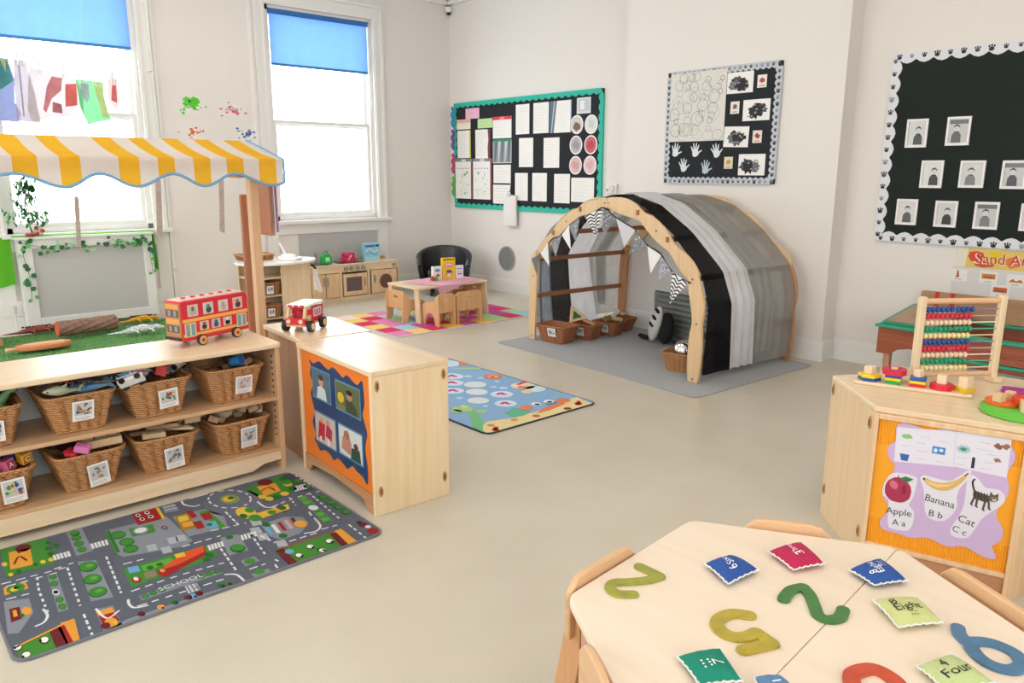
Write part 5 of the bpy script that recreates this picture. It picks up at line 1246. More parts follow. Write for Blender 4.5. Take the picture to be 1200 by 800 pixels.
def people(kind):
    def f(p, x0, z0, x1, z1):
        w, h = x1-x0, z1-z0; X = lambda u: x0+w*u; Z = lambda v: z0+h*v
        p.rect(x0-.008, z0-.008, x1+.008, z1+.008, '#5a8fae', 1); p.rect(x0, z0, x1, z1, ['#4f6f80', '#5f6a4a', '#c9b7b2', '#cfd4d2'][kind], 2)
        if kind == 0: p.poly([(X(.2), Z(0)), (X(.28), Z(.4)), (X(.5), Z(.5)), (X(.72), Z(.4)), (X(.8), Z(0))], '#cfd6da', 3); p.ell(X(.5), Z(.65), w*.14, h*.2, '#c99a80', 4); p.ell(X(.5), Z(.78), w*.15, h*.1, '#5a3c30', 5)
        elif kind == 1: p.ell(X(.2), Z(.45), w*.14, h*.2, '#d8b43a', 3); p.poly([(X(.35), Z(0)), (X(.42), Z(.45)), (X(.65), Z(.5)), (X(.85), Z(.3)), (X(.9), Z(0))], '#3f4a34', 3); p.ell(X(.58), Z(.62), w*.12, h*.17, '#b98468', 4); p.ell(X(.58), Z(.75), w*.13, h*.09, '#2f241f', 5); p.rect(X(.05), Z(0), X(.4), Z(.2), '#7a7a4a', 4)
        elif kind == 2: p.poly([(X(.1), Z(.1)), (X(.2), Z(.75)), (X(.5), Z(.7)), (X(.45), Z(.1))], '#c02a3f', 3); p.poly([(X(.5), Z(.3)), (X(.6), Z(.8)), (X(.85), Z(.6)), (X(.8), Z(.2))], '#b03048', 3); p.ell(X(.35), Z(.8), w*.1, h*.1, '#d0a088', 4); p.ell(X(.65), Z(.82), w*.1, h*.1, '#c89880', 4); p.rect(X(.2), Z(0), X(.3), Z(.2), '#e8e0e0', 4); p.rect(X(.6), Z(0), X(.7), Z(.25), '#e8e0e0', 4)
        else: p.poly([(X(.1), Z(.2)), (X(.15), Z(.6)), (X(.4), Z(.95)), (X(.55), Z(.5)), (X(.5), Z(.1))], '#b98070', 3); p.ell(X(.35), Z(.75), w*.13, h*.16, '#a06a58', 4); p.poly([(X(.5), Z(0)), (X(.55), Z(.4)), (X(.9), Z(.45)), (X(.95), Z(0))], '#2f4a44', 4); p.ell(X(.75), Z(.5), w*.1, h*.13, '#5a3a30', 5)
    return f
for i, (q, l) in enumerate((((-.605, .425, -.42, .565), 'photo of a child in white'), ((-.355, .425, -.125, .555), 'photo of two people with a yellow shape'), ((-.60, .20, -.385, .345), 'photo of children in red'), ((-.345, .205, -.12, .345), 'photo of an adult and child outdoors'))):
    p = P('wall', base=-.009); people(i)(p, *q); build('mounted_photo', p, PRG, t, label=l)

# ------------------------------------------------------------------ second cabinet behind it
t = thing('storage_cabinet', 'plain brown sided cabinet between the shelf unit and the orange one, fire engine on top', 'cabinet', (-3.535, 1.70, 0), math.radians(-4))
g = G(); g.rbox(-.52, .0, -.004, .404, .645, .668, .01); build('top_board', g, BIRCH, t, bevel=.004)
for x in (-.518, -.022): g = G(); g.bx(x, x+.022, 0, .40, 0, .645); e = build('end_panel', g, OAK, t, bevel=.003)
g = G(); g.bx(-.496, -.022, .012, .024, .06, .645); build('back_board', g, OAK, t)
g = G(); g.bx(-.496, -.022, .376, .388, .06, .645); build('back_board', g, OAK, t)
g = G(); g.bx(-.496, -.022, .01, .03, 0, .06); build('kick_rail', g, OAKX, t)
g = G(); g.bx(-.014, -.008, -.0035, -.0005, .38, .56); build('gap_light_strip', g, mat('pale_strip', '#e9d9c0', .4), t)  # pale strip paints the light coming through the gap between the cabinets

# ------------------------------------------------------------------ toy bus
t = thing('toy_bus', 'red double decker wooden toy bus on top of the shelf unit', 'toy', (-3.83, 1.36, .6705), math.atan2(.392, -.133))
L, W, H = .40, .115, .225; z0 = .03; RED = mat('toy_red_paint', '#d42a3c', .35)
g = G(); g.wprism([(-L/2, z0), (L/2, z0), (L/2, H-.02), (L/2-.015, H), (-L/2+.005, H), (-L/2, H-.01)], -W/2, W/2); body = build('body', g, RED, t, bevel=.004)
g = G(); g.bx(-L/2+.01, L/2-.02, -W/2+.01, W/2-.01, H+.0005, H+.006); build('roof_panel', g, mat('pale_cream_paint', '#e8d2c4', .4), t)
g = G(); g.bx(-L/2-.006, -L/2, -W/2+.004, W/2-.004, z0+.012, H-.01); build('end_board', g, mat('plywood_brown', '#b07a4a', .5), t)
for k in range(6):
    g = G(); g.cyl((-.14+k*.055, 0, H+.006), (-.14+k*.055, 0, H+.012), .012, n=10); build('roof_peg', g, RED, t, 40)
for sd in (0, 1):
    p = P('wall', base=W/2+.0006, step=.0004); p.M = R(PI) if sd else I4
    p.rect(-L/2+.004, .122, L/2-.004, .138, '#f0b860', 0); p.rect(-L/2+.004, z0+.022, L/2-.004, z0+.036, '#f0b860', 0)
    cl = ['#b8b4a8', '#3f5a44', '#c0aea4', '#5a3c34']
    for k, u in enumerate((-.135, -.045, .045, .135)):
        p.rect(u-.030, .148, u+.030, .205, '#eec2b8', 1); p.rect(u-.024, .153, u+.024, .200, ['#b9c4bc', '#a9d0d0', '#c8d0cc', '#c9b8b4'][k], 2); p.ell(u+.002, .168, .016, .016, cl[k], 3); p.ell(u, .185, .009, .011, '#8a6a58' if k != 2 else '#a9a49a', 4)
    for k, u in enumerate((-.075, -.005, .065)):
        p.rect(u-.026, .072, u+.026, .116, '#eec2b8', 1); p.rect(u-.021, .075, u+.021, .113, ['#c8c0a8', '#9fb8c8', '#c4b4bc'][k], 2); p.ell(u, .088, .014, .013, ['#3a3a34', '#5a4a7a', '#232326'][k], 3); p.ell(u, .104, .008, .008, ['#7a5a44', '#2f5a3a', '#e8e4e0'][k], 4)
    for u in (-.155, .155):
        p.rect(u-.032, .050, u+.032, .118, '#f0d890', 1)
        for k in (-1, 1): p.rect(u+k*.015-.011, .054, u+k*.015+.011, .114, '#7fa0b0', 2)
    build('side_print', p, PRG, body)
p = P('wall', base=L/2+.0066); p.M = R(-PI/2)
p.rect(-.045, .15, .045, .185, '#5a4a48', 1); p.rect(-.045, .075, .045, .11, '#5a4a48', 1); p.rect(-.045, .118, .045, .14, '#d89a50', 1); p.rect(-.045, .192, .045, .212, '#d89a50', 1)
for k in (-.02, .02): p.rect(k-.012, .154, k+.012, .182, '#8a8680', 2); p.rect(k-.012, .079, k+.012, .106, '#8a8680', 2)
build('end_print', p, PRG, t)
g = G(); g.bx(-L/2-.018, -L/2-.006, -W/2, W/2, z0+.01, z0+.022); build('bumper', g, BLACKM, t, bevel=.003)
for x in (-.10, .11):
    for s in (-1, 1):
        g = G(); g.cyl((x, s*(W/2+.001), .027), (x, s*(W/2+.016), .027), .027, n=24); w = build('wheel', g, mat('dark_wheel', '#3a332c', .6), t, 40)
        g = G(); g.cyl((x, s*(W/2+.016), .027), (x, s*(W/2+.018), .027), .021, n=24); build('hub', g, mat('yellow_hub', '#d8b870', .5), w, 40)
        g = G(); g.cyl((x, s*(W/2+.018), .027), (x, s*(W/2+.0195), .027), .010, n=16); build('axle_cap', g, RED, w, 40)

# ------------------------------------------------------------------ toy fire engine
t = thing('toy_fire_engine', 'red and white wooden toy fire engine with black wheels on the cabinet', 'toy', (-3.775, 1.845, .6685), math.radians(-54))
# local +X is forward
CR = mat('white_wood_paint', '#efe8e2', .4)
g = G(); g.bx(-.125, .09, -.055, .055, .03, .042); build('chassis', g, MAPLE, t, bevel=.002)
g = G(); g.bx(-.125, .02, -.055, .055, .042, .125); bd = build('rear_body', g, RED, t, bevel=.003)
g = G(); g.bx(.055, .098, -.055, .055, .042, .075); build('bonnet', g, RED, t, bevel=.003)
g = G(); g.bx(-.125, .075, -.06, .06, .132, .146); build('roof', g, CR, t, bevel=.004)
g = G(); g.bx(.02, .03, -.05, .05, .042, .132); build('cab_back', g, RED, t)
for s in (-1, 1):
    g = G(); g.wprism([(.02, .042), (.055, .042), (.095, .078), (.088, .08), (.07, .132), (.02, .132), (.02, .118), (.058, .118), (.07, .085), (.02, .085)], s*.048-.007, s*.048+.007); build('cab_side', g, MAPLE, t)
    for x in (-.08, .06):
        g = G(); g.cyl((x, s*.062, .03), (x, s*.084, .03), .030, n=24); w = build('wheel', g, mat('black_rubber', '#1c1c1e', .5), t, 40)
        g = G(); g.cyl((x, s*.084, .03), (x, s*.087, .03), .019, n=20); build('hub', g, MAPLE, w, 40)
    p = P('wall', base=.0556, step=.0004); p.M = I4 if s < 0 else R(PI)
    q = -1 if s > 0 else 1; u0 = -.055*q
    p.rect(u0-.045, .07, u0+.045, .115, '#f2ecec', 0)
    for k in range(4): p.rect(u0-.036+k*.02, .075, u0-.024+k*.02, .11, ['#c9384a', '#4a5a8a', '#c9384a', '#4a5a8a'][k], 1)
    build('ladder_print', p, PRG, bd)
    g = G(); g.cyl((.098, s*.035, .06), (.103, s*.035, .06), .012, n=14); build('headlamp', g, mat('pale_pink_lamp', '#f0c8b8', .3), t, 40)
for k in (-.035, 0, .035): g = G(); g.bx(.0755, .078, k-.012, k+.012, .134, .144); build('roof_mark', g, RED, t)
g = G(); g.bx(.032, .05, -.02, .02, .043, .11); build('driver_seat', g, mat('deep_red', '#b01c28', .4), t, bevel=.003)

# ------------------------------------------------------------------ market stall with striped awning
AW = thing('market_stall', 'wooden play market stall with a yellow and white striped scalloped awning', 'stall', (-4.35, 1.0, 0))
YE = cloth('yellow_canvas', '#f2bc3c', 0, .35, .03); WH = cloth('white_canvas', '#e8e0dc', 0, .35, .02); PIP = mat('blue_piping', '#6fa3cf', .6)
FY = [-.30, -.2, -.1, .0, .09, .18, .27, .36, .45, .53, .60, .65, .75, .839, .927, 1.094, 1.188, 1.276, 1.358, 1.452, 1.539, 1.625, 1.718, 1.804, 1.902, 1.942]
def stripe_col(k): return YE if (len(FY)-1-k) % 2 == 0 else WH
low = [-.45, -.03, .40, .854, 1.17, 1.503, 1.872]; crest = [.19, .651, 1.002, 1.345, 1.662, 2.1]
def val_z(y):
    pts = sorted([(a, 1.43) for a in low] + [(b, 1.492) for b in crest])
    for (a, za), (b, zb) in zip(pts, pts[1:]):
        if a <= y <= b: s = (1-math.cos(PI*(y-a)/(b-a)))/2; return za + (zb-za)*s
    return 1.45
def fold_z(y): return 1.572
canopy = None; gY = G(); gW = G()
y0 = FY[0]; valley = []
for k in range(len(FY)-1):
    a, b = FY[k], FY[k+1]; gg = gY if k % 2 == 1 else gW
    n = 4
    sag = lambda y, v: -.010*math.sin(PI*v)
    gg.sheet(lambda u, v, a=a, b=b: (-4.12-.48*v, a+(b-a)*u, 1.572+.112*v+sag(a+(b-a)*u, v)), n, 6)
    gg.sheet(lambda u, v, a=a, b=b: (-4.12, a+(b-a)*u, val_z(a+(b-a)*u) + (1.572-val_z(a+(b-a)*u))*v), n, 4)
gW.sheet(lambda u, v: (-4.12-.48*v-0*u, 1.942 , 1.572+.112*v - u*.06*(1-v*.2)), 1, 6)
gW.M = gY.M = I4
for nm, gg, m in (('yellow_stripes', gY, YE), ('white_stripes', gW, WH)):
    gg.v = [(x+4.35, y-1.0, z) for x, y, z in gg.v]; build(nm, gg, m, AW, 40)
ys = [FY[0] + (FY[-1]-FY[0])*i/120 for i in range(121)]
g = G(); g.tube([(.234, y-1.0, val_z(y)) for y in ys], .007, 6); build('piping', g, PIP, AW, 60)
g = G(); g.tube([(.234, .944, val_z(1.942)), (.236, .946, 1.5), (.232, .946, 1.572), (-.25, .946, 1.688)], .006, 6); build('piping', g, PIP, AW, 60)
g = G(); g.tube([(-.25, -1.3, 1.668), (-.25, .93, 1.668)], .010, 6); g.tube([(.21, -1.3, 1.55), (.21, .93, 1.55)], .010, 6); build('canopy_rail', g, OAK, AW, 60, kind='stuff')
for (x, y, w, z1, m) in ((-4.19, 1.785, .05, 1.565, wood('stall_post_wood', '#d8b48e', '#c99f78', 'Z')), (-4.60, 1.96, .03, 1.66, OAK), (-4.19, -.25, .05, 1.565, OAK), (-4.60, -.25, .045, 1.67, OAK)):
    g = G(); g.bx(x+4.35-w/2, x+4.35+w/2, y-1-w/2, y-1+w/2, 0, z1); build('post', g, m, AW, bevel=.003)
g = G(); g.bx(.16-.012, .16+.012, -1.25, .80, 1.50, 1.545); g2 = build('scalloped_beam', g, OAK, AW)
g = G(); g.bx(-.25, .16, .79, .815, 1.47, 1.54); build('side_beam', g, OAK, AW)
g = G(); g.bx(-.19, -.01, .955, .967, 1.13, 1.47); build('side_board', g, wood('red_brown_board', '#b87a58', '#a86c4c', 'Z'), AW, bevel=.004)
g = G(); g.bx(-.262, -.235, .875, .925, .0, 1.37); build('rear_upright', g, wood('red_brown_board', '#b87a58', '#a86c4c', 'Z'), AW, bevel=.01)
for x in (.02, .06, .1):
    g = G(); g.cyl((x, .74, 1.50), (x, .74, 1.47), .018, n=12); build('turned_peg', g, OAK, AW, 40)
g = G(); g.bx(-.25, .15, -1.25, -.9, .55, .57); build('counter', g, OAKX, AW)
t = thing('hanging_folder', 'thin white and purple folder hanging beside the stall side board', 'folder', (-4.42, 1.99, 1.12))
g = G(); g.bx(.0, .05, .0, .006, 0, .34); build('white_sheet', g, WHITEP, t); g = G(); g.bx(.0, .07, .008, .012, .03, .32); build('purple_sheet', g, mat('purple_card', '#b884b8', .6), t)

# hanging wooden laths in the window corner
for i, (x, y, z0, z1, w, l) in enumerate(((-7.6, 1.621, .86, 1.30, .035, 'thin wooden lath hanging in front of the radiator cover'), (-7.6, 2.31, .92, 1.45, .05, 'grey wooden lath hanging at the right side of window one'), (-7.6, 2.90, .93, 1.45, .05, 'grey wooden lath hanging against the wall between the windows'))):
    t = thing('hanging_lath', l, 'wood strip', (x, y, z0), 0, 'wooden laths hung from the ceiling', rot=(-.06, 0, 0))
    g = G(); g.wprism([(-w/2, 0), (w/2, -.02), (w/2, z1-z0-.03), (0, z1-z0), (-w/2, z1-z0-.02)], -.008, .008, R(PI/2)); build('lath', g, mat('weathered_lath', '#b5a39a', .8, var=.15, vscale=20), t, bevel=.002)
    if i: g = G(); g.bx(-.012, -.0085, -.006, .006, .05, z1-z0-.06); build('split', g, mat('pale_split', '#e0d8d2', .8), t)
    g = G(); zz = (ZC-.02-z0); g.tube([(0, 0, z1-z0-.02), (0, zz*.06, zz)], .0006, 4); build('thread', g, WHITEP, t)

# ------------------------------------------------------------------ radiator cover with ivy
t = thing('radiator_cover', 'white radiator cover with a mesh front and ivy along its top', 'radiator cover', (-8.26, 1.845, 0), PI/2)
a = .585; g = G()
g.bx(-a, -a+.11, 0, .02, .06, .885); g.bx(a-.09, a, 0, .02, .06, .885); g.bx(-a+.11, a-.09, 0, .02, .06, .145); g.bx(-a+.11, a-.09, 0, .02, .80, .885); build('front_frame', g, TRIMM, t, bevel=.002, label='white painted frame')
g = G(); g.bx(-a+.11, a-.09, .012, .015, .145, .80)
def meshmat():
    m = bpy.data.materials.new('perforated_screen'); m.use_nodes = True; nt = m.node_tree; b = nt.nodes['Principled BSDF']; tc = nt.nodes.new('ShaderNodeTexCoord'); mp = nt.nodes.new('ShaderNodeMapping'); mp.inputs['Rotation'].default_value = (0, PI/4, 0); mp.inputs['Scale'].default_value = (48, 48, 48)
    v = nt.nodes.new('ShaderNodeTexVoronoi'); v.inputs['Randomness'].default_value = 0; r = nt.nodes.new('ShaderNodeValToRGB'); r.color_ramp.elements[0].color = lin('#77757a'); r.color_ramp.elements[1].color = lin('#d6d4d2'); r.color_ramp.elements[0].position = .28; r.color_ramp.elements[1].position = .36
    nt.links.new(tc.outputs['Object'], mp.inputs[0]); nt.links.new(mp.outputs[0], v.inputs['Vector']); nt.links.new(v.outputs['Distance'], r.inputs[0]); nt.links.new(r.outputs[0], b.inputs['Base Color']); return m
build('mesh_screen', g, meshmat(), t)
for s in (-1, 1): g = G(); g.bx(s*(a-.001), s*(a-.021), .0205, .155, 0.0, .8845); build('side_panel', g, TRIMM, t)
g = G(); g.rbox(-a-.02, a+.02, -.02, .16, .885, .91, .01); build('top_board', g, TRIMM, t, bevel=.003)
t = thing('green_cloth', 'bright green felt draped over the radiator cover and down its left side', 'cloth', (-8.26, 1.845, .911), PI/2)
g = G(); g.bx(-a-.03, a+.03, .02, .15, .0006, .006); build('top_run', g, cloth('green_felt', '#6cc23a', 0, .2, .05), t)
g = G(); g.sheet(lambda u, v: (-a-.035-.15*u-.01*math.sin(u*9), .12-.04*u, .006-.45*v-.03*u*u), 8, 8); build('left_drop', g, cloth('green_felt', '#6cc23a', 0, .2, .05), t, 60)
g = G(); g.sheet(lambda u, v: (a+.028+.02*v*u, .12*(1-u)+.03, .006-.40*v), 6, 6); build('right_drop', g, cloth('green_felt', '#6cc23a', 0, .2, .05), t, 60)
t = thing('ivy_garland', 'artificial ivy garland trailing along the radiator cover top and sides', 'garland', (-8.245, 1.845, .885), PI/2); r = random.Random(7)
path = [(-a+.05, -.02, -.55), (-a+.06, -.02, -.35), (-a+.03, -.02, -.15), (-a+.04, -.02, -.03), (-a+.25, -.02, -.09), (-.15, -.02, -.06), (0, -.02, -.10), (.2, -.02, -.04), (.4, -.02, -.08), (a-.06, -.02, -.03), (a-.04, -.02, -.2), (a-.03, -.02, -.4)]
g = G(); g.tube(path, .003, 5); build('vine', g, mat('vine_green', '#5f8a5a', .7), t)
def leafy(g, n, fn, size, r):
    for k in range(n):
        c = fn(r); s = size*r.uniform(.7, 1.2); M = T(*c) @ R(r.uniform(-.6, .6), 'X') @ R(r.uniform(0, 6.28), 'Y') @ R(r.uniform(-.6, .6), 'Z')
        g.add([(0, 0, 0), (s*.5, -.003, s*.35), (s*.35, 0, s*.8), (0, .004, s*1.1), (-s*.35, 0, s*.8), (-s*.5, -.003, s*.35)], [(0, 1, 2, 3), (0, 3, 4, 5)], M)
for nm, c, n in (('dark_leaves', '#2f6a44', 42), ('green_leaves', '#5aa858', 34), ('pale_leaves', '#a9c8a8', 20)):
    g = G()
    def pf(r):
        i = r.choice([0, 0, 1, 2, 3, 3, 4, 4, 5, 5, 6, 6, 7, 7, 7, 8, 8, 8, 9, 9, 10]); u = r.random(); p = Vector(path[i]).lerp(Vector(path[i+1]), u); return (p.x+r.uniform(-.03, .03), -.026-r.random()*.012, p.z+r.uniform(-.035, .03))
    leafy(g, n, pf, .046, r); build(nm, g, mat(nm, c, .6), t, kind='stuff')
# artificial tree on the sill
t = thing('artificial_tree', 'small artificial tree with green leaves at the left end of the radiator cover', 'plant', (-8.27, 1.375, .918)); r = random.Random(3)
g = G(); g.tube([(0, .02, 0), (0, .0, .12), (.01, -.02, .25), (0, .01, .42), (0, .0, .52)], [.008, .007, .006, .005, .003], 6)
for k in range(7): a0 = k*1.1; g.tube([(0, 0, .14+k*.05), (.05*math.cos(a0), .07*math.sin(a0), .19+k*.045)], .003, 5)
build('trunk', g, mat('bark_brown', '#5a4030', .8), t, 60)
g = G(); g.lathe([(.04, 0), (.045, .02), (.03, .03)], 14); build('stand', g, mat('red_stand', '#b03a34', .5), t, 40)
for nm, c, n in (('dark_leaves', '#2f6a44', 90), ('green_leaves', '#3f8a5a', 80), ('pale_leaves', '#a9c8a8', 50)):
    g = G()
    def pf(r):
        h = r.choice([.14, .18, .22, .3, .38, .42, .48]); w = .12 if h < .25 else .07 if h < .4 else .05; return (r.gauss(0, w*.5), r.gauss(0, w*.8), h+r.gauss(0, .03))
    leafy(g, n, pf, .058, r); build(nm, g, mat(nm, c, .6), t, kind='stuff')
t = thing('paper_flower', 'red and white paper flower at the foot of the artificial tree', 'flower', (-8.33, 1.455, .918))
for k in range(6): g = G(); g.ball((.0, .03*math.cos(k*PI/3), .04+.03*math.sin(k*PI/3)), (.008, .022, .022), 8); build('petal', g, mat('pale_pink_paper', '#e8c8cc', .7) if k % 2 else mat('red_paper', '#c8483c', .7), t, 60)
g = G(); g.tube([(0, 0, 0), (0, 0, .04)], .004, 5); build('stem', g, mat('vine_green', '#5f8a5a', .7), t)

# ------------------------------------------------------------------ clothes line in window one
t = thing('clothes_line', 'thin line strung across the left window', 'line', (-8.15, 1.8, 2.50))
g = G(); g.tube([(0, -.75, .02), (0, -.4, -.0), (0, 0, -.1), (0, .38, -.13), (0, .80, -.02)], .002, 5); build('cord', g, WHITEP, t)
for y in (-.75, .80): g = G(); g.tube([(0, y, .02 if y < 0 else -.02), (-.28, y, .02 if y < 0 else -.02)], .003, 5); build('hook', g, STEEL, t)
GN = [0]
def garment(label, pts, col, y, marks=(), grp='small garments on the window line', x=-8.15):  # coloured garments are paled to carry the window's bloom
    GN[0] += 1; x += .006*GN[0]; g = G(); g.add([(0, p[0], p[1]) for p in pts], [tuple(range(len(pts)))]); t = thing('hanging_garment', label, 'garment', (x, y, 0), 0, grp); build('cloth_piece', g, cloth('garment'+col, col, .0, .3, .06), t)
    ztop = max(p[1] for p in pts if p[0] > -.2)
    for py in (max(pts[0][0], -.12)+.03, max(p[0] for p in pts)*.4): g = G(); g.bx(-.012-.006*GN[0], .01, py-.006, py+.006, ztop-.05, ztop+.06); build('peg', g, WHITEP, t)
    for k, (c, q) in enumerate(marks): g = G(); g.add([(.002+.001*k, v[0], v[1]) for v in q], [tuple(range(len(q)))]); build('pattern_patch', g, cloth('patch'+c, c, 0, .3, .15), t)
garment('dark blue and green garment at the left picture edge', [(-.30, 2.50), (.03, 2.46), (.06, 2.3), (.04, 2.1), (.08, 2.0), (.05, 1.93), (-.3, 1.95)], '#8a94c0', 1.33, [('#5a9a9a', [(-.2, 2.47), (.02, 2.44), (.05, 2.28), (-.05, 2.2), (-.2, 2.25)]), ('#c8cc8a', [(-.03, 2.46), (.015, 2.44), (.0, 2.35)])])
garment('plain pale grey hanging cloth on the window line', [(-.03, 2.46), (.06, 2.46), (.10, 2.2), (.12, 1.93), (-.06, 1.94), (-.05, 2.2)], '#bcb4c0', 1.43, [('#a9a4b0', [(.0, 2.44), (.012, 2.44), (.0, 1.98), (-.012, 1.98)])])
garment('white garment with a big red brown print', [(-.17, 2.40), (.18, 2.36), (.24, 2.2), (.22, 2.0), (.0, 2.0), (-.2, 1.93), (-.22, 2.05), (-.2, 2.2)], '#c9bfc2', 1.68, [('#d08a90', [(-.10, 2.05), (-.05, 2.25), (.0, 2.34), (.08, 2.33), (.06, 2.22), (-.02, 2.15), (-.08, 2.02)]), ('#dc7470', [(.08, 2.08), (.10, 2.28), (.19, 2.29), (.18, 2.1)]), ('#b87a80', [(-.02, 2.12), (.05, 2.1), (.05, 2.02), (-.03, 2.03)])])
garment('green garment with grey leaves on the window line', [(-.10, 2.33), (.13, 2.32), (.12, 2.15), (.16, 1.98), (.05, 1.96), (-.04, 1.93), (-.09, 2.1)], '#7cd090', 1.97, [('#b9bcd0', [(-.07, 2.3), (.0, 2.3), (.0, 2.18), (-.03, 2.12), (-.07, 2.2)]), ('#d8d8a0', [(.04, 2.31), (.11, 2.31), (.15, 2.0), (.09, 2.0)])])
garment('small faded red garment at the right end of the window line', [(-.03, 2.36), (.05, 2.36), (.05, 2.12), (.0, 2.08), (-.05, 2.18)], '#e8b8b4', 2.17, [('#c8787a', [(.0, 2.3), (.035, 2.3), (.03, 2.14), (-.02, 2.16)])])

# ------------------------------------------------------------------ grass mat with creatures
t = thing('grass_mat', 'artificial grass mat on the floor in front of the radiator cover', 'mat', (-7.6, 1.62, 0)); g = G(); g.rbox(-.62, .62, -.95, .95, .001, .012, .02); build('turf_backing', g, mat('turf_green', '#5a8a4c', .95, bump=1, bscale=300, var=.25, vscale=40), t)
g = G(); r = random.Random(2)
for k in range(5000):
    x, y = r.uniform(-.6, .6), r.uniform(-.93, .93); h = r.uniform(.012, .022); a0 = r.uniform(0, 6.28); dx, dy = .003*math.cos(a0), .003*math.sin(a0)
    g.add([(x-dx, y-dy, .011), (x+dx, y+dy, .011), (x+dy*2, y-dx*2, .011+h)], [(0, 1, 2)])
build('grass_blades', g, mat('blade_green', '#6a9c58', .8), t, kind='stuff')
t = thing('toy_log', 'bark covered log with a red orange sawn end on the grass mat', 'log', (-7.76, 1.40, .110), PI/2 + .10)
g = G(); r = random.Random(1); nn = 28; vs = []
def logf(u, v): a0 = 2*PI*u; rr = .068 + .004*math.sin(a0*9+v*20) + .003*math.sin(a0*17-v*45); return (.50*v, rr*math.cos(a0), rr*math.sin(a0))
g.sheet(lambda u, v: logf(1-u, v), 56, 30); build('bark', g, mat('bark', '#8f6f60', .9, bump=1, bscale=60, var=.4, vscale=30), t, 60)
g = G(); g.cyl((-.002, 0, 0), (.004, 0, 0), .066, n=28); e = build('sawn_end', g, mat('red_orange_wood', '#d8583c', .6), t); g = G()
for rr in (.025, .045): g.tube([(-.003, rr*math.cos(2*PI*k/20), rr*math.sin(2*PI*k/20)) for k in range(20)], .0015, 4, True)
build('growth_rings', g, mat('pale_ring', '#e8906c', .6), e, kind='stuff'); g = G(); g.cyl((.496, 0, 0), (.502, 0, 0), .066, n=28); build('sawn_end', g, mat('red_orange_wood', '#d8583c', .6), t)
def lizard(name, label, c1, c2, loc, rz, L=.36, fat=.035):
    t = thing(name, label, 'toy animal', loc, rz, 'creatures on the grass mat')
    g = G(); g.tube([(-L*.62, .02, .01), (-L*.35, 0, .015), (-L*.15, 0, .028), (L*.08, 0, .034), (L*.25, 0, .028), (L*.34, 0, .032), (L*.48, 0, .022)], [.004, .012, fat*.8, fat, fat*.6, fat*.75, fat*.3], 12, M=S(1, 1, 1)); build('body', g, mat(name+'_skin', c1, .6, var=.5, vscale=60), t, 60)
    for k in range(9): g = G(); x = -L*.25+k*L*.065; g.ball((x, .006*(-1)**k, .034+fat*.75), (.014, .012, .008), 8); build('spot', g, mat(name+'_spot', c2, .6), t, 60)
    for x in (-L*.14, L*.16):
        for s in (-1, 1): g = G(); g.tube([(x, s*fat*.7, .03), (x+.02, s*(fat+.03), .03), (x+.035, s*(fat+.045), .006)], [.012, .009, .006], 6); build('leg', g, mat(name+'_skin', c1, .6, var=.5, vscale=60), t, 60)
    return t
lizard('toy_lizard', 'dark red and black toy lizard at the left of the log', '#8a3f34', '#2a1c1a', (-8.15, 1.30, .034), PI/2+.05, .42, .035)
lizard('toy_leopard_gecko', 'yellow and black spotted toy reptile behind the log', '#e0a020', '#2f2412', (-8.08, 2.20, .034), PI/2-.1, .34, .035)
lizard('toy_crocodile', 'white and grey toy crocodile on the grass beside the shelf', '#dfe2e4', '#7a8288', (-7.50, 2.02, .042), PI/2-.05, .44, .04)
t = thing('toy_fish', 'flat orange wooden fish lying at the front of the grass mat', 'toy animal', (-7.37, 1.22, .034), PI/2+.03, 'creatures on the grass mat')
g = G(); pts = [(v.x, v.y) for v in smooth([(-.22, 0), (-.15, .06), (0, .085), (.14, .07), (.20, .02), (.18, -.05), (.05, -.085), (-.12, -.07)], 4, True)]; g.prism(pts, 0, .045); build('body', g, mat('orange_wood', '#d98a5c', .5), t, bevel=.012)
g = G(); g.prism([(-.20, -.01), (-.28, -.05), (-.29, .0), (-.28, .04), (-.20, .01)], .01, .03); build('tail_fin', g, mat('pale_orange_wood', '#e8b48c', .5), t, bevel=.004); g = G(); g.prism([(.0, .08), (-.06, .13), (-.09, .12), (-.06, .07)], .01, .03); build('side_fin', g, mat('pale_orange_wood', '#e8b48c', .5), t, bevel=.004)
g = G(); g.prism([(v.x*.75, v.y*.6) for v in map(Vector, pts)], .0455, .049); build('top_inlay', g, mat('pale_orange_wood', '#e8b48c', .5), t, bevel=.001)
for k, (x, y, z, l) in enumerate(((-7.72, .92, .045, 'orange brown wooden block at the left picture edge, lower one'), (-7.88, .93, .06, 'orange brown wooden block at the left picture edge, behind'))):
    g = G(); g.wprism([(-.05, 0), (.05, 0), (.03, .09), (-.03, .10)], -.04, .04, R(PI/2)); o = build('wooden_wedge', g, mat('orange_brown_wood', '#c88a5a', .5), bevel=.004); o.location = (x, y, .034); tag(o, l, 'toy block', 'wooden wedges on the grass mat')
# white plant pot / socket left of the radiator
t = thing('pipe_valve', 'white radiator pipe and valve beside the radiator cover', 'pipe', (-8.36, 1.18, 0)); g = G(); g.tube([(0, 0, 0), (0, 0, .22)], .009, 8); build('pipe', g, TRIMM, t, 60); g = G(); g.cyl((0, 0, .2), (0, 0, .27), .022, n=14); build('valve_cap', g, mat('cream_plastic', '#d8cfc0', .5), t, 40)

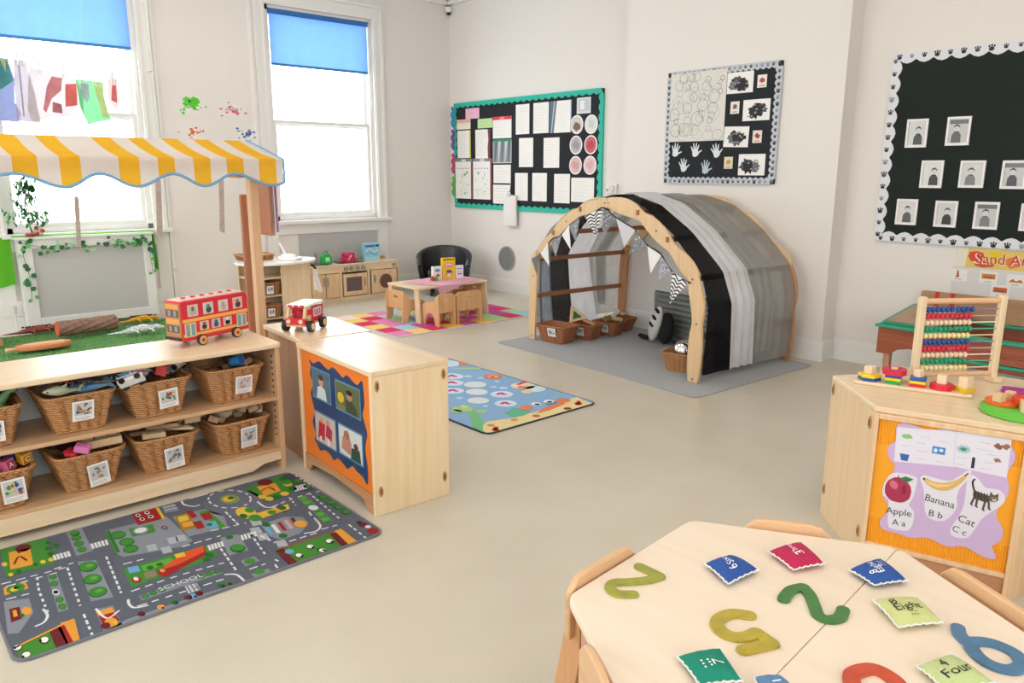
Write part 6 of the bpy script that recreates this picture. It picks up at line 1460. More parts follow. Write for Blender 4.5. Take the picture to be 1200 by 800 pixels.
# ------------------------------------------------------------------ play shelf with the white semicircular top
t = thing('corner_shelf_unit', 'wooden play shelf unit with a white rounded top and open shelves', 'shelf', (-7.42, 3.36, 0), math.radians(0))
g = G(); D = [(v.x, v.y) for v in [Vector((.30*math.cos(a0)+.0, .42*math.sin(a0))) for a0 in [2*PI*k/32 for k in range(32)]]]
g.prism([(max(-.22, x), y) for x, y in D], .60, .625); build('rounded_top', g, mat('white_laminate', '#f2f0ee', .25), t, bevel=.004)
g = G(); g.bx(.13, .15, -.02, .30, 0, .60); build('front_panel', g, BIRCHZ, t, bevel=.003)
g = G(); g.bx(-.20, .13, .28, .30, 0, .60); build('side_panel', g, BIRCHZ, t, bevel=.003); g = G(); g.bx(-.22, -.20, -.32, .30, 0, .60); build('back_panel', g, BIRCHZ, t)
for z in (.04, .27, .45): g = G(); g.prism([(-.20, -.32), (.02, -.32), (.13, -.20), (.13, .28), (-.20, .28)], z, z+.018); build('shelf_board', g, BIRCHY, t, bevel=.002)
g = G(); g.bx(-.2, -.18, -.32, -.30, 0, .60); build('post', g, OAK, t); g = G(); g.bx(.0, .02, -.32, -.30, 0, .60); build('post', g, OAK, t)
small = make_basket('small_wicker_basket', 'small wicker basket with a white tag on the middle shelf of the rounded unit', 'small baskets on the rounded unit', .095, .12, .085, .105, .12, WICKD); small.location = (-7.36, 3.205, .289)
for c_, z_ in ((small, .06),): card(c_, .095, .085, .12, 0, z_, 0, .07, .08, speck(4, ['#4a6a9a', '#8a8a8a', '#3f4a5a']))
sm2 = dup(small, (-7.36, 3.205, .059), 0, 'small wicker basket with a white tag on the lowest shelf of the rounded unit')
g = G(); g.ball((0, 0, 0), (.05, .06, .03), 10); tag(place(build('blue_ball', g, mat('blue_toy', '#4a86c8', .5), None, 60), -7.37, 3.18, .40), 'blue soft toy in the small wicker basket', 'toy')
t = thing('toy_iron', 'white toy iron standing on the white rounded top', 'toy', (-7.34, 3.46, .6255), .5)
g = G(); g.prism([(v.x, v.y) for v in smooth([(-.14, 0), (-.08, .055), (.08, .065), (.13, .05), (.13, -.05), (.08, -.065), (-.08, -.055)], 3, True)], 0, .03); build('base', g, mat('white_plastic_gloss', '#f0eeee', .3), t, bevel=.01)
g = G(); g.ball((0, 0, .035), (.10, .045, .03), 12); build('body', g, mat('white_plastic_gloss', '#f0eeee', .3), t, 60)
g = G(); g.tube([(-.03, 0, .05), (-.06, 0, .11), (-.10, 0, .17)], [.014, .012, .009], 8); build('handle', g, mat('white_plastic_gloss', '#f0eeee', .3), t, 60)
tr = make_basket('wicker_tray', 'shallow wicker tray at the back of the white rounded top', None, .13, .17, .12, .15, .05, WICK); tr.location = (-7.57, 3.20, .6255 + .0)
for k in range(3):
    tag(place(build('tray_item', boxmesh(.07, .05, .03), mat('tray_item_%d' % k, ['#c8a070', '#a87a4a', '#d8c0a0'][k], .6), bevel=.006), -7.58+.04*k, 3.12+.08*k, .66+.01, 0, .2, k), ['tan bread shaped toy in the wicker tray', 'brown toy loaf in the middle of the wicker tray', 'pale toy slice at the right of the wicker tray'][k], 'toy', 'items in the wicker tray')
t = thing('tea_towel', 'white tea towel hanging on the right side of the rounded unit', 'towel', (-7.30, 3.705, .30))
g = G(); g.sheet(lambda u, v: (.03*math.sin(u*7)*(1-v), -.0+.09*u*(1-.6*v), .22*v-.04*u*(1-v)), 8, 6); build('towel_cloth', g, cloth('white_towel', '#ece8e6', 0, .2, .03), t, 60)
g = G(); g.tube([(0, -.02, .26), (.01, .0, .25), (0, .03, .22)], .012, 6); build('hook', g, BLACKM, t, 60)

# ------------------------------------------------------------------ play kitchen
def kitchen_unit(name, label, y0, y1):
    t = thing(name, label, 'play kitchen', (-8.03, y0, 0), PI/2, 'play kitchen units under window two'); w = y1-y0
    # local: x along the wall, front at y=0, back at +y
    for x in (0, w-.016): g = G(); g.bx(x, x+.016, .0, .33, 0, .425); build('side_panel', g, BIRCHZ, t, bevel=.002)
    g = G(); g.bx(0, w, -.01, .34, .425, .44); build('worktop', g, BIRCH, t, bevel=.003)
    g = G(); g.bx(.016, w-.016, .006, .02, 0, .05); build('plinth', g, BIRCH, t); g = G(); g.bx(.016, w-.016, .31, .325, .05, .425); build('back_panel', g, BIRCH, t)
    g = G(); g.bx(.016, w-.016, .004, .018, .345, .425); build('fascia', g, BIRCH, t); return t, w
t, w = kitchen_unit('play_sink_unit', 'play kitchen sink unit with two doors and grey handles', 4.03, 4.43)
for k in (0, 1):
    x0 = .022 + k*(w/2-.018); g = G(); g.bx(x0, x0+w/2-.026, -.006, .010, .055, .338); d = build('door', g, MAPLE, t, bevel=.003); hx = x0 + (w/2-.05 if k == 0 else .02); g = G(); g.bx(hx-.008, hx+.008, -.022, -.006, .20, .30); build('handle', g, STEEL, d, bevel=.003)
g = G(); g.cyl((w/2, .16, .4405), (w/2, .16, .447), .13, n=28); build('sink_bowl', g, mat('dark_grey_basin', '#77736f', .3, .6), t, 40)
t, w = kitchen_unit('play_cooker', 'play kitchen cooker with four round knobs and a dark oven window', 4.43, 4.81)
g = G(); x0, x1, z0, z1 = .03, w-.03, .06, .32; g.bx(x0, x1, -.006, .010, z0, .11); g.bx(x0, x1, -.006, .010, .28, z1); g.bx(x0, x0+.04, -.006, .010, .11, .28); g.bx(x1-.07, x1, -.006, .010, .11, .28); d = build('oven_door', g, MAPLE, t, bevel=.002)
g = G(); g.bx(x0+.04, x1-.07, .0, .006, .11, .28); build('oven_window', g, mat('dark_window', '#6a5a58', .15), d); g = G(); g.bx(x1-.04, x1-.025, -.022, -.006, .16, .26); build('handle', g, STEEL, d, bevel=.003)
for k in range(4): g = G(); g.cyl((.07+k*.078, .004, .385), (.07+k*.078, -.018, .385), .026, n=20); build('knob', g, mat('grey_knob', '#a39c96', .4, .3), t, 40)
g = G(); g.bx(.03, w-.03, .05, .30, .4405, .446); build('hob', g, mat('dark_hob', '#3f3a38', .3), t)
t, w = kitchen_unit('play_washing_machine', 'play kitchen washing machine with a round dark porthole', 4.81, 5.24)
g = G(); g.bx(.035, w-.035, -.006, .010, .055, .338); d = build('door', g, MAPLE, t, bevel=.003); g = G(); g.cyl((w/2+.02, -.006, .195), (w/2+.02, -.009, .195), .088, n=32); build('porthole', g, mat('porthole_dark', '#6a4a3c', .25), d, 40)
g = G(); g.bx(.06, .09, -.020, -.006, .19, .28); build('handle', g, STEEL, d, bevel=.003); g = G(); g.cyl((w-.07, .004, .385), (w-.07, -.012, .385), .022, n=18); build('knob', g, STEEL, t, 40)
g = G(); g.bx(.02, w-.02, .28, .30, .4405, .47); build('back_lip', g, OAKX, t)
# things on the kitchen
t = thing('detergent_box', 'pale blue toy washing powder box standing on the play kitchen', 'box', (-8.17, 4.93, .4406), PI/2-.1)
g = G(); g.bx(-.10, .10, -.045, .045, 0, .215); build('carton', g, mat('pale_blue_card', '#8fc8dc', .5), t, bevel=.002)
p = P('wall', base=.0456); p.rect(-.098, .17, .098, .2, '#5aa0c0', 0); p.ell(.07, .185, .014, .012, '#203048', 1); p.line([(-.08, .12), (-.03, .15), (.03, .11), (.08, .14)], .008, '#e6f2f6', 1); p.line([(-.08, .08), (-.02, .10), (.04, .07), (.07, .09)], .006, '#3f7f9c', 2); p.rect(-.08, .172, .03, .188, '#3a6a86', 2); p.rect(-.098, .002, .098, .05, '#a9d8e6', 1); build('carton_print', p, PRG, t)
t = thing('pink_saucepan', 'pink play saucepans stacked upside down on the cooker', 'pan', (-8.19, 4.63, .4465), .4)
g = G(); g.lathe([(.09, 0), (.092, .05), (.075, .058), (.0, .058)], 24); build('pan_body', g, mat('hot_pink', '#cf2f5f', .35), t, 40); g = G(); g.lathe([(.075, .06), (.078, .10), (.06, .115), (0, .115)], 24); build('upper_pan', g, mat('hot_pink_dark', '#b8284f', .35), t, 40)
g = G(); g.tube([(.05, -.06, .03), (.15, -.14, .09)], .012, 8); build('handle', g, mat('pale_pink', '#f0a8b8', .4), t, 60); g = G(); g.tube([(.0, -.085, .02), (.04, -.2, .03)], .012, 8); build('handle', g, mat('hot_pink', '#cf2f5f', .35), t, 60)
t = thing('green_toy_toaster', 'bright green toy jug with a square label beside the sink', 'toy', (-8.13, 4.30, .4476), PI/2)
g = G(); g.wprism([(-.06, 0), (.06, 0), (.06, .09), (.03, .12), (-.03, .12), (-.06, .09)], -.04, .04); build('jug_body', g, mat('bright_green', '#1fa852', .4), t, bevel=.008); g = G(); g.tube([(-.03, 0, .11), (-.02, 0, .15), (.02, 0, .15), (.03, 0, .11)], .008, 8); build('handle', g, mat('bright_green', '#1fa852', .4), t, 60)
p = P('wall', base=.0406); p.rect(-.03, .03, .03, .085, '#8fe09a', 0); p.rect(-.018, .045, .018, .07, '#c8f0c8', 1); build('label_print', p, PRG, t)
t = thing('grey_tap', 'grey toy tap and sponge standing on the sink unit', 'tap', (-8.17, 4.15, .4476)); g = G(); g.tube([(0, .04, 0), (0, .04, .10), (.02, .03, .13), (.05, -.0, .12)], .012, 8); build('spout', g, mat('mid_grey_plastic', '#8a8c90', .4), t, 60); g = G(); g.bx(-.03, .03, -.06, -.02, 0, .06); build('tap_base', g, mat('mid_grey_plastic', '#8a8c90', .4), t, bevel=.008)

# ------------------------------------------------------------------ tub chair
t = thing('tub_chair', 'black leather tub chair in the far corner', 'chair', (-7.72, 5.72, 0), math.radians(50))
LE = mat('black_leather', '#2b2c2e', .38, bump=.15, bscale=90)
def tub(rad, top, a0, a1, inner):
    def f(u, v):
        a_ = a0 + (a1-a0)*u; k = math.cos((u-.5)*PI)**.5 if 0 < u < 1 else 0; h = .10 + (top*(.62 + .38*k) - .10)*v
        r_ = rad + .05*v; return (r_*math.cos(a_), r_*math.sin(a_), h)
    return f
o_, i_ = tub(.30, .57, -PI*.12, PI*1.12, 0), tub(.235, .57, -PI*.12, PI*1.12, 1)
g = G(); g.sheet(lambda u, v: o_(u, v), 36, 8); g.sheet(lambda u, v: i_(1-u, v), 36, 8)
g.sheet(lambda u, v: tuple(Vector(o_(u, 1)).lerp(Vector(i_(u, 1)), v) + Vector((0, 0, .02*math.sin(PI*v)))), 36, 4); g.sheet(lambda u, v: tuple(Vector(o_(0, v)).lerp(Vector(i_(0, v)), u)), 4, 8); g.sheet(lambda u, v: tuple(Vector(i_(1, v)).lerp(Vector(o_(1, v)), u)), 4, 8)
build('shell', g, LE, t, 50); g = G(); g.rbox(-.21, .21, -.27, .17, .10, .22, .05); build('base', g, LE, t, bevel=.01); g = G(); g.rbox(-.20, .20, -.27, .17, .222, .32, .06); build('seat_cushion', g, LE, t, bevel=.025, seg=4)
for x, y in ((-.15, -.2), (.15, -.2), (-.15, .12), (.15, .12)): g = G(); g.cyl((x, y, 0), (x, y, .10), .015, .02, n=12); build('leg', g, BLACKM, t, 40)

# ------------------------------------------------------------------ play table and small chairs
t = thing('play_table', 'low wooden play table with a pink cloth on it', 'table', (-6.54, 4.76, .0))
x0, x1, y0, y1, H = -.27, .27, -.46, .46, .37
g = G(); g.rbox(x0-.01, x1+.01, y0-.01, y1+.01, H-.02, H, .03); build('tabletop', g, BIRCHY, t, bevel=.004)
for y in (y0+.01, y1-.03):
    
    for s in (-1, 1): g = G(); g.prism([(s*(x1+.03), 0), (s*(x1-.05), 0), (s*(x1-.07), .342), (s*(x1-.0), .342)], -.012, .012, T(0, y+.01, .0085) @ R(PI/2, 'X')); build('leg', g, BIRCHZ, t, bevel=.003)
g = G(); g.bx(-.01, .01, y0+.03, y1-.03, .338, .35); build('cross_rail', g, OAK, t)
t = thing('pink_tablecloth', 'pink cloth laid askew over the low play table', 'tablecloth', (-6.54, 4.80, .3712)); g = G()
def tcl(u, v):
    x = -.25+.56*u; y = -.34+.68*v; rx, ry = x*math.cos(.3)-y*math.sin(.3), x*math.sin(.3)+y*math.cos(.3)
    z = .004; ov = 0
    if rx > .287: ov = rx-.287; z = .004-ov; rx = .296
    if ry > .43: ry = .43
    if ry < -.43: ry = -.43
    if rx < -.26: rx = -.26
    return (rx, ry, z+.001)
g.sheet(tcl, 64, 64); build('cloth_sheet', g, cloth('pink_cloth', '#e8b4c4', 0, .15, .04), t, 60)
CHW = wood('honey_plywood', '#e0b484', '#d2a270', 'Z')
def kid_chair(label, loc, rz, sw=.30):
    t = thing('small_chair', label, 'chair', loc, rz, 'small plywood chairs at the play table')
    # local: sitter faces +Y, back at -Y
    for s in (-1, 1):
        g = G(); pts = [(-.15, 0), (-.09, 0), (-.06, .10), (0, .125), (.06, .10), (.09, 0), (.15, 0), (.13, .20), (.08, .225), (-.06, .235), (-.10, .30), (-.14, .30)]
        g.prism(pts, -.009, .009, T(s*sw/2, 0, 0) @ R(PI/2) @ R(PI/2, 'X')); build('side_panel', g, CHW, t, bevel=.004)
    g = G(); a_ = sw/2-.01
    hw, hz0, hz1 = .035, .245, .268; zt = .32; zb = .13
    g.bx(-a_, -hw, -.125, -.11, zb, zt); g.bx(hw, a_, -.125, -.11, zb, zt); g.bx(-hw, hw, -.125, -.11, zb, hz0); g.bx(-hw, hw, -.125, -.11, hz1, zt); build('backrest', g, CHW, t, bevel=.002)
    g = G(); g.bx(-a_, a_, -.108, .10, .165, .178); build('seat', g, CHW, t, bevel=.003); return t
kid_chair('small plywood chair at the left end of the play table', (-6.54, 4.345, .0085), 0)
kid_chair('small plywood chair at the near side of the play table, its back to the room', (-6.13, 4.75, .0085), PI/2)
kid_chair('small plywood chair tucked under the near left corner of the play table', (-6.13, 4.46, .0085), PI/2, .20)
kid_chair('small plywood chair at the right end of the play table', (-6.54, 5.14, .0085), PI)
# boxes on the table
def carton(name, label, loc, rz, w, h, d, col, draw):
    t = thing(name, label, 'box', loc, rz, 'toy food boxes on the play table'); g = G(); g.bx(-w/2, w/2, -d/2, d/2, 0, h); build('carton', g, mat('card'+col, col, .5), t, bevel=.0015); p = P('wall', base=d/2+.0004); draw(p, w/2, h); build('carton_print', p, PRG, t)
carton('yellow_cereal_box', 'tall yellow toy cereal box in the middle of the play table', (-6.60, 4.94, .374), PI/2-.2, .15, .23, .05, '#f0c41e', lambda p, a, h: (p.rect(-a*.9, h*.9, a*.9, h*.96, '#8a6a1c', 1), p.ell(0, h*.66, a*.8, h*.1, '#d890b8', 1), p.ell(0, h*.3, a*.6, h*.16, '#c8a0a8', 1), p.ell(0, h*.37, a*.45, h*.07, '#7a3f4a', 2), p.ell(0, h*.2, a*.3, h*.08, '#f0e0d0', 2), p.line([(-a*.5, h*.66), (0, h*.7), (a*.5, h*.66)], .012, '#f4e8ee', 2)))
carton('white_food_box', 'small white toy food box left of the yellow one', (-6.62, 4.80, .374), PI/2-.1, .11, .145, .04, '#eeeae4', lambda p, a, h: (p.ell(0, h*.72, a*.6, h*.12, '#4fb0a0', 1), p.ell(a*.1, h*.35, a*.4, h*.12, '#c8506a', 1), p.rect(-a*.6, h*.08, a*.6, h*.14, '#b8c8a0', 1)))
carton('white_tea_box', 'white toy box with violet marks right of the yellow one', (-6.58, 5.07, .374), PI/2-.2, .095, .14, .04, '#efecf2', lambda p, a, h: (p.rect(-a*.7, h*.72, a*.6, h*.8, '#a890d0', 1), p.rect(-a*.5, h*.3, a*.6, h*.4, '#9080c0', 1), p.rect(-a*.6, h*.5, a*.6, h*.54, '#c8b8e0', 1)))
t = thing('toy_plate', 'small plate of red and green toy food on the play table', 'plate', (-6.56, 4.72, .374)); g = G(); g.lathe([(.05, 0), (.055, .006), (.05, .008), (.0, .005)], 18); build('plate', g, mat('orange_plate', '#e0a070', .4), t, 40)
for k, (x, y, c) in enumerate(((0, -.025, '#c83a48'), (.01, .02, '#3f9a4a'), (-.02, .0, '#d8483a'))): g = G(); g.lathe([(.02, 0), (.018, .02), (.006, .045)], 10, T(x, y, .008)); build('toy_food', g, mat('food'+c, c, .5), t, 40)

# ------------------------------------------------------------------ fabric den
t = thing('den_mat', 'grey carpet mat under the fabric covered den', 'mat', (-5.12, 4.36, 0), math.radians(-3.2))
g = G(); g.rbox(0, 2.24, 0, 1.50, .001, .007, .06); build('pile', g, mat('grey_carpet', '#a6a8ab', .95, bump=.7, bscale=400, var=.06, vscale=120), t)
DX, DY, DR = -4.06, 4.625, math.radians(-4.3)
DEN = thing('arched_den', 'arched wooden play den draped in black, white and grey fabric', 'den', (DX, DY, .0095), DR)
LEGL = [(-.94, 0), (-.93, .42), (-.91, .70), (-.87, .79)]; TOPL = [(-.87, .77), (-.74, .90), (-.51, 1.09), (-.28, 1.205), (-.03, 1.262)]
TOPR = [(-.03, 1.262), (.21, 1.225), (.41, 1.135), (.60, 1.0), (.78, .855), (.90, .745)]; LEGR = [(.885, .77), (.945, .55), (.94, .31), (.935, 0)]
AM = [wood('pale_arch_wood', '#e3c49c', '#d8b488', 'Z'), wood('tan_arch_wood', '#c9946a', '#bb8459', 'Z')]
def arch_board(name, pts, y, lobes, w0, w1, m, ph=0):
    P_ = smooth(pts, 8); n = len(P_); L = []; Rr = []
    for i, p in enumerate(P_):
        d = (P_[min(i+1, n-1)] - P_[max(i-1, 0)]).normalized(); q = Vector((-d.y, d.x)); tt = i/(n-1); w = w0 + (w1-w0)*abs(math.sin(PI*(lobes*tt+ph)))
        L.append(p+q*w/2); Rr.append(p-q*w/2)
    cap = lambda c, q0, sg: []
    g = G(); g.wprism([(p.x, p.y) for p in L] + [(p.x, p.y) for p in Rr[::-1]], y-.012, y+.012); o = build(name, g, m, DEN, bevel=.004)
    for i in (1, n//2, n-2): g = G(); g.cyl((P_[i].x, y-.0125, P_[i].y), (P_[i].x, y-.0155, P_[i].y), .008, n=8); build('bolt', g, mat('bolt_grey', '#8a7a68', .4, .5), o)
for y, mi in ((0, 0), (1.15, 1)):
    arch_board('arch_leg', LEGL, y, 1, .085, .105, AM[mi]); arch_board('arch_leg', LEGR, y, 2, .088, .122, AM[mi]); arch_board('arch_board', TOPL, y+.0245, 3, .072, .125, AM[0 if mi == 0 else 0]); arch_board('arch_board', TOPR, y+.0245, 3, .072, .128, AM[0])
NODE = [(-.985, .0), (-.99, .39), (-.965, .73), (-.70, 1.02), (-.36, 1.24), (.0, 1.315), (.33, 1.235), (.64, 1.04), (.92, .775), (.995, .55), (.985, .30), (.975, .0)]
for x, z in ((-.955, .395), (-.925, .73), (-.675, .985), (-.335, 1.20), (.315, 1.20), (.62, 1.015), (.90, .755), (.958, .34)):
    g = G(); g.bx(x-.012, x+.012, .0, 1.165, z-.02, z+.02); build('crossbar', g, wood('crossbar_wood', '#a8714c', '#96623f', 'Y'), DEN, bevel=.003)
def drape(name, m, label, lo, hi, t0=0, t1=1, off=0, n=66, rip=.006, zb=0, fold=3):
    """lo/hi: y at left foot, ridge, right foot; t0..t1 along the arch"""
    def at(q, tt):
        return q[0] + (q[1]-q[0])*tt*2 if tt < .5 else q[1] + (q[2]-q[1])*(tt-.5)*2
    def f(u, v):
        tt = t0 + (t1-t0)*u; s = tt*(len(NODE)-1); i = min(int(s), len(NODE)-2); k = s-i; x = NODE[i][0]*(1-k)+NODE[i+1][0]*k; z = NODE[i][1]*(1-k)+NODE[i+1][1]*k
        c = 1 + off*.008; y = at(lo, tt) + (at(hi, tt)-at(lo, tt))*v; r_ = rip*math.sin(v*fold*6.28+tt*5+off)*(.4+.6*abs(2*tt-1))
        return (x*c + (r_ if x > 0 else -r_), y, max(z*c+.004*off, .01 + zb))
    g = G(); g.sheet(f, n, 18); return build(name, g, m, DEN, 16, label=label)
drape('fabric_drape', cloth('black_fabric', '#202022', .04, .12, .1), 'black fabric strip', (.30, .045, .04), (.56, .24, .36), .02, .985, 1, rip=.004, fold=1.4)
drape('fabric_drape', cloth('white_voile', '#f6f6fc', .06, .4, .03), 'white voile strip', (.54, .22, .34), (.92, .50, .62), .0, .985, 2, rip=.012)
drape('fabric_drape', cloth('grey_voile', '#b4b4b1', .28, .4, .05), 'sheer grey voile strip', (.88, .40, .60), (1.16, 1.16, 1.16), .03, .985, 0, rip=.004, fold=5)
drape('fabric_drape', cloth('grey_voile_dense', '#b9b9b6', .15, .4, .05), 'denser grey voile strip', (.90, .62, .66), (1.0, .85, .84), .05, .96, 1, rip=.004, fold=2)
drape('fabric_drape', cloth('pale_blue_grey_fabric', '#8b97a8', .1, .3, .15), 'blue grey fabric strip', (.15, .04, .0), (.31, .11, .0), .02, .44, .6)
drape('fabric_drape', cloth('mottled_sheer', '#5d6058', .35, .3, .6), 'sheer mottled dark strip', (.02, .0, .0), (.17, .06, .0), .02, .44, .3)
def slab(pts, m, label): g = G(); g.sheet(lambda u, v: (.975+.02+.012*math.sin(v*9), .36+.30*u+.03*math.sin(v*4), .02+.7*v), 8, 10)
# bunting on the front arch
BT = thing('bunting', 'black cord bunting of grey, white and chevron flags along the den arch', 'bunting', (DX, DY, .0075), DR)
CP = [(-.91, .74), (-.80, .80), (-.66, .93), (-.55, .97), (-.44, 1.06), (-.28, 1.14), (-.16, 1.17), (-.03, 1.225), (.10, 1.16), (.28, 1.09), (.36, 1.03), (.45, .965), (.58, .915), (.66, .83), (.74, .77), (.88, .725)]
g = G(); g.tube([(p.x, -.02, p.y) for p in smooth(CP, 4)], .006, 6); build('cord', g, BLACKM, BT, 60)
FL = [('#6d7074', -.93, .74, -.82, .79, -.85, .60, 0), ('#4c4f50', -.82, .79, -.68, .91, -.66, .72, 2), ('#e6e4e6', -.80, .80, -.70, .90, -.68, .70, 0), ('#8a8d90', -.66, .92, -.52, .98, -.60, .78, 2), ('#eceaec', -.52, .98, -.43, 1.07, -.40, .86, 0), ('#8d9298', -.43, 1.06, -.30, 1.13, -.34, .93, 2),
      ('#f2f0f0', -.24, 1.15, -.03, 1.22, -.10, .99, 1), ('#77797c', -.03, 1.22, .12, 1.15, -.02, 1.0, 2), ('#c9c9cf', .12, 1.15, .33, 1.07, .22, .93, 0), ('#7d8085', .34, 1.06, .46, .955, .27, .88, 2), ('#e8e6e6', .46, .96, .60, .90, .50, .755, 0), ('#a6a9b4', .60, .90, .70, .80, .585, .72, 2), ('#f4f2f2', .71, .79, .86, .73, .70, .55, 1)]
for k, (c, x0, z0, x1, z1, x2, z2, pat) in enumerate(FL):
    p = P('wall', base=.0265+.0012*(k % 3), step=.0004); p.col = lin(c); y_ = -.0255-.0012*(k % 3); p.wprism([(x0, z0), (x1, z1), (x2, z2)], y_-.0006, y_+.0004); p.col = None; p.base += 0
    r = random.Random(k); A_, B_, C_ = Vector((x0, z0)), Vector((x1, z1)), Vector((x2, z2))
    if pat == 2:
        for j in range(60):
            a, b = r.random(), r.random()
            if a+b > .95: continue
            q = A_ + (B_-A_)*a + (C_-A_)*b; p.ell(q.x, q.y, .006, .004, r.choice(['#3a3c40', '#a9acb0', '#dcdde0']), 1, 6, r.uniform(0, 3))
    if pat == 1:
        for j in range(7):
            tt = .06+j*.125; l, m_, rr = A_.lerp(C_, tt), A_.lerp(B_, .5).lerp(C_, min(1, tt+.08)), B_.lerp(C_, tt); q1, q3 = l.lerp(m_, .5), m_.lerp(rr, .5); up = Vector((0, .022*(1-tt)))
            p.line([l, q1+up, m_, q3+up, rr], .012, '#1e1e20', 1, sm=False)
    build('flag', p, PR, BT, label='chevron flag' if pat == 1 else None)

# baskets inside the den
bd = make_basket('wicker_basket', 'red brown empty basket at the den entrance behind the left leg', 'baskets along the left side of the den', .14, .19, .10, .135, .17, WICKR)
DB = [(-4.765, 4.79, .88, 'red brown empty basket at the den entrance behind the left leg'), (-4.71, 5.09, .78, 'second den basket with a green triangle block on top'), (-4.67, 5.38, .72, 'third den basket with a dark animal photo card'), (-4.74, 5.64, .70, 'rearmost den basket with pale sticks in it')]
RZ = -1.42
for i, (x, y, sc, l) in enumerate(DB):
    o = bd if i == 0 else dup(bd, (x, y, .0085), RZ, l, scale=sc); o.location = (x, y, .0085); o.rotation_euler = (0, 0, RZ); o.scale = (sc,)*3
    DB[i] = o
for i, o in enumerate(DB): card(o, .14, .10, .17, .03, .10 if i else .12, 0, .10, .105 if i else .09, speck(40+i, ['#4a5058', '#8a9098', '#2e3236', '#cfd3d6']))
gp = 'toys in the den baskets'
t = thing('triangle_block', 'cream triangle block with a green centre sticking out of the second den basket', 'toy block', (-4.76, 5.07, .19), RZ+PI/2+.5, gp)
g = G(); A3 = [(-.07, -.07), (.09, -.02), (-.06, .09)]; B3 = [(x*.55, y*.55) for x, y in A3]
for i in range(3): j = (i+1) % 3; g.wprism([A3[i], A3[j], B3[j], B3[i]], -.02, .02)
build('frame', g, MAPLE, t); g = G(); g.wprism(B3, -.006, .006); build('green_pane', g, mat('green_acrylic', '#2f7a50', .2), t)
for k, (x, y, z, l, c, d) in enumerate(((-4.66, 5.10, .16, 'flat wooden piece leaning over the second den basket rim', '#c99a70', (.14, .05, .02)), (-4.70, 5.38, .15, 'green leafy toy in the third den basket', '#7a8a4a', (.06, .06, .04)), (-4.62, 5.44, .15, 'pale wooden piece in the third den basket', '#d8bf98', (.10, .03, .03)), (-4.63, 5.33, .15, 'brown wooden piece in the third den basket', '#9a6a44', (.08, .04, .03)), (-4.70, 5.65, .16, 'long pale stick lying across the rearmost den basket', '#d8b48c', (.2, .035, .02)), (-4.80, 5.62, .16, 'white bottle shape in the rearmost den basket', '#dcdcd4', (.04, .04, .10)))):
    tag(place(build('toy_piece', boxmesh(*d), mat('dp'+c, c, .5), bevel=.005), x, y, z, .15*k, .2, .5*k), l, 'toy', gp)
bb = dup(DB[0], (-3.39, 4.80, .0085), -1.3, 'small orange brown wicker basket beside the right den leg', None, scale=.82)
for ch in [c for c in bb.children if c.name.startswith('label_card')]: bpy.data.objects.remove(ch)
for ch in bb.children: ch.data = ch.data.copy(); ch.data.materials[0] = WICK
del bb['group']
g = G(); g.ball((0, 0, 0), .088, 28); tag(place(build('metal_ball', g, mat('polished_metal', '#d8d8d8', .12, 1), None, 60), -3.39, 4.80, .160), 'polished silver metal ball sitting in the small basket', 'ball')
# silver padded panel and black and white soft toy
t = thing('padded_panel', 'silver grey quilted padded panel standing at the back of the den', 'panel', (-4.27, 5.58, .0085), math.radians(-5))
g = G(); W_, H_ = 1.12, .44
g.sheet(lambda u, v: (W_*u, -.03-.014*abs(math.sin(PI*v*9))*(1 if .06 < u < .95 else .3)-.004*math.sin(u*23+v*9), .0+H_*v), 60, 54); g.sheet(lambda u, v: (W_*(1-u), .0, H_*v), 2, 2); g.bx(0, W_, -.029, 0, 0, H_); g2 = build('quilting', g, mat('silver_fabric', '#7f8280', .42, .25, bump=.3, bscale=40), t, 60)
g = G(); g.tube([(0, -.02, 0), (0, -.02, H_), (W_, -.02, H_), (W_, -.02, 0)], .010, 8); build('bound_edge', g, mat('dark_grey_binding', '#4a4c4c', .5, .2), t, 60)
t = thing('soft_toy', 'black and white spotted soft toy leaning against the padded panel', 'soft toy', (-4.16, 5.43, .018), math.radians(-20))
SB = mat('black_plush', '#161617', .95, bump=.6, bscale=200); SW = mat('white_plush', '#cfcdca', .95, bump=.4, bscale=200)
g = G(); g.ball((.08, .02, .18), (.11, .05, .15), 18, R(.35, 'Y')); build('back', g, SB, t, 60)
g = G(); g.ball((-.02, -.035, .18), (.075, .04, .18), 18, R(.42, 'Y')); e = build('body', g, SW, t, 60)
for k, (x, z) in enumerate(((-.02, .25), (-.03, .17), (-.02, .32))): g = G(); g.ball((x, -.071+.012*(k == 2), z), (.04, .012, .018), 10, R(.42, 'Y')); build('spot', g, SB, e, 60)
for x in (-.15, -.10): g = G(); g.ball((x, -.04, .022), (.07, .03, .02), 10); build('foot', g, SB, t, 60)
t = thing('dark_cushion', 'narrow black cushion edge behind the right den leg', 'cushion', (-3.22, 5.1, .0085), .05); g = G(); g.rbox(-.03, .03, -.15, .15, 0, .26, .025); build('cushion_body', g, BLACKM, t, bevel=.015); g = G(); g.tube([(.0, -.15, .02), (.0, -.153, .24)], .005, 6); build('seam', g, BLACKM, t, 60)

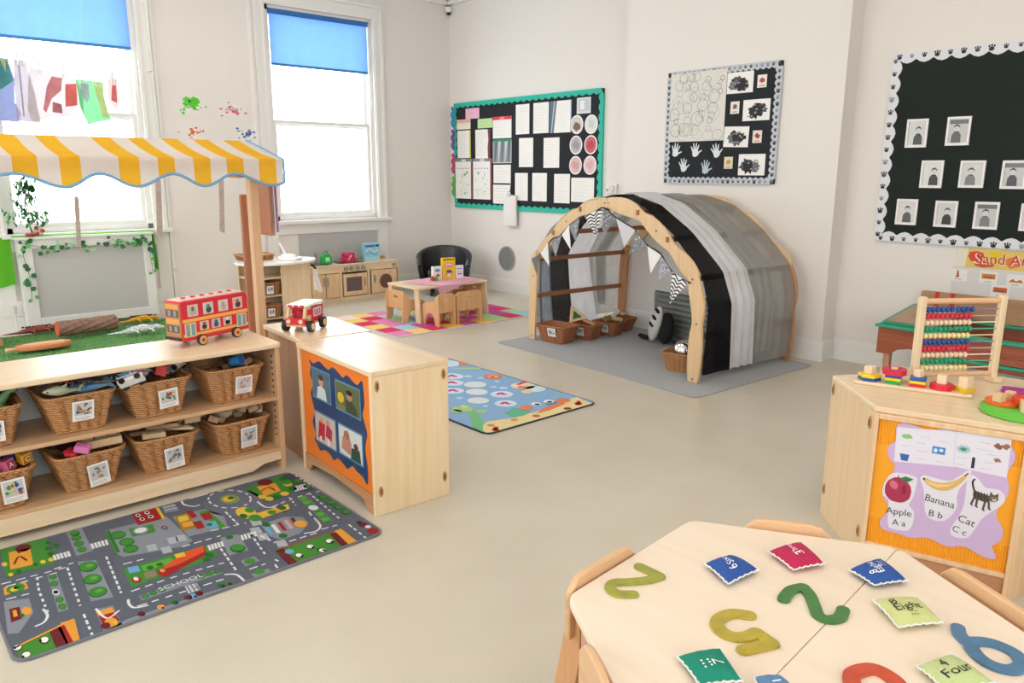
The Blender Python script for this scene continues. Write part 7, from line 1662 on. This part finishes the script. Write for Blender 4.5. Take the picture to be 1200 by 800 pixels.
# ------------------------------------------------------------------ sand table by the right wall
t = thing('sand_table', 'brown wooden sand table with green rims under the photo board', 'table', (-2.2, 5.40, 0))
RB = wood('red_brown_table_wood', '#a3583a', '#8a4429', 'X', .35); GR = mat('green_rim', '#1f9c78', .4); W_ = 1.5; D_ = .66
g = G(); g.wprism([(0, .27), (.09, .27), (.14, .31), (.22, .33), (.30, .31), (.34, .27), (W_, .27), (W_, .455), (0, .455)], 0, .025); build('front_panel', g, RB, t, bevel=.003)
g = G(); g.bx(0, .025, .025, D_, .27, .455); build('side_panel', g, RB, t); g = G(); g.bx(0, W_, D_-.02, D_, .27, .455); build('back_panel', g, RB, t)
g = G(); g.rbox(-.02, W_, -.02, .05, .456, .474, .01); g.bx(-.02, .05, .05, D_, .456, .474); g.bx(.05, W_, D_-.06, D_, .456, .474); build('green_rim', g, GR, t, bevel=.003)
g = G(); g.bx(.36, W_, .05, D_-.06, .36, .372); build('tray_floor', g, GR, t); g = G(); g.bx(.36, W_, -.03, .30, .305, .325); build('green_ledge', g, GR, t, bevel=.003)
g = G(); g.bx(.45, W_, -.032, -.002, .33, .375); build('front_rail', g, RB, t, bevel=.003)
for x, y in ((.06, .06), (.30, .06), (.06, .58), (1.3, .06), (1.3, .58)): g = G(); g.prism([(x-.022, y-.022), (x+.022, y-.022), (x+.022, y+.022), (x-.022, y+.022)], 0, .30); build('leg', g, OAK, t, bevel=.003)
t = thing('table_lid', 'tan lid with a green edge tilted open on the left of the sand table', 'lid', (-2.2, 5.44, .4755), 0, rot=(.12, 0, 0))
g = G(); g.rbox(0, .36, 0, .55, 0, .012, .02); build('green_edge', g, GR, t, bevel=.003); g = G(); g.rbox(.03, .33, .03, .52, .0125, .018, .02); build('tan_panel', g, mat('tan_board', '#b79a80', .6), t); p = P('floor', base=.0188); p.line([(.12, .2), (.17, .26), (.24, .24)], .01, '#a0584a', 0); p.line([(.14, .32), (.22, .34)], .008, '#a0584a', 0); build('print_marks', p, PR, t)
t = thing('back_board', 'brown board with two red straps standing at the back of the sand table', 'board', (-2.17, 6.03, .4755))
g = G(); g.wprism([(v[0], v[1]) for v in rrect(0, 0, 1.5, .178, .02)], -.01, .01); build('board_panel', g, wood('mid_brown_board', '#b28864', '#a27653', 'X'), t, bevel=.003)
for x in (.10, .205): g = G(); g.bx(x, x+.026, -.016, -.0105, .0, .178); build('red_strap', g, mat('red_strap', '#c3202f', .6), t)
g = G(); g.bx(.135, .19, -.016, -.0105, .02, .05); build('yellow_tag', g, mat('yellow_tag', '#d8a83a', .6), t)

# ------------------------------------------------------------------ cabinet with the orange alphabet display
CB = (-1.141, 2.852); CA = math.radians(15.55)
t = thing('display_cabinet', 'birch cabinet with an orange and lilac apple banana cat display', 'cabinet', (CB[0], CB[1], 0), CA)
def loc2(x, y): dx, dy = x-CB[0], y-CB[1]; return (dx*math.cos(CA)+dy*math.sin(CA), -dx*math.sin(CA)+dy*math.cos(CA))
A_ = loc2(-1.46, 3.165); D_ = loc2(-.45, 3.72); E_ = loc2(-1.13, 3.70); FU = .505
g = G(); g.prism([A_, (0, 0), (FU, 0), D_, E_], .622, .645); build('top_board', g, BIRCH, t, bevel=.004)
an = math.atan2(A_[1], A_[0]); LA = math.hypot(*A_)
g = G(); g.M = R(an); g.bx(0.004, LA, -.018, .0, 0, .6215); e = build('end_panel', g, wood('pale_panel_wood', '#e2c7a2', '#d8b98f', 'Z'), t, bevel=.003)
for x, z in ((.03, .57), (LA-.03, .59), (LA-.03, .13), (.03, .12)): latch(e, R(an) @ T(x, .0005, z) @ R(-PI/2, 'X') )
for x, z in ((.03, .34), (.03, .1)): pass
g = G(); g.bx(0, .018, -.014, .01, .0, .6215); build('corner_post', g, MAPLE, t, bevel=.004); g = G(); g.bx(.478, .505, -.016, .02, .0, .6215); build('corner_post', g, MAPLE, t, bevel=.004)
g = G(); g.bx(.018, .478, -.012, .01, .60, .6215); build('top_rail', g, MAPLE, t, bevel=.003); g = G(); g.bx(.018, .478, -.012, .01, .082, .10); build('bottom_rail', g, MAPLE, t, bevel=.003)
g = G(); g.bx(.018, .478, .0, .012, .0, .082); build('lower_panel', g, wood('rosy_panel', '#c08a66', '#b27a58', 'X'), t); g = G(); g.bx(.018, .478, .006, .018, .10, .60); build('display_backing', g, OAK, t)
g = G(); g.M = T(FU, 0, 0) @ R(math.atan2(D_[1], D_[0]-FU)); LD = math.hypot(D_[0]-FU, D_[1]); g.bx(0, LD, .0, .018, 0, .6215); build('end_panel', g, MAPLE, t); 
g = G(); n = 92; x0, x1 = .018, .478
for (za, zb) in ((.10, .20), (.50, .60)):
    g.sheet(lambda u, v: (x0+(x1-x0)*u, .0035-.0035*abs(math.sin(PI*n/2*u)), za+(zb-za)*v), n*3, 1)
OC = mat('orange_corrugated_card', '#f0a01c', .7); build('corrugated_card', g, OC, t, 30, kind='stuff')
g = G(); g.bx(x0, x1, .001, .004, .20, .50); build('orange_card', g, OC, t)
LIL = [(0.082, 0.585), (0.109, 0.597), (0.153, 0.590), (0.194, 0.583), (0.226, 0.598), (0.26, 0.596), (0.295, 0.582), (0.329, 0.575), (0.358, 0.592), (0.396, 0.596), (0.431, 0.580), (0.452, 0.555), (0.456, 0.523), (0.439, 0.471), (0.452, 0.426), (0.45, 0.385), (0.431, 0.356), (0.428, 0.306), (0.452, 0.263), (0.451, 0.221), (0.428, 0.19), (0.446, 0.149), (0.407, 0.142), (0.345, 0.166), (0.291, 0.151), (0.226, 0.167), (0.17, 0.152), (0.127, 0.157), (0.074, 0.161), (0.059, 0.193), (0.087, 0.253), (0.057, 0.298), (0.071, 0.345), (0.081, 0.39), (0.088, 0.426), (0.063, 0.455), (0.059, 0.497), (0.085, 0.528), (0.078, 0.56)]
p = P('wall'); p.col = lin('#c9aed4'); p.wprism([(v.x, v.y) for v in smooth(LIL, 3, True)], -.0012, .0005); p.col = None; lm = build('lilac_mount', p, PR, t)
def cut(name, label, outline, draw, sm=2):
    p = P('wall', base=.0022, step=.00025); p.col = lin('#dedae4'); p.wprism([(v.x, v.y) for v in smooth(outline, sm, True)] if sm else outline, -.002, -.0013); p.col = None; draw(p); return build(name, p, PR, t, label=label)
def sheet1(p):
    p.blob(.117, .548, .018, .009, '#8cc474', 1, 3, .2); p.poly([(.10, .478), (.132, .478), (.128, .452), (.106, .452)], '#3a62a8', 1); p.rect(.203, .50, .245, .528, '#4a86c8', 1); p.ell(.214, .513, .006, .008, '#cfe0f0', 2); p.ell(.232, .516, .007, .006, '#cfe0f0', 2)
    for u, v, w in ((.16, .555, .03), (.10, .51, .03), (.155, .50, .04), (.22, .55, .03), (.155, .47, .03), (.22, .47, .03), (.15, .53, .03)): p.rect(u, v, u+w, v+.0012, '#b8a8b8', 1)
cut('word_sheet', 'white word sheet with a green and two blue pictures', [(.08, .577), (.269, .596), (.277, .462), (.083, .442)], sheet1, 0)
def sheet2(p):
    for k in range(12): a = k*PI/6; p.line([(.30, .535), (.30+.022*math.cos(a), .535+.016*math.sin(a))], .003, '#4aa89a', 1)
    p.ell(.30, .535, .008, .007, '#3f8f80', 2); p.blob(.402, .566, .012, .01, '#8a5a4a', 1, 2, .3); p.blob(.425, .568, .012, .01, '#9a6a50', 1, 5, .3); p.blob(.405, .515, .012, .008, '#a06a5a', 1, 7, .3); p.rect(.330, .47, .340, .505, '#2f2a34', 1); p.ell(.335, .507, .005, .005, '#2f2a34', 1)
    for u, v, w in ((.34, .57, .04), (.34, .545, .05), (.37, .53, .03), (.285, .50, .03), (.37, .50, .03), (.36, .475, .03), (.28, .475, .03)): p.rect(u, v, u+w, v+.0012, '#a89cac', 1)
cut('word_sheet', 'white word sheet with a green starburst picture', [(.270, .596), (.439, .606), (.441, .457), (.278, .464)], sheet2, 0)
def apple(p):
    p.blob(.108, .332, .046, .050, '#a8304f', 1, 4, .03, 26); p.ell(.092, .350, .014, .018, '#d06a80', 2, ang=.5); p.ell(.128, .338, .008, .02, '#8a2440', 2); p.line([(.106, .375), (.104, .392)], .003, '#6a4a30', 2); p.poly([(.110, .380), (.128, .392), (.156, .386), (.14, .372), (.122, .370)], '#3f7a4a', 3)
    p.text('Apple', .119, .247, .026, '#2c2c30', 1, .06); p.text('A a', .124, .203, .024, '#2c2c30', 1, .06)
cut('letter_cutout', 'cutout with a red apple reading Apple A a', [(.055, .325), (.07, .38), (.10, .40), (.16, .398), (.168, .375), (.16, .31), (.15, .28), (.17, .26), (.172, .22), (.16, .18), (.125, .172), (.092, .175), (.085, .21), (.082, .25), (.08, .285), (.06, .30)], apple)
def banana(p):
    q = [(.186, .396), (.20, .378), (.235, .362), (.275, .372), (.31, .41), (.326, .448), (.318, .444), (.295, .418), (.262, .398), (.225, .392), (.195, .40)]
    p.poly([(v.x, v.y) for v in smooth(q, 3, True)], '#d8b068', 1); p.poly([(.195, .392), (.232, .384), (.27, .392), (.30, .42), (.27, .385), (.235, .372), (.205, .38)], '#e8c88a', 2); p.ell(.189, .396, .004, .005, '#4a3a28', 2); p.line([(.315, .435), (.325, .449)], .004, '#5a4a2c', 2)
    p.text('Banana', .248, .322, .027, '#2c2c30', 1, -.10, sx=.9); p.text('B b', .240, .268, .025, '#2c2c30', 1, -.06)
cut('letter_cutout', 'cutout with a banana reading Banana B b', [(.176, .395), (.19, .41), (.24, .405), (.28, .41), (.318, .456), (.335, .455), (.325, .42), (.305, .385), (.30, .345), (.305, .31), (.285, .265), (.262, .245), (.225, .245), (.205, .27), (.20, .31), (.19, .36)], banana)
def cat(p):
    b = '#54483f'; d = '#2c2620'; p.line([(.352, .385), (.346, .40), (.342, .42), (.348, .432)], .006, d, 3); p.poly([(v.x, v.y) for v in smooth([(.350, .388), (.372, .384), (.396, .378), (.402, .362), (.390, .352), (.366, .356), (.350, .362)], 3, True)], b, 2)
    for k in range(5): p.line([(.355+.009*k, .386), (.358+.009*k, .360)], .003, d, 3)
    p.ell(.410, .372, .016, .014, '#6a5c50', 4); p.poly([(.398, .380), (.400, .396), (.409, .384)], b, 4); p.poly([(.413, .384), (.424, .394), (.424, .378)], b, 4); p.ell(.414, .366, .007, .005, '#c9c0b4', 5); p.ell(.407, .374, .002, .002, '#c8c860', 5); p.ell(.418, .374, .002, .002, '#c8c860', 5)
    for (x, z, x2, z2) in ((.354, .364, .346, .334), (.363, .358, .362, .330), (.388, .356, .384, .322), (.398, .358, .402, .330)): p.line([(x, z), (x2, z2), (x2+.006, z2-.003)], .007, b, 2, sm=False)
    p.text('Cat', .340, .268, .027, '#2c2c30', 1, -.22); p.text('C c', .322, .225, .024, '#2c2c30', 1, -.22)
cut('letter_cutout', 'cutout with a tabby cat reading Cat C c', [(.325, .43), (.34, .445), (.362, .43), (.385, .405), (.425, .408), (.445, .385), (.44, .355), (.41, .32), (.385, .285), (.372, .25), (.352, .205), (.325, .195), (.298, .20), (.295, .23), (.315, .28), (.325, .33), (.325, .38)], cat)

# abacus
aA, aB = Vector((-1.180, 3.300, 0)), Vector((-.972, 3.583, 0)); W_ = (aB-aA).length
t = thing('abacus', 'wooden abacus with ten rows of coloured beads on the display cabinet', 'abacus', (aA.x, aA.y, .6455), math.atan2(aB.y-aA.y, aB.x-aA.x))
PALE = wood('abacus_wood', '#ecd6b4', '#e2c8a0', 'Z')
for x in (0, W_): g = G(); g.rbox(x-.014, x+.014, -.014, .014, 0, .365, .006); g.rbox(x-.02, x+.02, -.04, .05, 0, .022, .01); build('post', g, PALE, t, bevel=.004)
for z in (.345,): g = G(); g.cyl((.014, 0, z), (W_-.014, 0, z), .012, n=14); build('top_rail', g, mat('rosy_wood', '#e2b48c', .4), t, 40)
g = G(); g.cyl((.014, 0, .035), (W_-.014, 0, .035), .010, n=14); build('bottom_rail', g, mat('rosy_wood', '#e2b48c', .4), t, 40)
BC = ['#1f4f9a', '#d42444', '#f0d2b4', '#12986a', '#f0dc9c']; bead = None
for k in range(10):
    z = .310-k*.0275; c = BC[k % 5]; g = G(); g.cyl((.014, 0, z), (W_-.014, 0, z), .0028, n=6); rod = build('rod', g, mat('rod'+str(k % 5), ['#8a80a8', '#b8a8b0', '#efe2d4', '#4fae92', '#e8d8b4'][k % 5], .35), t)
    g = G(); g.ball((0, 0, 0), (.0098, .0125, .0125), 12); me = None
    for j in range(10):
        if j == 0: b0 = build('bead', g, mat('bead'+c, c, .22), rod, 60); b0.location = (.030, 0, z); 
        else: b = b0.copy(); C.objects.link(b); b.parent = rod; b.location = (.030+j*.0205+(.006 if k % 3 == 0 and j > 5 else 0), 0, z)
# shape sorting toy
t = thing('shape_sorter', 'long wooden base with five stacks of coloured shapes in front of the abacus', 'toy', (-1.345, 3.148, .6455), math.atan2(.12, .40))
g = G(); g.rbox(-.01, .42, -.048, .04, 0, .014, .012); build('base_board', g, BIRCH, t, bevel=.003)
def hexa(r, n=6, a0=0): return [(r*math.cos(a0+2*PI*k/n), r*math.sin(a0+2*PI*k/n)) for k in range(n)]
CL = {'y': '#f0d020', 'b': '#2450a0', 'r': '#d8243c', 'g': '#22a84c', 'o': '#e8641c', 'w': '#ecd2b0'}
def stack(x, shapes):
    z = .0142
    for i, (c, pts, h) in enumerate(shapes):
        g = G(); g.prism(pts, z, z+h, T(x, 0, 0)); build('shape_piece' if c != 'w' else 'wooden_cube', g, mat('shape_'+c, CL[c], .35), t, bevel=.002); z += h+.0004
stack(.045, [('b', hexa(.045, 6), .013), ('y', hexa(.045, 6), .013), ('w', hexa(.024, 4, .3), .032)]); 
stack(.135, [('g', hexa(.042, 4, PI/4), .012), ('y', hexa(.042, 4, PI/4), .012), ('b', hexa(.042, 4, PI/4), .012)])
g = G(); R_ = .046
ribbon([(R_*.72*math.cos(a), R_*.72*math.sin(a)) for a in [2*PI*k/12 for k in range(12)]], .026, .052, .074, g, True, T(.135, 0, 0), 2); build('ring_piece', g, mat('shape_r2', '#cf2348', .35), t, 50); g = G(); g.cyl((.135, 0, .052), (.135, 0, .078), .014, n=14); build('peg', g, mat('shape_w', CL['w'], .35), t, 40)
stack(.225, [('r', hexa(.042, 4, PI/4), .012), ('y', hexa(.042, 4, PI/4), .012), ('b', hexa(.042, 4, PI/4), .012), ('w', hexa(.020, 4, .3), .03)])
stack(.310, [('r', hexa(.043, 12), .022), ('w', hexa(.024, 4, .6), .036)]); stack(.390, [('y', hexa(.046, 3, .5), .016), ('w', hexa(.026, 4, .2), .044)])
t = thing('puzzle_tray', 'lime green rounded tray with orange and wooden pieces at the right picture edge', 'toy', (-.745, 3.155, .6455), .3)
g = G(); g.lathe([(.13, 0), (.135, .004), (.135, .018), (.128, .022), (.0, .022)], 36); build('green_tray', g, mat('lime_green', '#62bc3c', .35), t, 40)
g = G(); g.prism(hexa(.06, 20), .0224, .036, T(-.06, .03, 0)); build('orange_piece', g, mat('shape_o', CL['o'], .35), t, bevel=.002); g = G(); g.prism(hexa(.035, 16), .0365, .06, T(-.0, .02, 0)); build('orange_piece', g, mat('shape_o2', '#e04a20', .35), t, bevel=.002)
for x, y, s, z in ((-.075, -.005, .032, .0364), (.01, -.05, .042, .0224), (-.04, .055, .03, .0364), (.07, .03, .03, .0224)): g = G(); g.bx(-s/2, s/2, -s/2, s/2, 0, s, T(x, y, z) @ R(x*9)); build('wooden_cube', g, mat('cube_wood', '#e0bd92', .5), t, bevel=.002)
t = thing('purple_tray', 'thin purple and pink tray behind the green one', 'toy', (-.80, 3.42, .6455), .3); g = G(); g.rbox(-.09, .09, -.04, .04, 0, .012, .015); build('pink_layer', g, mat('shape_pink', '#e070b0', .35), t, bevel=.002); g = G(); g.rbox(-.085, .085, -.035, .035, .0124, .026, .015); build('purple_layer', g, mat('shape_purple', '#a82c90', .35), t, bevel=.002)
t = thing('round_board', 'pale wooden board lying at the back left of the display cabinet', 'toy', (-1.27, 3.42, .6455), .5); g = G(); g.lathe([(.09, 0), (.09, .012), (.0, .012)], 30); build('round_board_body', g, BIRCH, t, 40); g = G(); g.ball((-.05, -.03, .02), .012, 10); build('knob', g, MAPLE, t, 60)

# ------------------------------------------------------------------ foreground table of two halves
TZ = .55; J = Vector((-.688, 1.962)); TT = Vector((-1.144, 1.69)); LL = Vector((-1.097, 1.148)); BB = Vector((-.60, .865)); R1 = Vector((-.215, 1.70)); R2 = Vector((-.165, 1.15))
PLY = wood('table_ply', '#ecdac6', '#e6d2bc', 'X', .42, .35)
def half(name, label, poly, legs):
    o = poly[0]; t = thing(name, label, 'table', (o.x, o.y, 0), 0, 'two halves of the foreground table'); cx = sum((p.x for p in poly))/4; cy = sum((p.y for p in poly))/4
    # rounded corners
    pts = []; n = len(poly)
    for i in range(n):
        p, a, b = poly[i], poly[i-1], poly[(i+1) % n]; ra = .03; pa = p + (a-p).normalized()*ra; pb = p + (b-p).normalized()*ra
        for k in range(5): u = k/4; q = pa*(1-u)**2 + p*2*u*(1-u) + pb*u*u; pts.append((q.x-o.x, q.y-o.y))
    g = G(); g.prism(pts, TZ-.022, TZ); build('tabletop', g, [PLY][0], t, bevel=.004, seg=3)
    g = G(); ins = [(cx-o.x + (p.x-cx)*.86, cy-o.y + (p.y-cy)*.86) for p in poly]
    for i in range(n):
        a, b = Vector(ins[i]), Vector(ins[(i+1) % n]); L = (b-a).length; g.bx(0, L, -.009, .009, TZ-.09, TZ-.0222, T(a.x, a.y, 0) @ R(math.atan2((b-a).y, (b-a).x)))
    build('apron', g, mat('rosy_apron', '#c99a7c', .5), t, kind='stuff')
    for q in legs: x, y = q.x-o.x + (cx-q.x)*.17, q.y-o.y + (cy-q.y)*.17; g = G(); g.cyl((x, y, 0), (x, y, TZ-.0225), .021, .024, n=20); build('leg', g, mat('rosy_leg', '#cda088', .45), t, 40)
d_ = (BB-J).normalized(); q = Vector((-d_.y, d_.x))*-.0006
half('trapezoid_table', 'pale trapezoid table half with the olive two and the yellow five on it', [TT, LL, BB+q, J+q], [TT, LL, BB, J]); half('trapezoid_table', 'pale trapezoid table half on the right with the blue six on it', [J-q, BB-q, R2, R1], [R2, R1])
# chairs pushed in around it
def back_chair(label, p, rz, w=.32):
    """chair whose back rail stands just outside the table edge; local sitter faces +Y, back at y=0"""
    t = thing('wooden_chair', label, 'chair', (p[0], p[1], 0), rz, 'wooden chairs around the foreground table')
    g = G(); g.wprism([(v[0], v[1]) for v in [(-w/2, .42), (-w/2, .54), (-w/2+.03, .57), (-w/2+.06, .575), (w/2-.06, .575), (w/2-.03, .57), (w/2, .54), (w/2, .42)]], -.009, .009); build('backrest', g, wood('chair_back_wood', '#e0b68c', '#d2a478', 'X'), t, bevel=.005, seg=3)
    g = G(); g.rbox(-w/2+.05, w/2-.05, .03, .19, .30, .315, .02); build('seat', g, MAPLE, t, bevel=.003)
    for s in (-1, 1):
        x = s*(w/2-.03); g = G(); g.prism([(-.125, 0), (-.06, 0), (.0, .36), (-.0, .52), (-.014, .52), (-.05, .42)], -.011, .011, T(x, .0245, 0) @ R(PI/2) @ R(PI/2, 'X')); build('rear_leg', g, wood('chair_leg_wood', '#d9a678', '#cb9566', 'Z'), t, bevel=.003)
        g = G(); g.bx(x-.014, x+.014, .16, .185, 0, .30); build('front_leg', g, MAPLE, t, bevel=.003)
back_chair('wooden chair on the left side of the foreground table', (-1.125, 1.30), -PI/2+.087, .27)
back_chair('wooden chair behind the far edge of the foreground table', (-.930, 1.836), PI+.54, .23)
back_chair('wooden chair at the right far edge, nearest the display cabinet', (-.430, 1.852), PI-.51, .32)
back_chair('wooden chair at the near left corner of the foreground table', (-.868, .994), -.52, .18)
# painted numbers
def number(name, label, col, strokes, w=.026, closed=False, cat='number'):
    c = Vector((sum(p[0] for p in strokes[0])/len(strokes[0]), sum(p[1] for p in strokes[0])/len(strokes[0]))); g = G(); m = mat('paint_'+name+col, col[0:7], .35, var=.16, vscale=25, coat=.3)
    for k, s in enumerate(strokes):
        ribbon([(p[0]-c.x, p[1]-c.y) for p in s], w, 0, .006-.0003*k, g, closed and k == 0)
    o = build(name, g, m, None, 60); o.location = (c.x, c.y, TZ+.0006); return tag(o, label, cat, 'painted numbers on the foreground table')
number('number_two', 'olive green painted number 2 at the left of the table', '#94942c', [[(-1.068, 1.372), (-1.045, 1.372), (-1.005, 1.372)], [(-1.005, 1.372), (-1.012, 1.34), (-1.035, 1.30), (-1.058, 1.268), (-1.050, 1.243), (-1.022, 1.236), (-.996, 1.262)]], .026)
number('number_two', 'dark green painted number 2 across the table seam', '#35702c', [[(-.756, 1.502), (-.764, 1.55), (-.752, 1.585)], [(-.752, 1.585), (-.724, 1.563), (-.697, 1.530), (-.672, 1.500), (-.650, 1.500), (-.637, 1.526), (-.646, 1.562)]], .028)
number('number_five', 'yellow green painted number 5 near the table seam', '#ac9828', [[(-.772, 1.386), (-.801, 1.363), (-.808, 1.323), (-.790, 1.294), (-.757, 1.288), (-.735, 1.308), (-.728, 1.340)], [(-.728, 1.340), (-.685, 1.330)], [(-.685, 1.330), (-.712, 1.266)]], .030)
number('number_six', 'blue painted number 6 at the right picture edge', '#426f92', [[(-.413, 1.645), (-.402, 1.615), (-.37, 1.592), (-.335, 1.598), (-.322, 1.632), (-.342, 1.668), (-.385, 1.672)], [(-.452, 1.680), (-.440, 1.655), (-.412, 1.632)]], .028, True)
number('number_zero', 'orange red painted number 0 at the bottom of the picture', '#c04422', [[(-.530, 1.352), (-.515, 1.399), (-.485, 1.405), (-.455, 1.385), (-.463, 1.33), (-.50, 1.315)]], .032, True)
# fix: close the six bowl
# bean bags
def beanbag(label, corners, col, texts, tc='#f2f2f4'):
    c = sum((Vector(p) for p in corners), Vector((0, 0)))/4; A_, B_, C_, D_ = [Vector(p)-c for p in corners]  # A left, B top, C right, D bottom
    t = thing('bean_bag', label, 'bean bag', (c.x, c.y, TZ+.001), 0, 'numbered bean bags on the foreground table')
    def pos(u, v, up): 
        p = (A_*(1-u)+B_*u)*(1-v) + (D_*(1-u)+C_*u)*v; k = (1-abs(2*u-1)**2.6)*(1-abs(2*v-1)**2.6); pin = 1-.07*(math.sin(PI*u)+math.sin(PI*v))*(1 if up is not None else 0)*(1-k)*.8
        h = .012 + (.019*k**.55 if up else -.012*k**.4) + .0012*math.sin(u*17+v*9)*k; return (p.x*pin, p.y*pin, h)
    g = G(); g.sheet(lambda u, v: pos(u, 1-v, True), 22, 22); g.sheet(lambda u, v: pos(u, v, False), 12, 12); build('bag_body', g, mat('felt'+col, col, .9, bump=.8, bscale=90), t, 70)
    g = G(); e = [(0, 0), (1, 0), (1, 1), (0, 1)]; path = []
    for i in range(4):
        a, b = e[i], e[(i+1) % 4]
        for k in range(14): u = k/14; q = pos(a[0]+(b[0]-a[0])*u, a[1]+(b[1]-a[1])*u, True); path.append((q[0]*1.02, q[1]*1.02, q[2]+.002*math.sin(k*2.4)))
    g.tube(path, .0021, 5, True); build('stitched_edge', g, mat('edge_thread', '#e4e4dc', .8), t, 60)
    p = P('floor')
    for s, u, v, h, a in texts:
        vs, fs = glyphs(s); wm = max(q_[0] for q_ in vs); kk = h/.7; o = []
        for x, y, _ in vs:
            x, y = (x-wm/2)*kk, (y-.35)*kk; uu = u + x*math.cos(a)-y*math.sin(a); vv = v - (x*math.sin(a)+y*math.cos(a)); q_ = pos(min(1, max(0, uu)), min(1, max(0, vv)), True); o.append((q_[0], q_[1], q_[2]+.0012))
        p.col = lin(tc); p.add(o, fs); p.col = None
    build('lettering', p, PR, t); return t
# text runs across each bag as photographed: reading from the far side
UPS = PI + .0
beanbag('blue bean bag with a white 6, leftmost', [(-.96, 1.491), (-.938, 1.577), (-.857, 1.564), (-.869, 1.452)], '#284f96', [('6', .36, .74, .24, PI*.5), ('Six', .42, .44, .20, PI*.5), (':::', .45, .2, .2, PI*.5)])
beanbag('crimson bean bag with a white 3', [(-.889, 1.665), (-.86, 1.773), (-.765, 1.713), (-.801, 1.627)], '#b4204e', [('3', .46, .66, .24, PI*.5), ('Three', .42, .38, .17, PI*.5)])
beanbag('blue bean bag with a white 8 near the seam end', [(-.711, 1.729), (-.685, 1.841), (-.597, 1.783), (-.64, 1.703)], '#284f96', [('8', .22, .66, .22, PI*.5), ('Eight', .40, .50, .2, PI*.5), ('::::', .62, .42, .2, PI*.5)])
beanbag('pale yellow green bean bag reading 8 Eight', [(-.613, 1.637), (-.552, 1.72), (-.477, 1.66), (-.532, 1.571)], '#c2c684', [('8', .22, .34, .22, 0), ('Eight', .44, .56, .22, 0), ('::::', .46, .78, .16, 0)], '#2e2e30')
beanbag('teal green bean bag with white dots at the bottom', [(-.781, 1.137), (-.74, 1.223), (-.655, 1.168), (-.701, 1.098)], '#0f7f68', [('7', .62, .62, .26, PI*.5), (':::', .3, .62, .3, PI*.5)])
beanbag('pale green bean bag reading 4 Four at the bottom right', [(-.452, 1.463), (-.422, 1.553), (-.336, 1.520), (-.393, 1.430)], '#b8c488', [('4', .34, .38, .26, .2), ('Four', .46, .66, .26, .2)], '#2e2e30')
beanbag('blue grey bean bag cut by the bottom picture edge', [(-.645, 1.195), (-.61, 1.235), (-.545, 1.20), (-.59, 1.13)], '#5a7fa8', [('1', .5, .5, .25, PI*.5)])

# ------------------------------------------------------------------ let the heaped toys settle so that none runs through another
from mathutils.bvhtree import BVHTree
bpy.context.view_layer.update()
def leaves(o): return ([o] if o.type == 'MESH' else []) + [l for c in o.children for l in leaves(c)]
def tris(o):
    V, F = [], []
    for l in leaves(o):
        k = len(V); M = l.matrix_world; V += [M @ v.co for v in l.data.vertices]; F += [tuple(i+k for i in p.vertices) for p in l.data.polygons]
    return V, F
def tree(V, F, d=Vector((0, 0, 0))): return BVHTree.FromPolygons([v+d for v in V], F)
def settle(items, fixed, zmax, seed=0):
    r = random.Random(seed); done = [tree(*tris(f)) for f in fixed]
    items = sorted(items, key=lambda o: o.location.z)
    for o in items:
        V, F = tris(o); top = max(v.z for v in V); best = None
        for k in range(260):
            s = .004 + .0004*k; d = Vector((0, 0, 0)) if k == 0 else Vector((r.uniform(-s, s), r.uniform(-s, s), r.uniform(-s*.5, s*.8)))
            if top + d.z > zmax: d.z = zmax-top
            t = tree(V, F, d); n = sum(len(t.overlap(x)) for x in done)
            if best is None or n < best[0]: best = (n, d, t)
            if n == 0: break
        o.location = o.location + best[1]; done.append(best[2])
def grp(*names): return [o for o in C.objects if o.parent is None and o.get('group') in names]
for i, (g_, up) in enumerate((('dinosaurs in the upper left basket', 1), ('sea creatures in the upper basket', 1), ('toy vans in the upper basket', 1), ('loose parts in the end basket', 1), ('letter blocks in the lower left basket', 0), ('toys in the tray basket', 0), ('sticks in the lower middle basket', 0), ('offcuts in the lower end basket', 0))):
    its = grp(g_) + (grp('wooden blocks in the van basket') if i == 2 else [])
    settle(its, [BKT[i][0]] + ([TRAY] if i == 5 else []), .642 if up else .367, i)
settle(grp('toys in the den baskets'), list(DB), .5, 9)
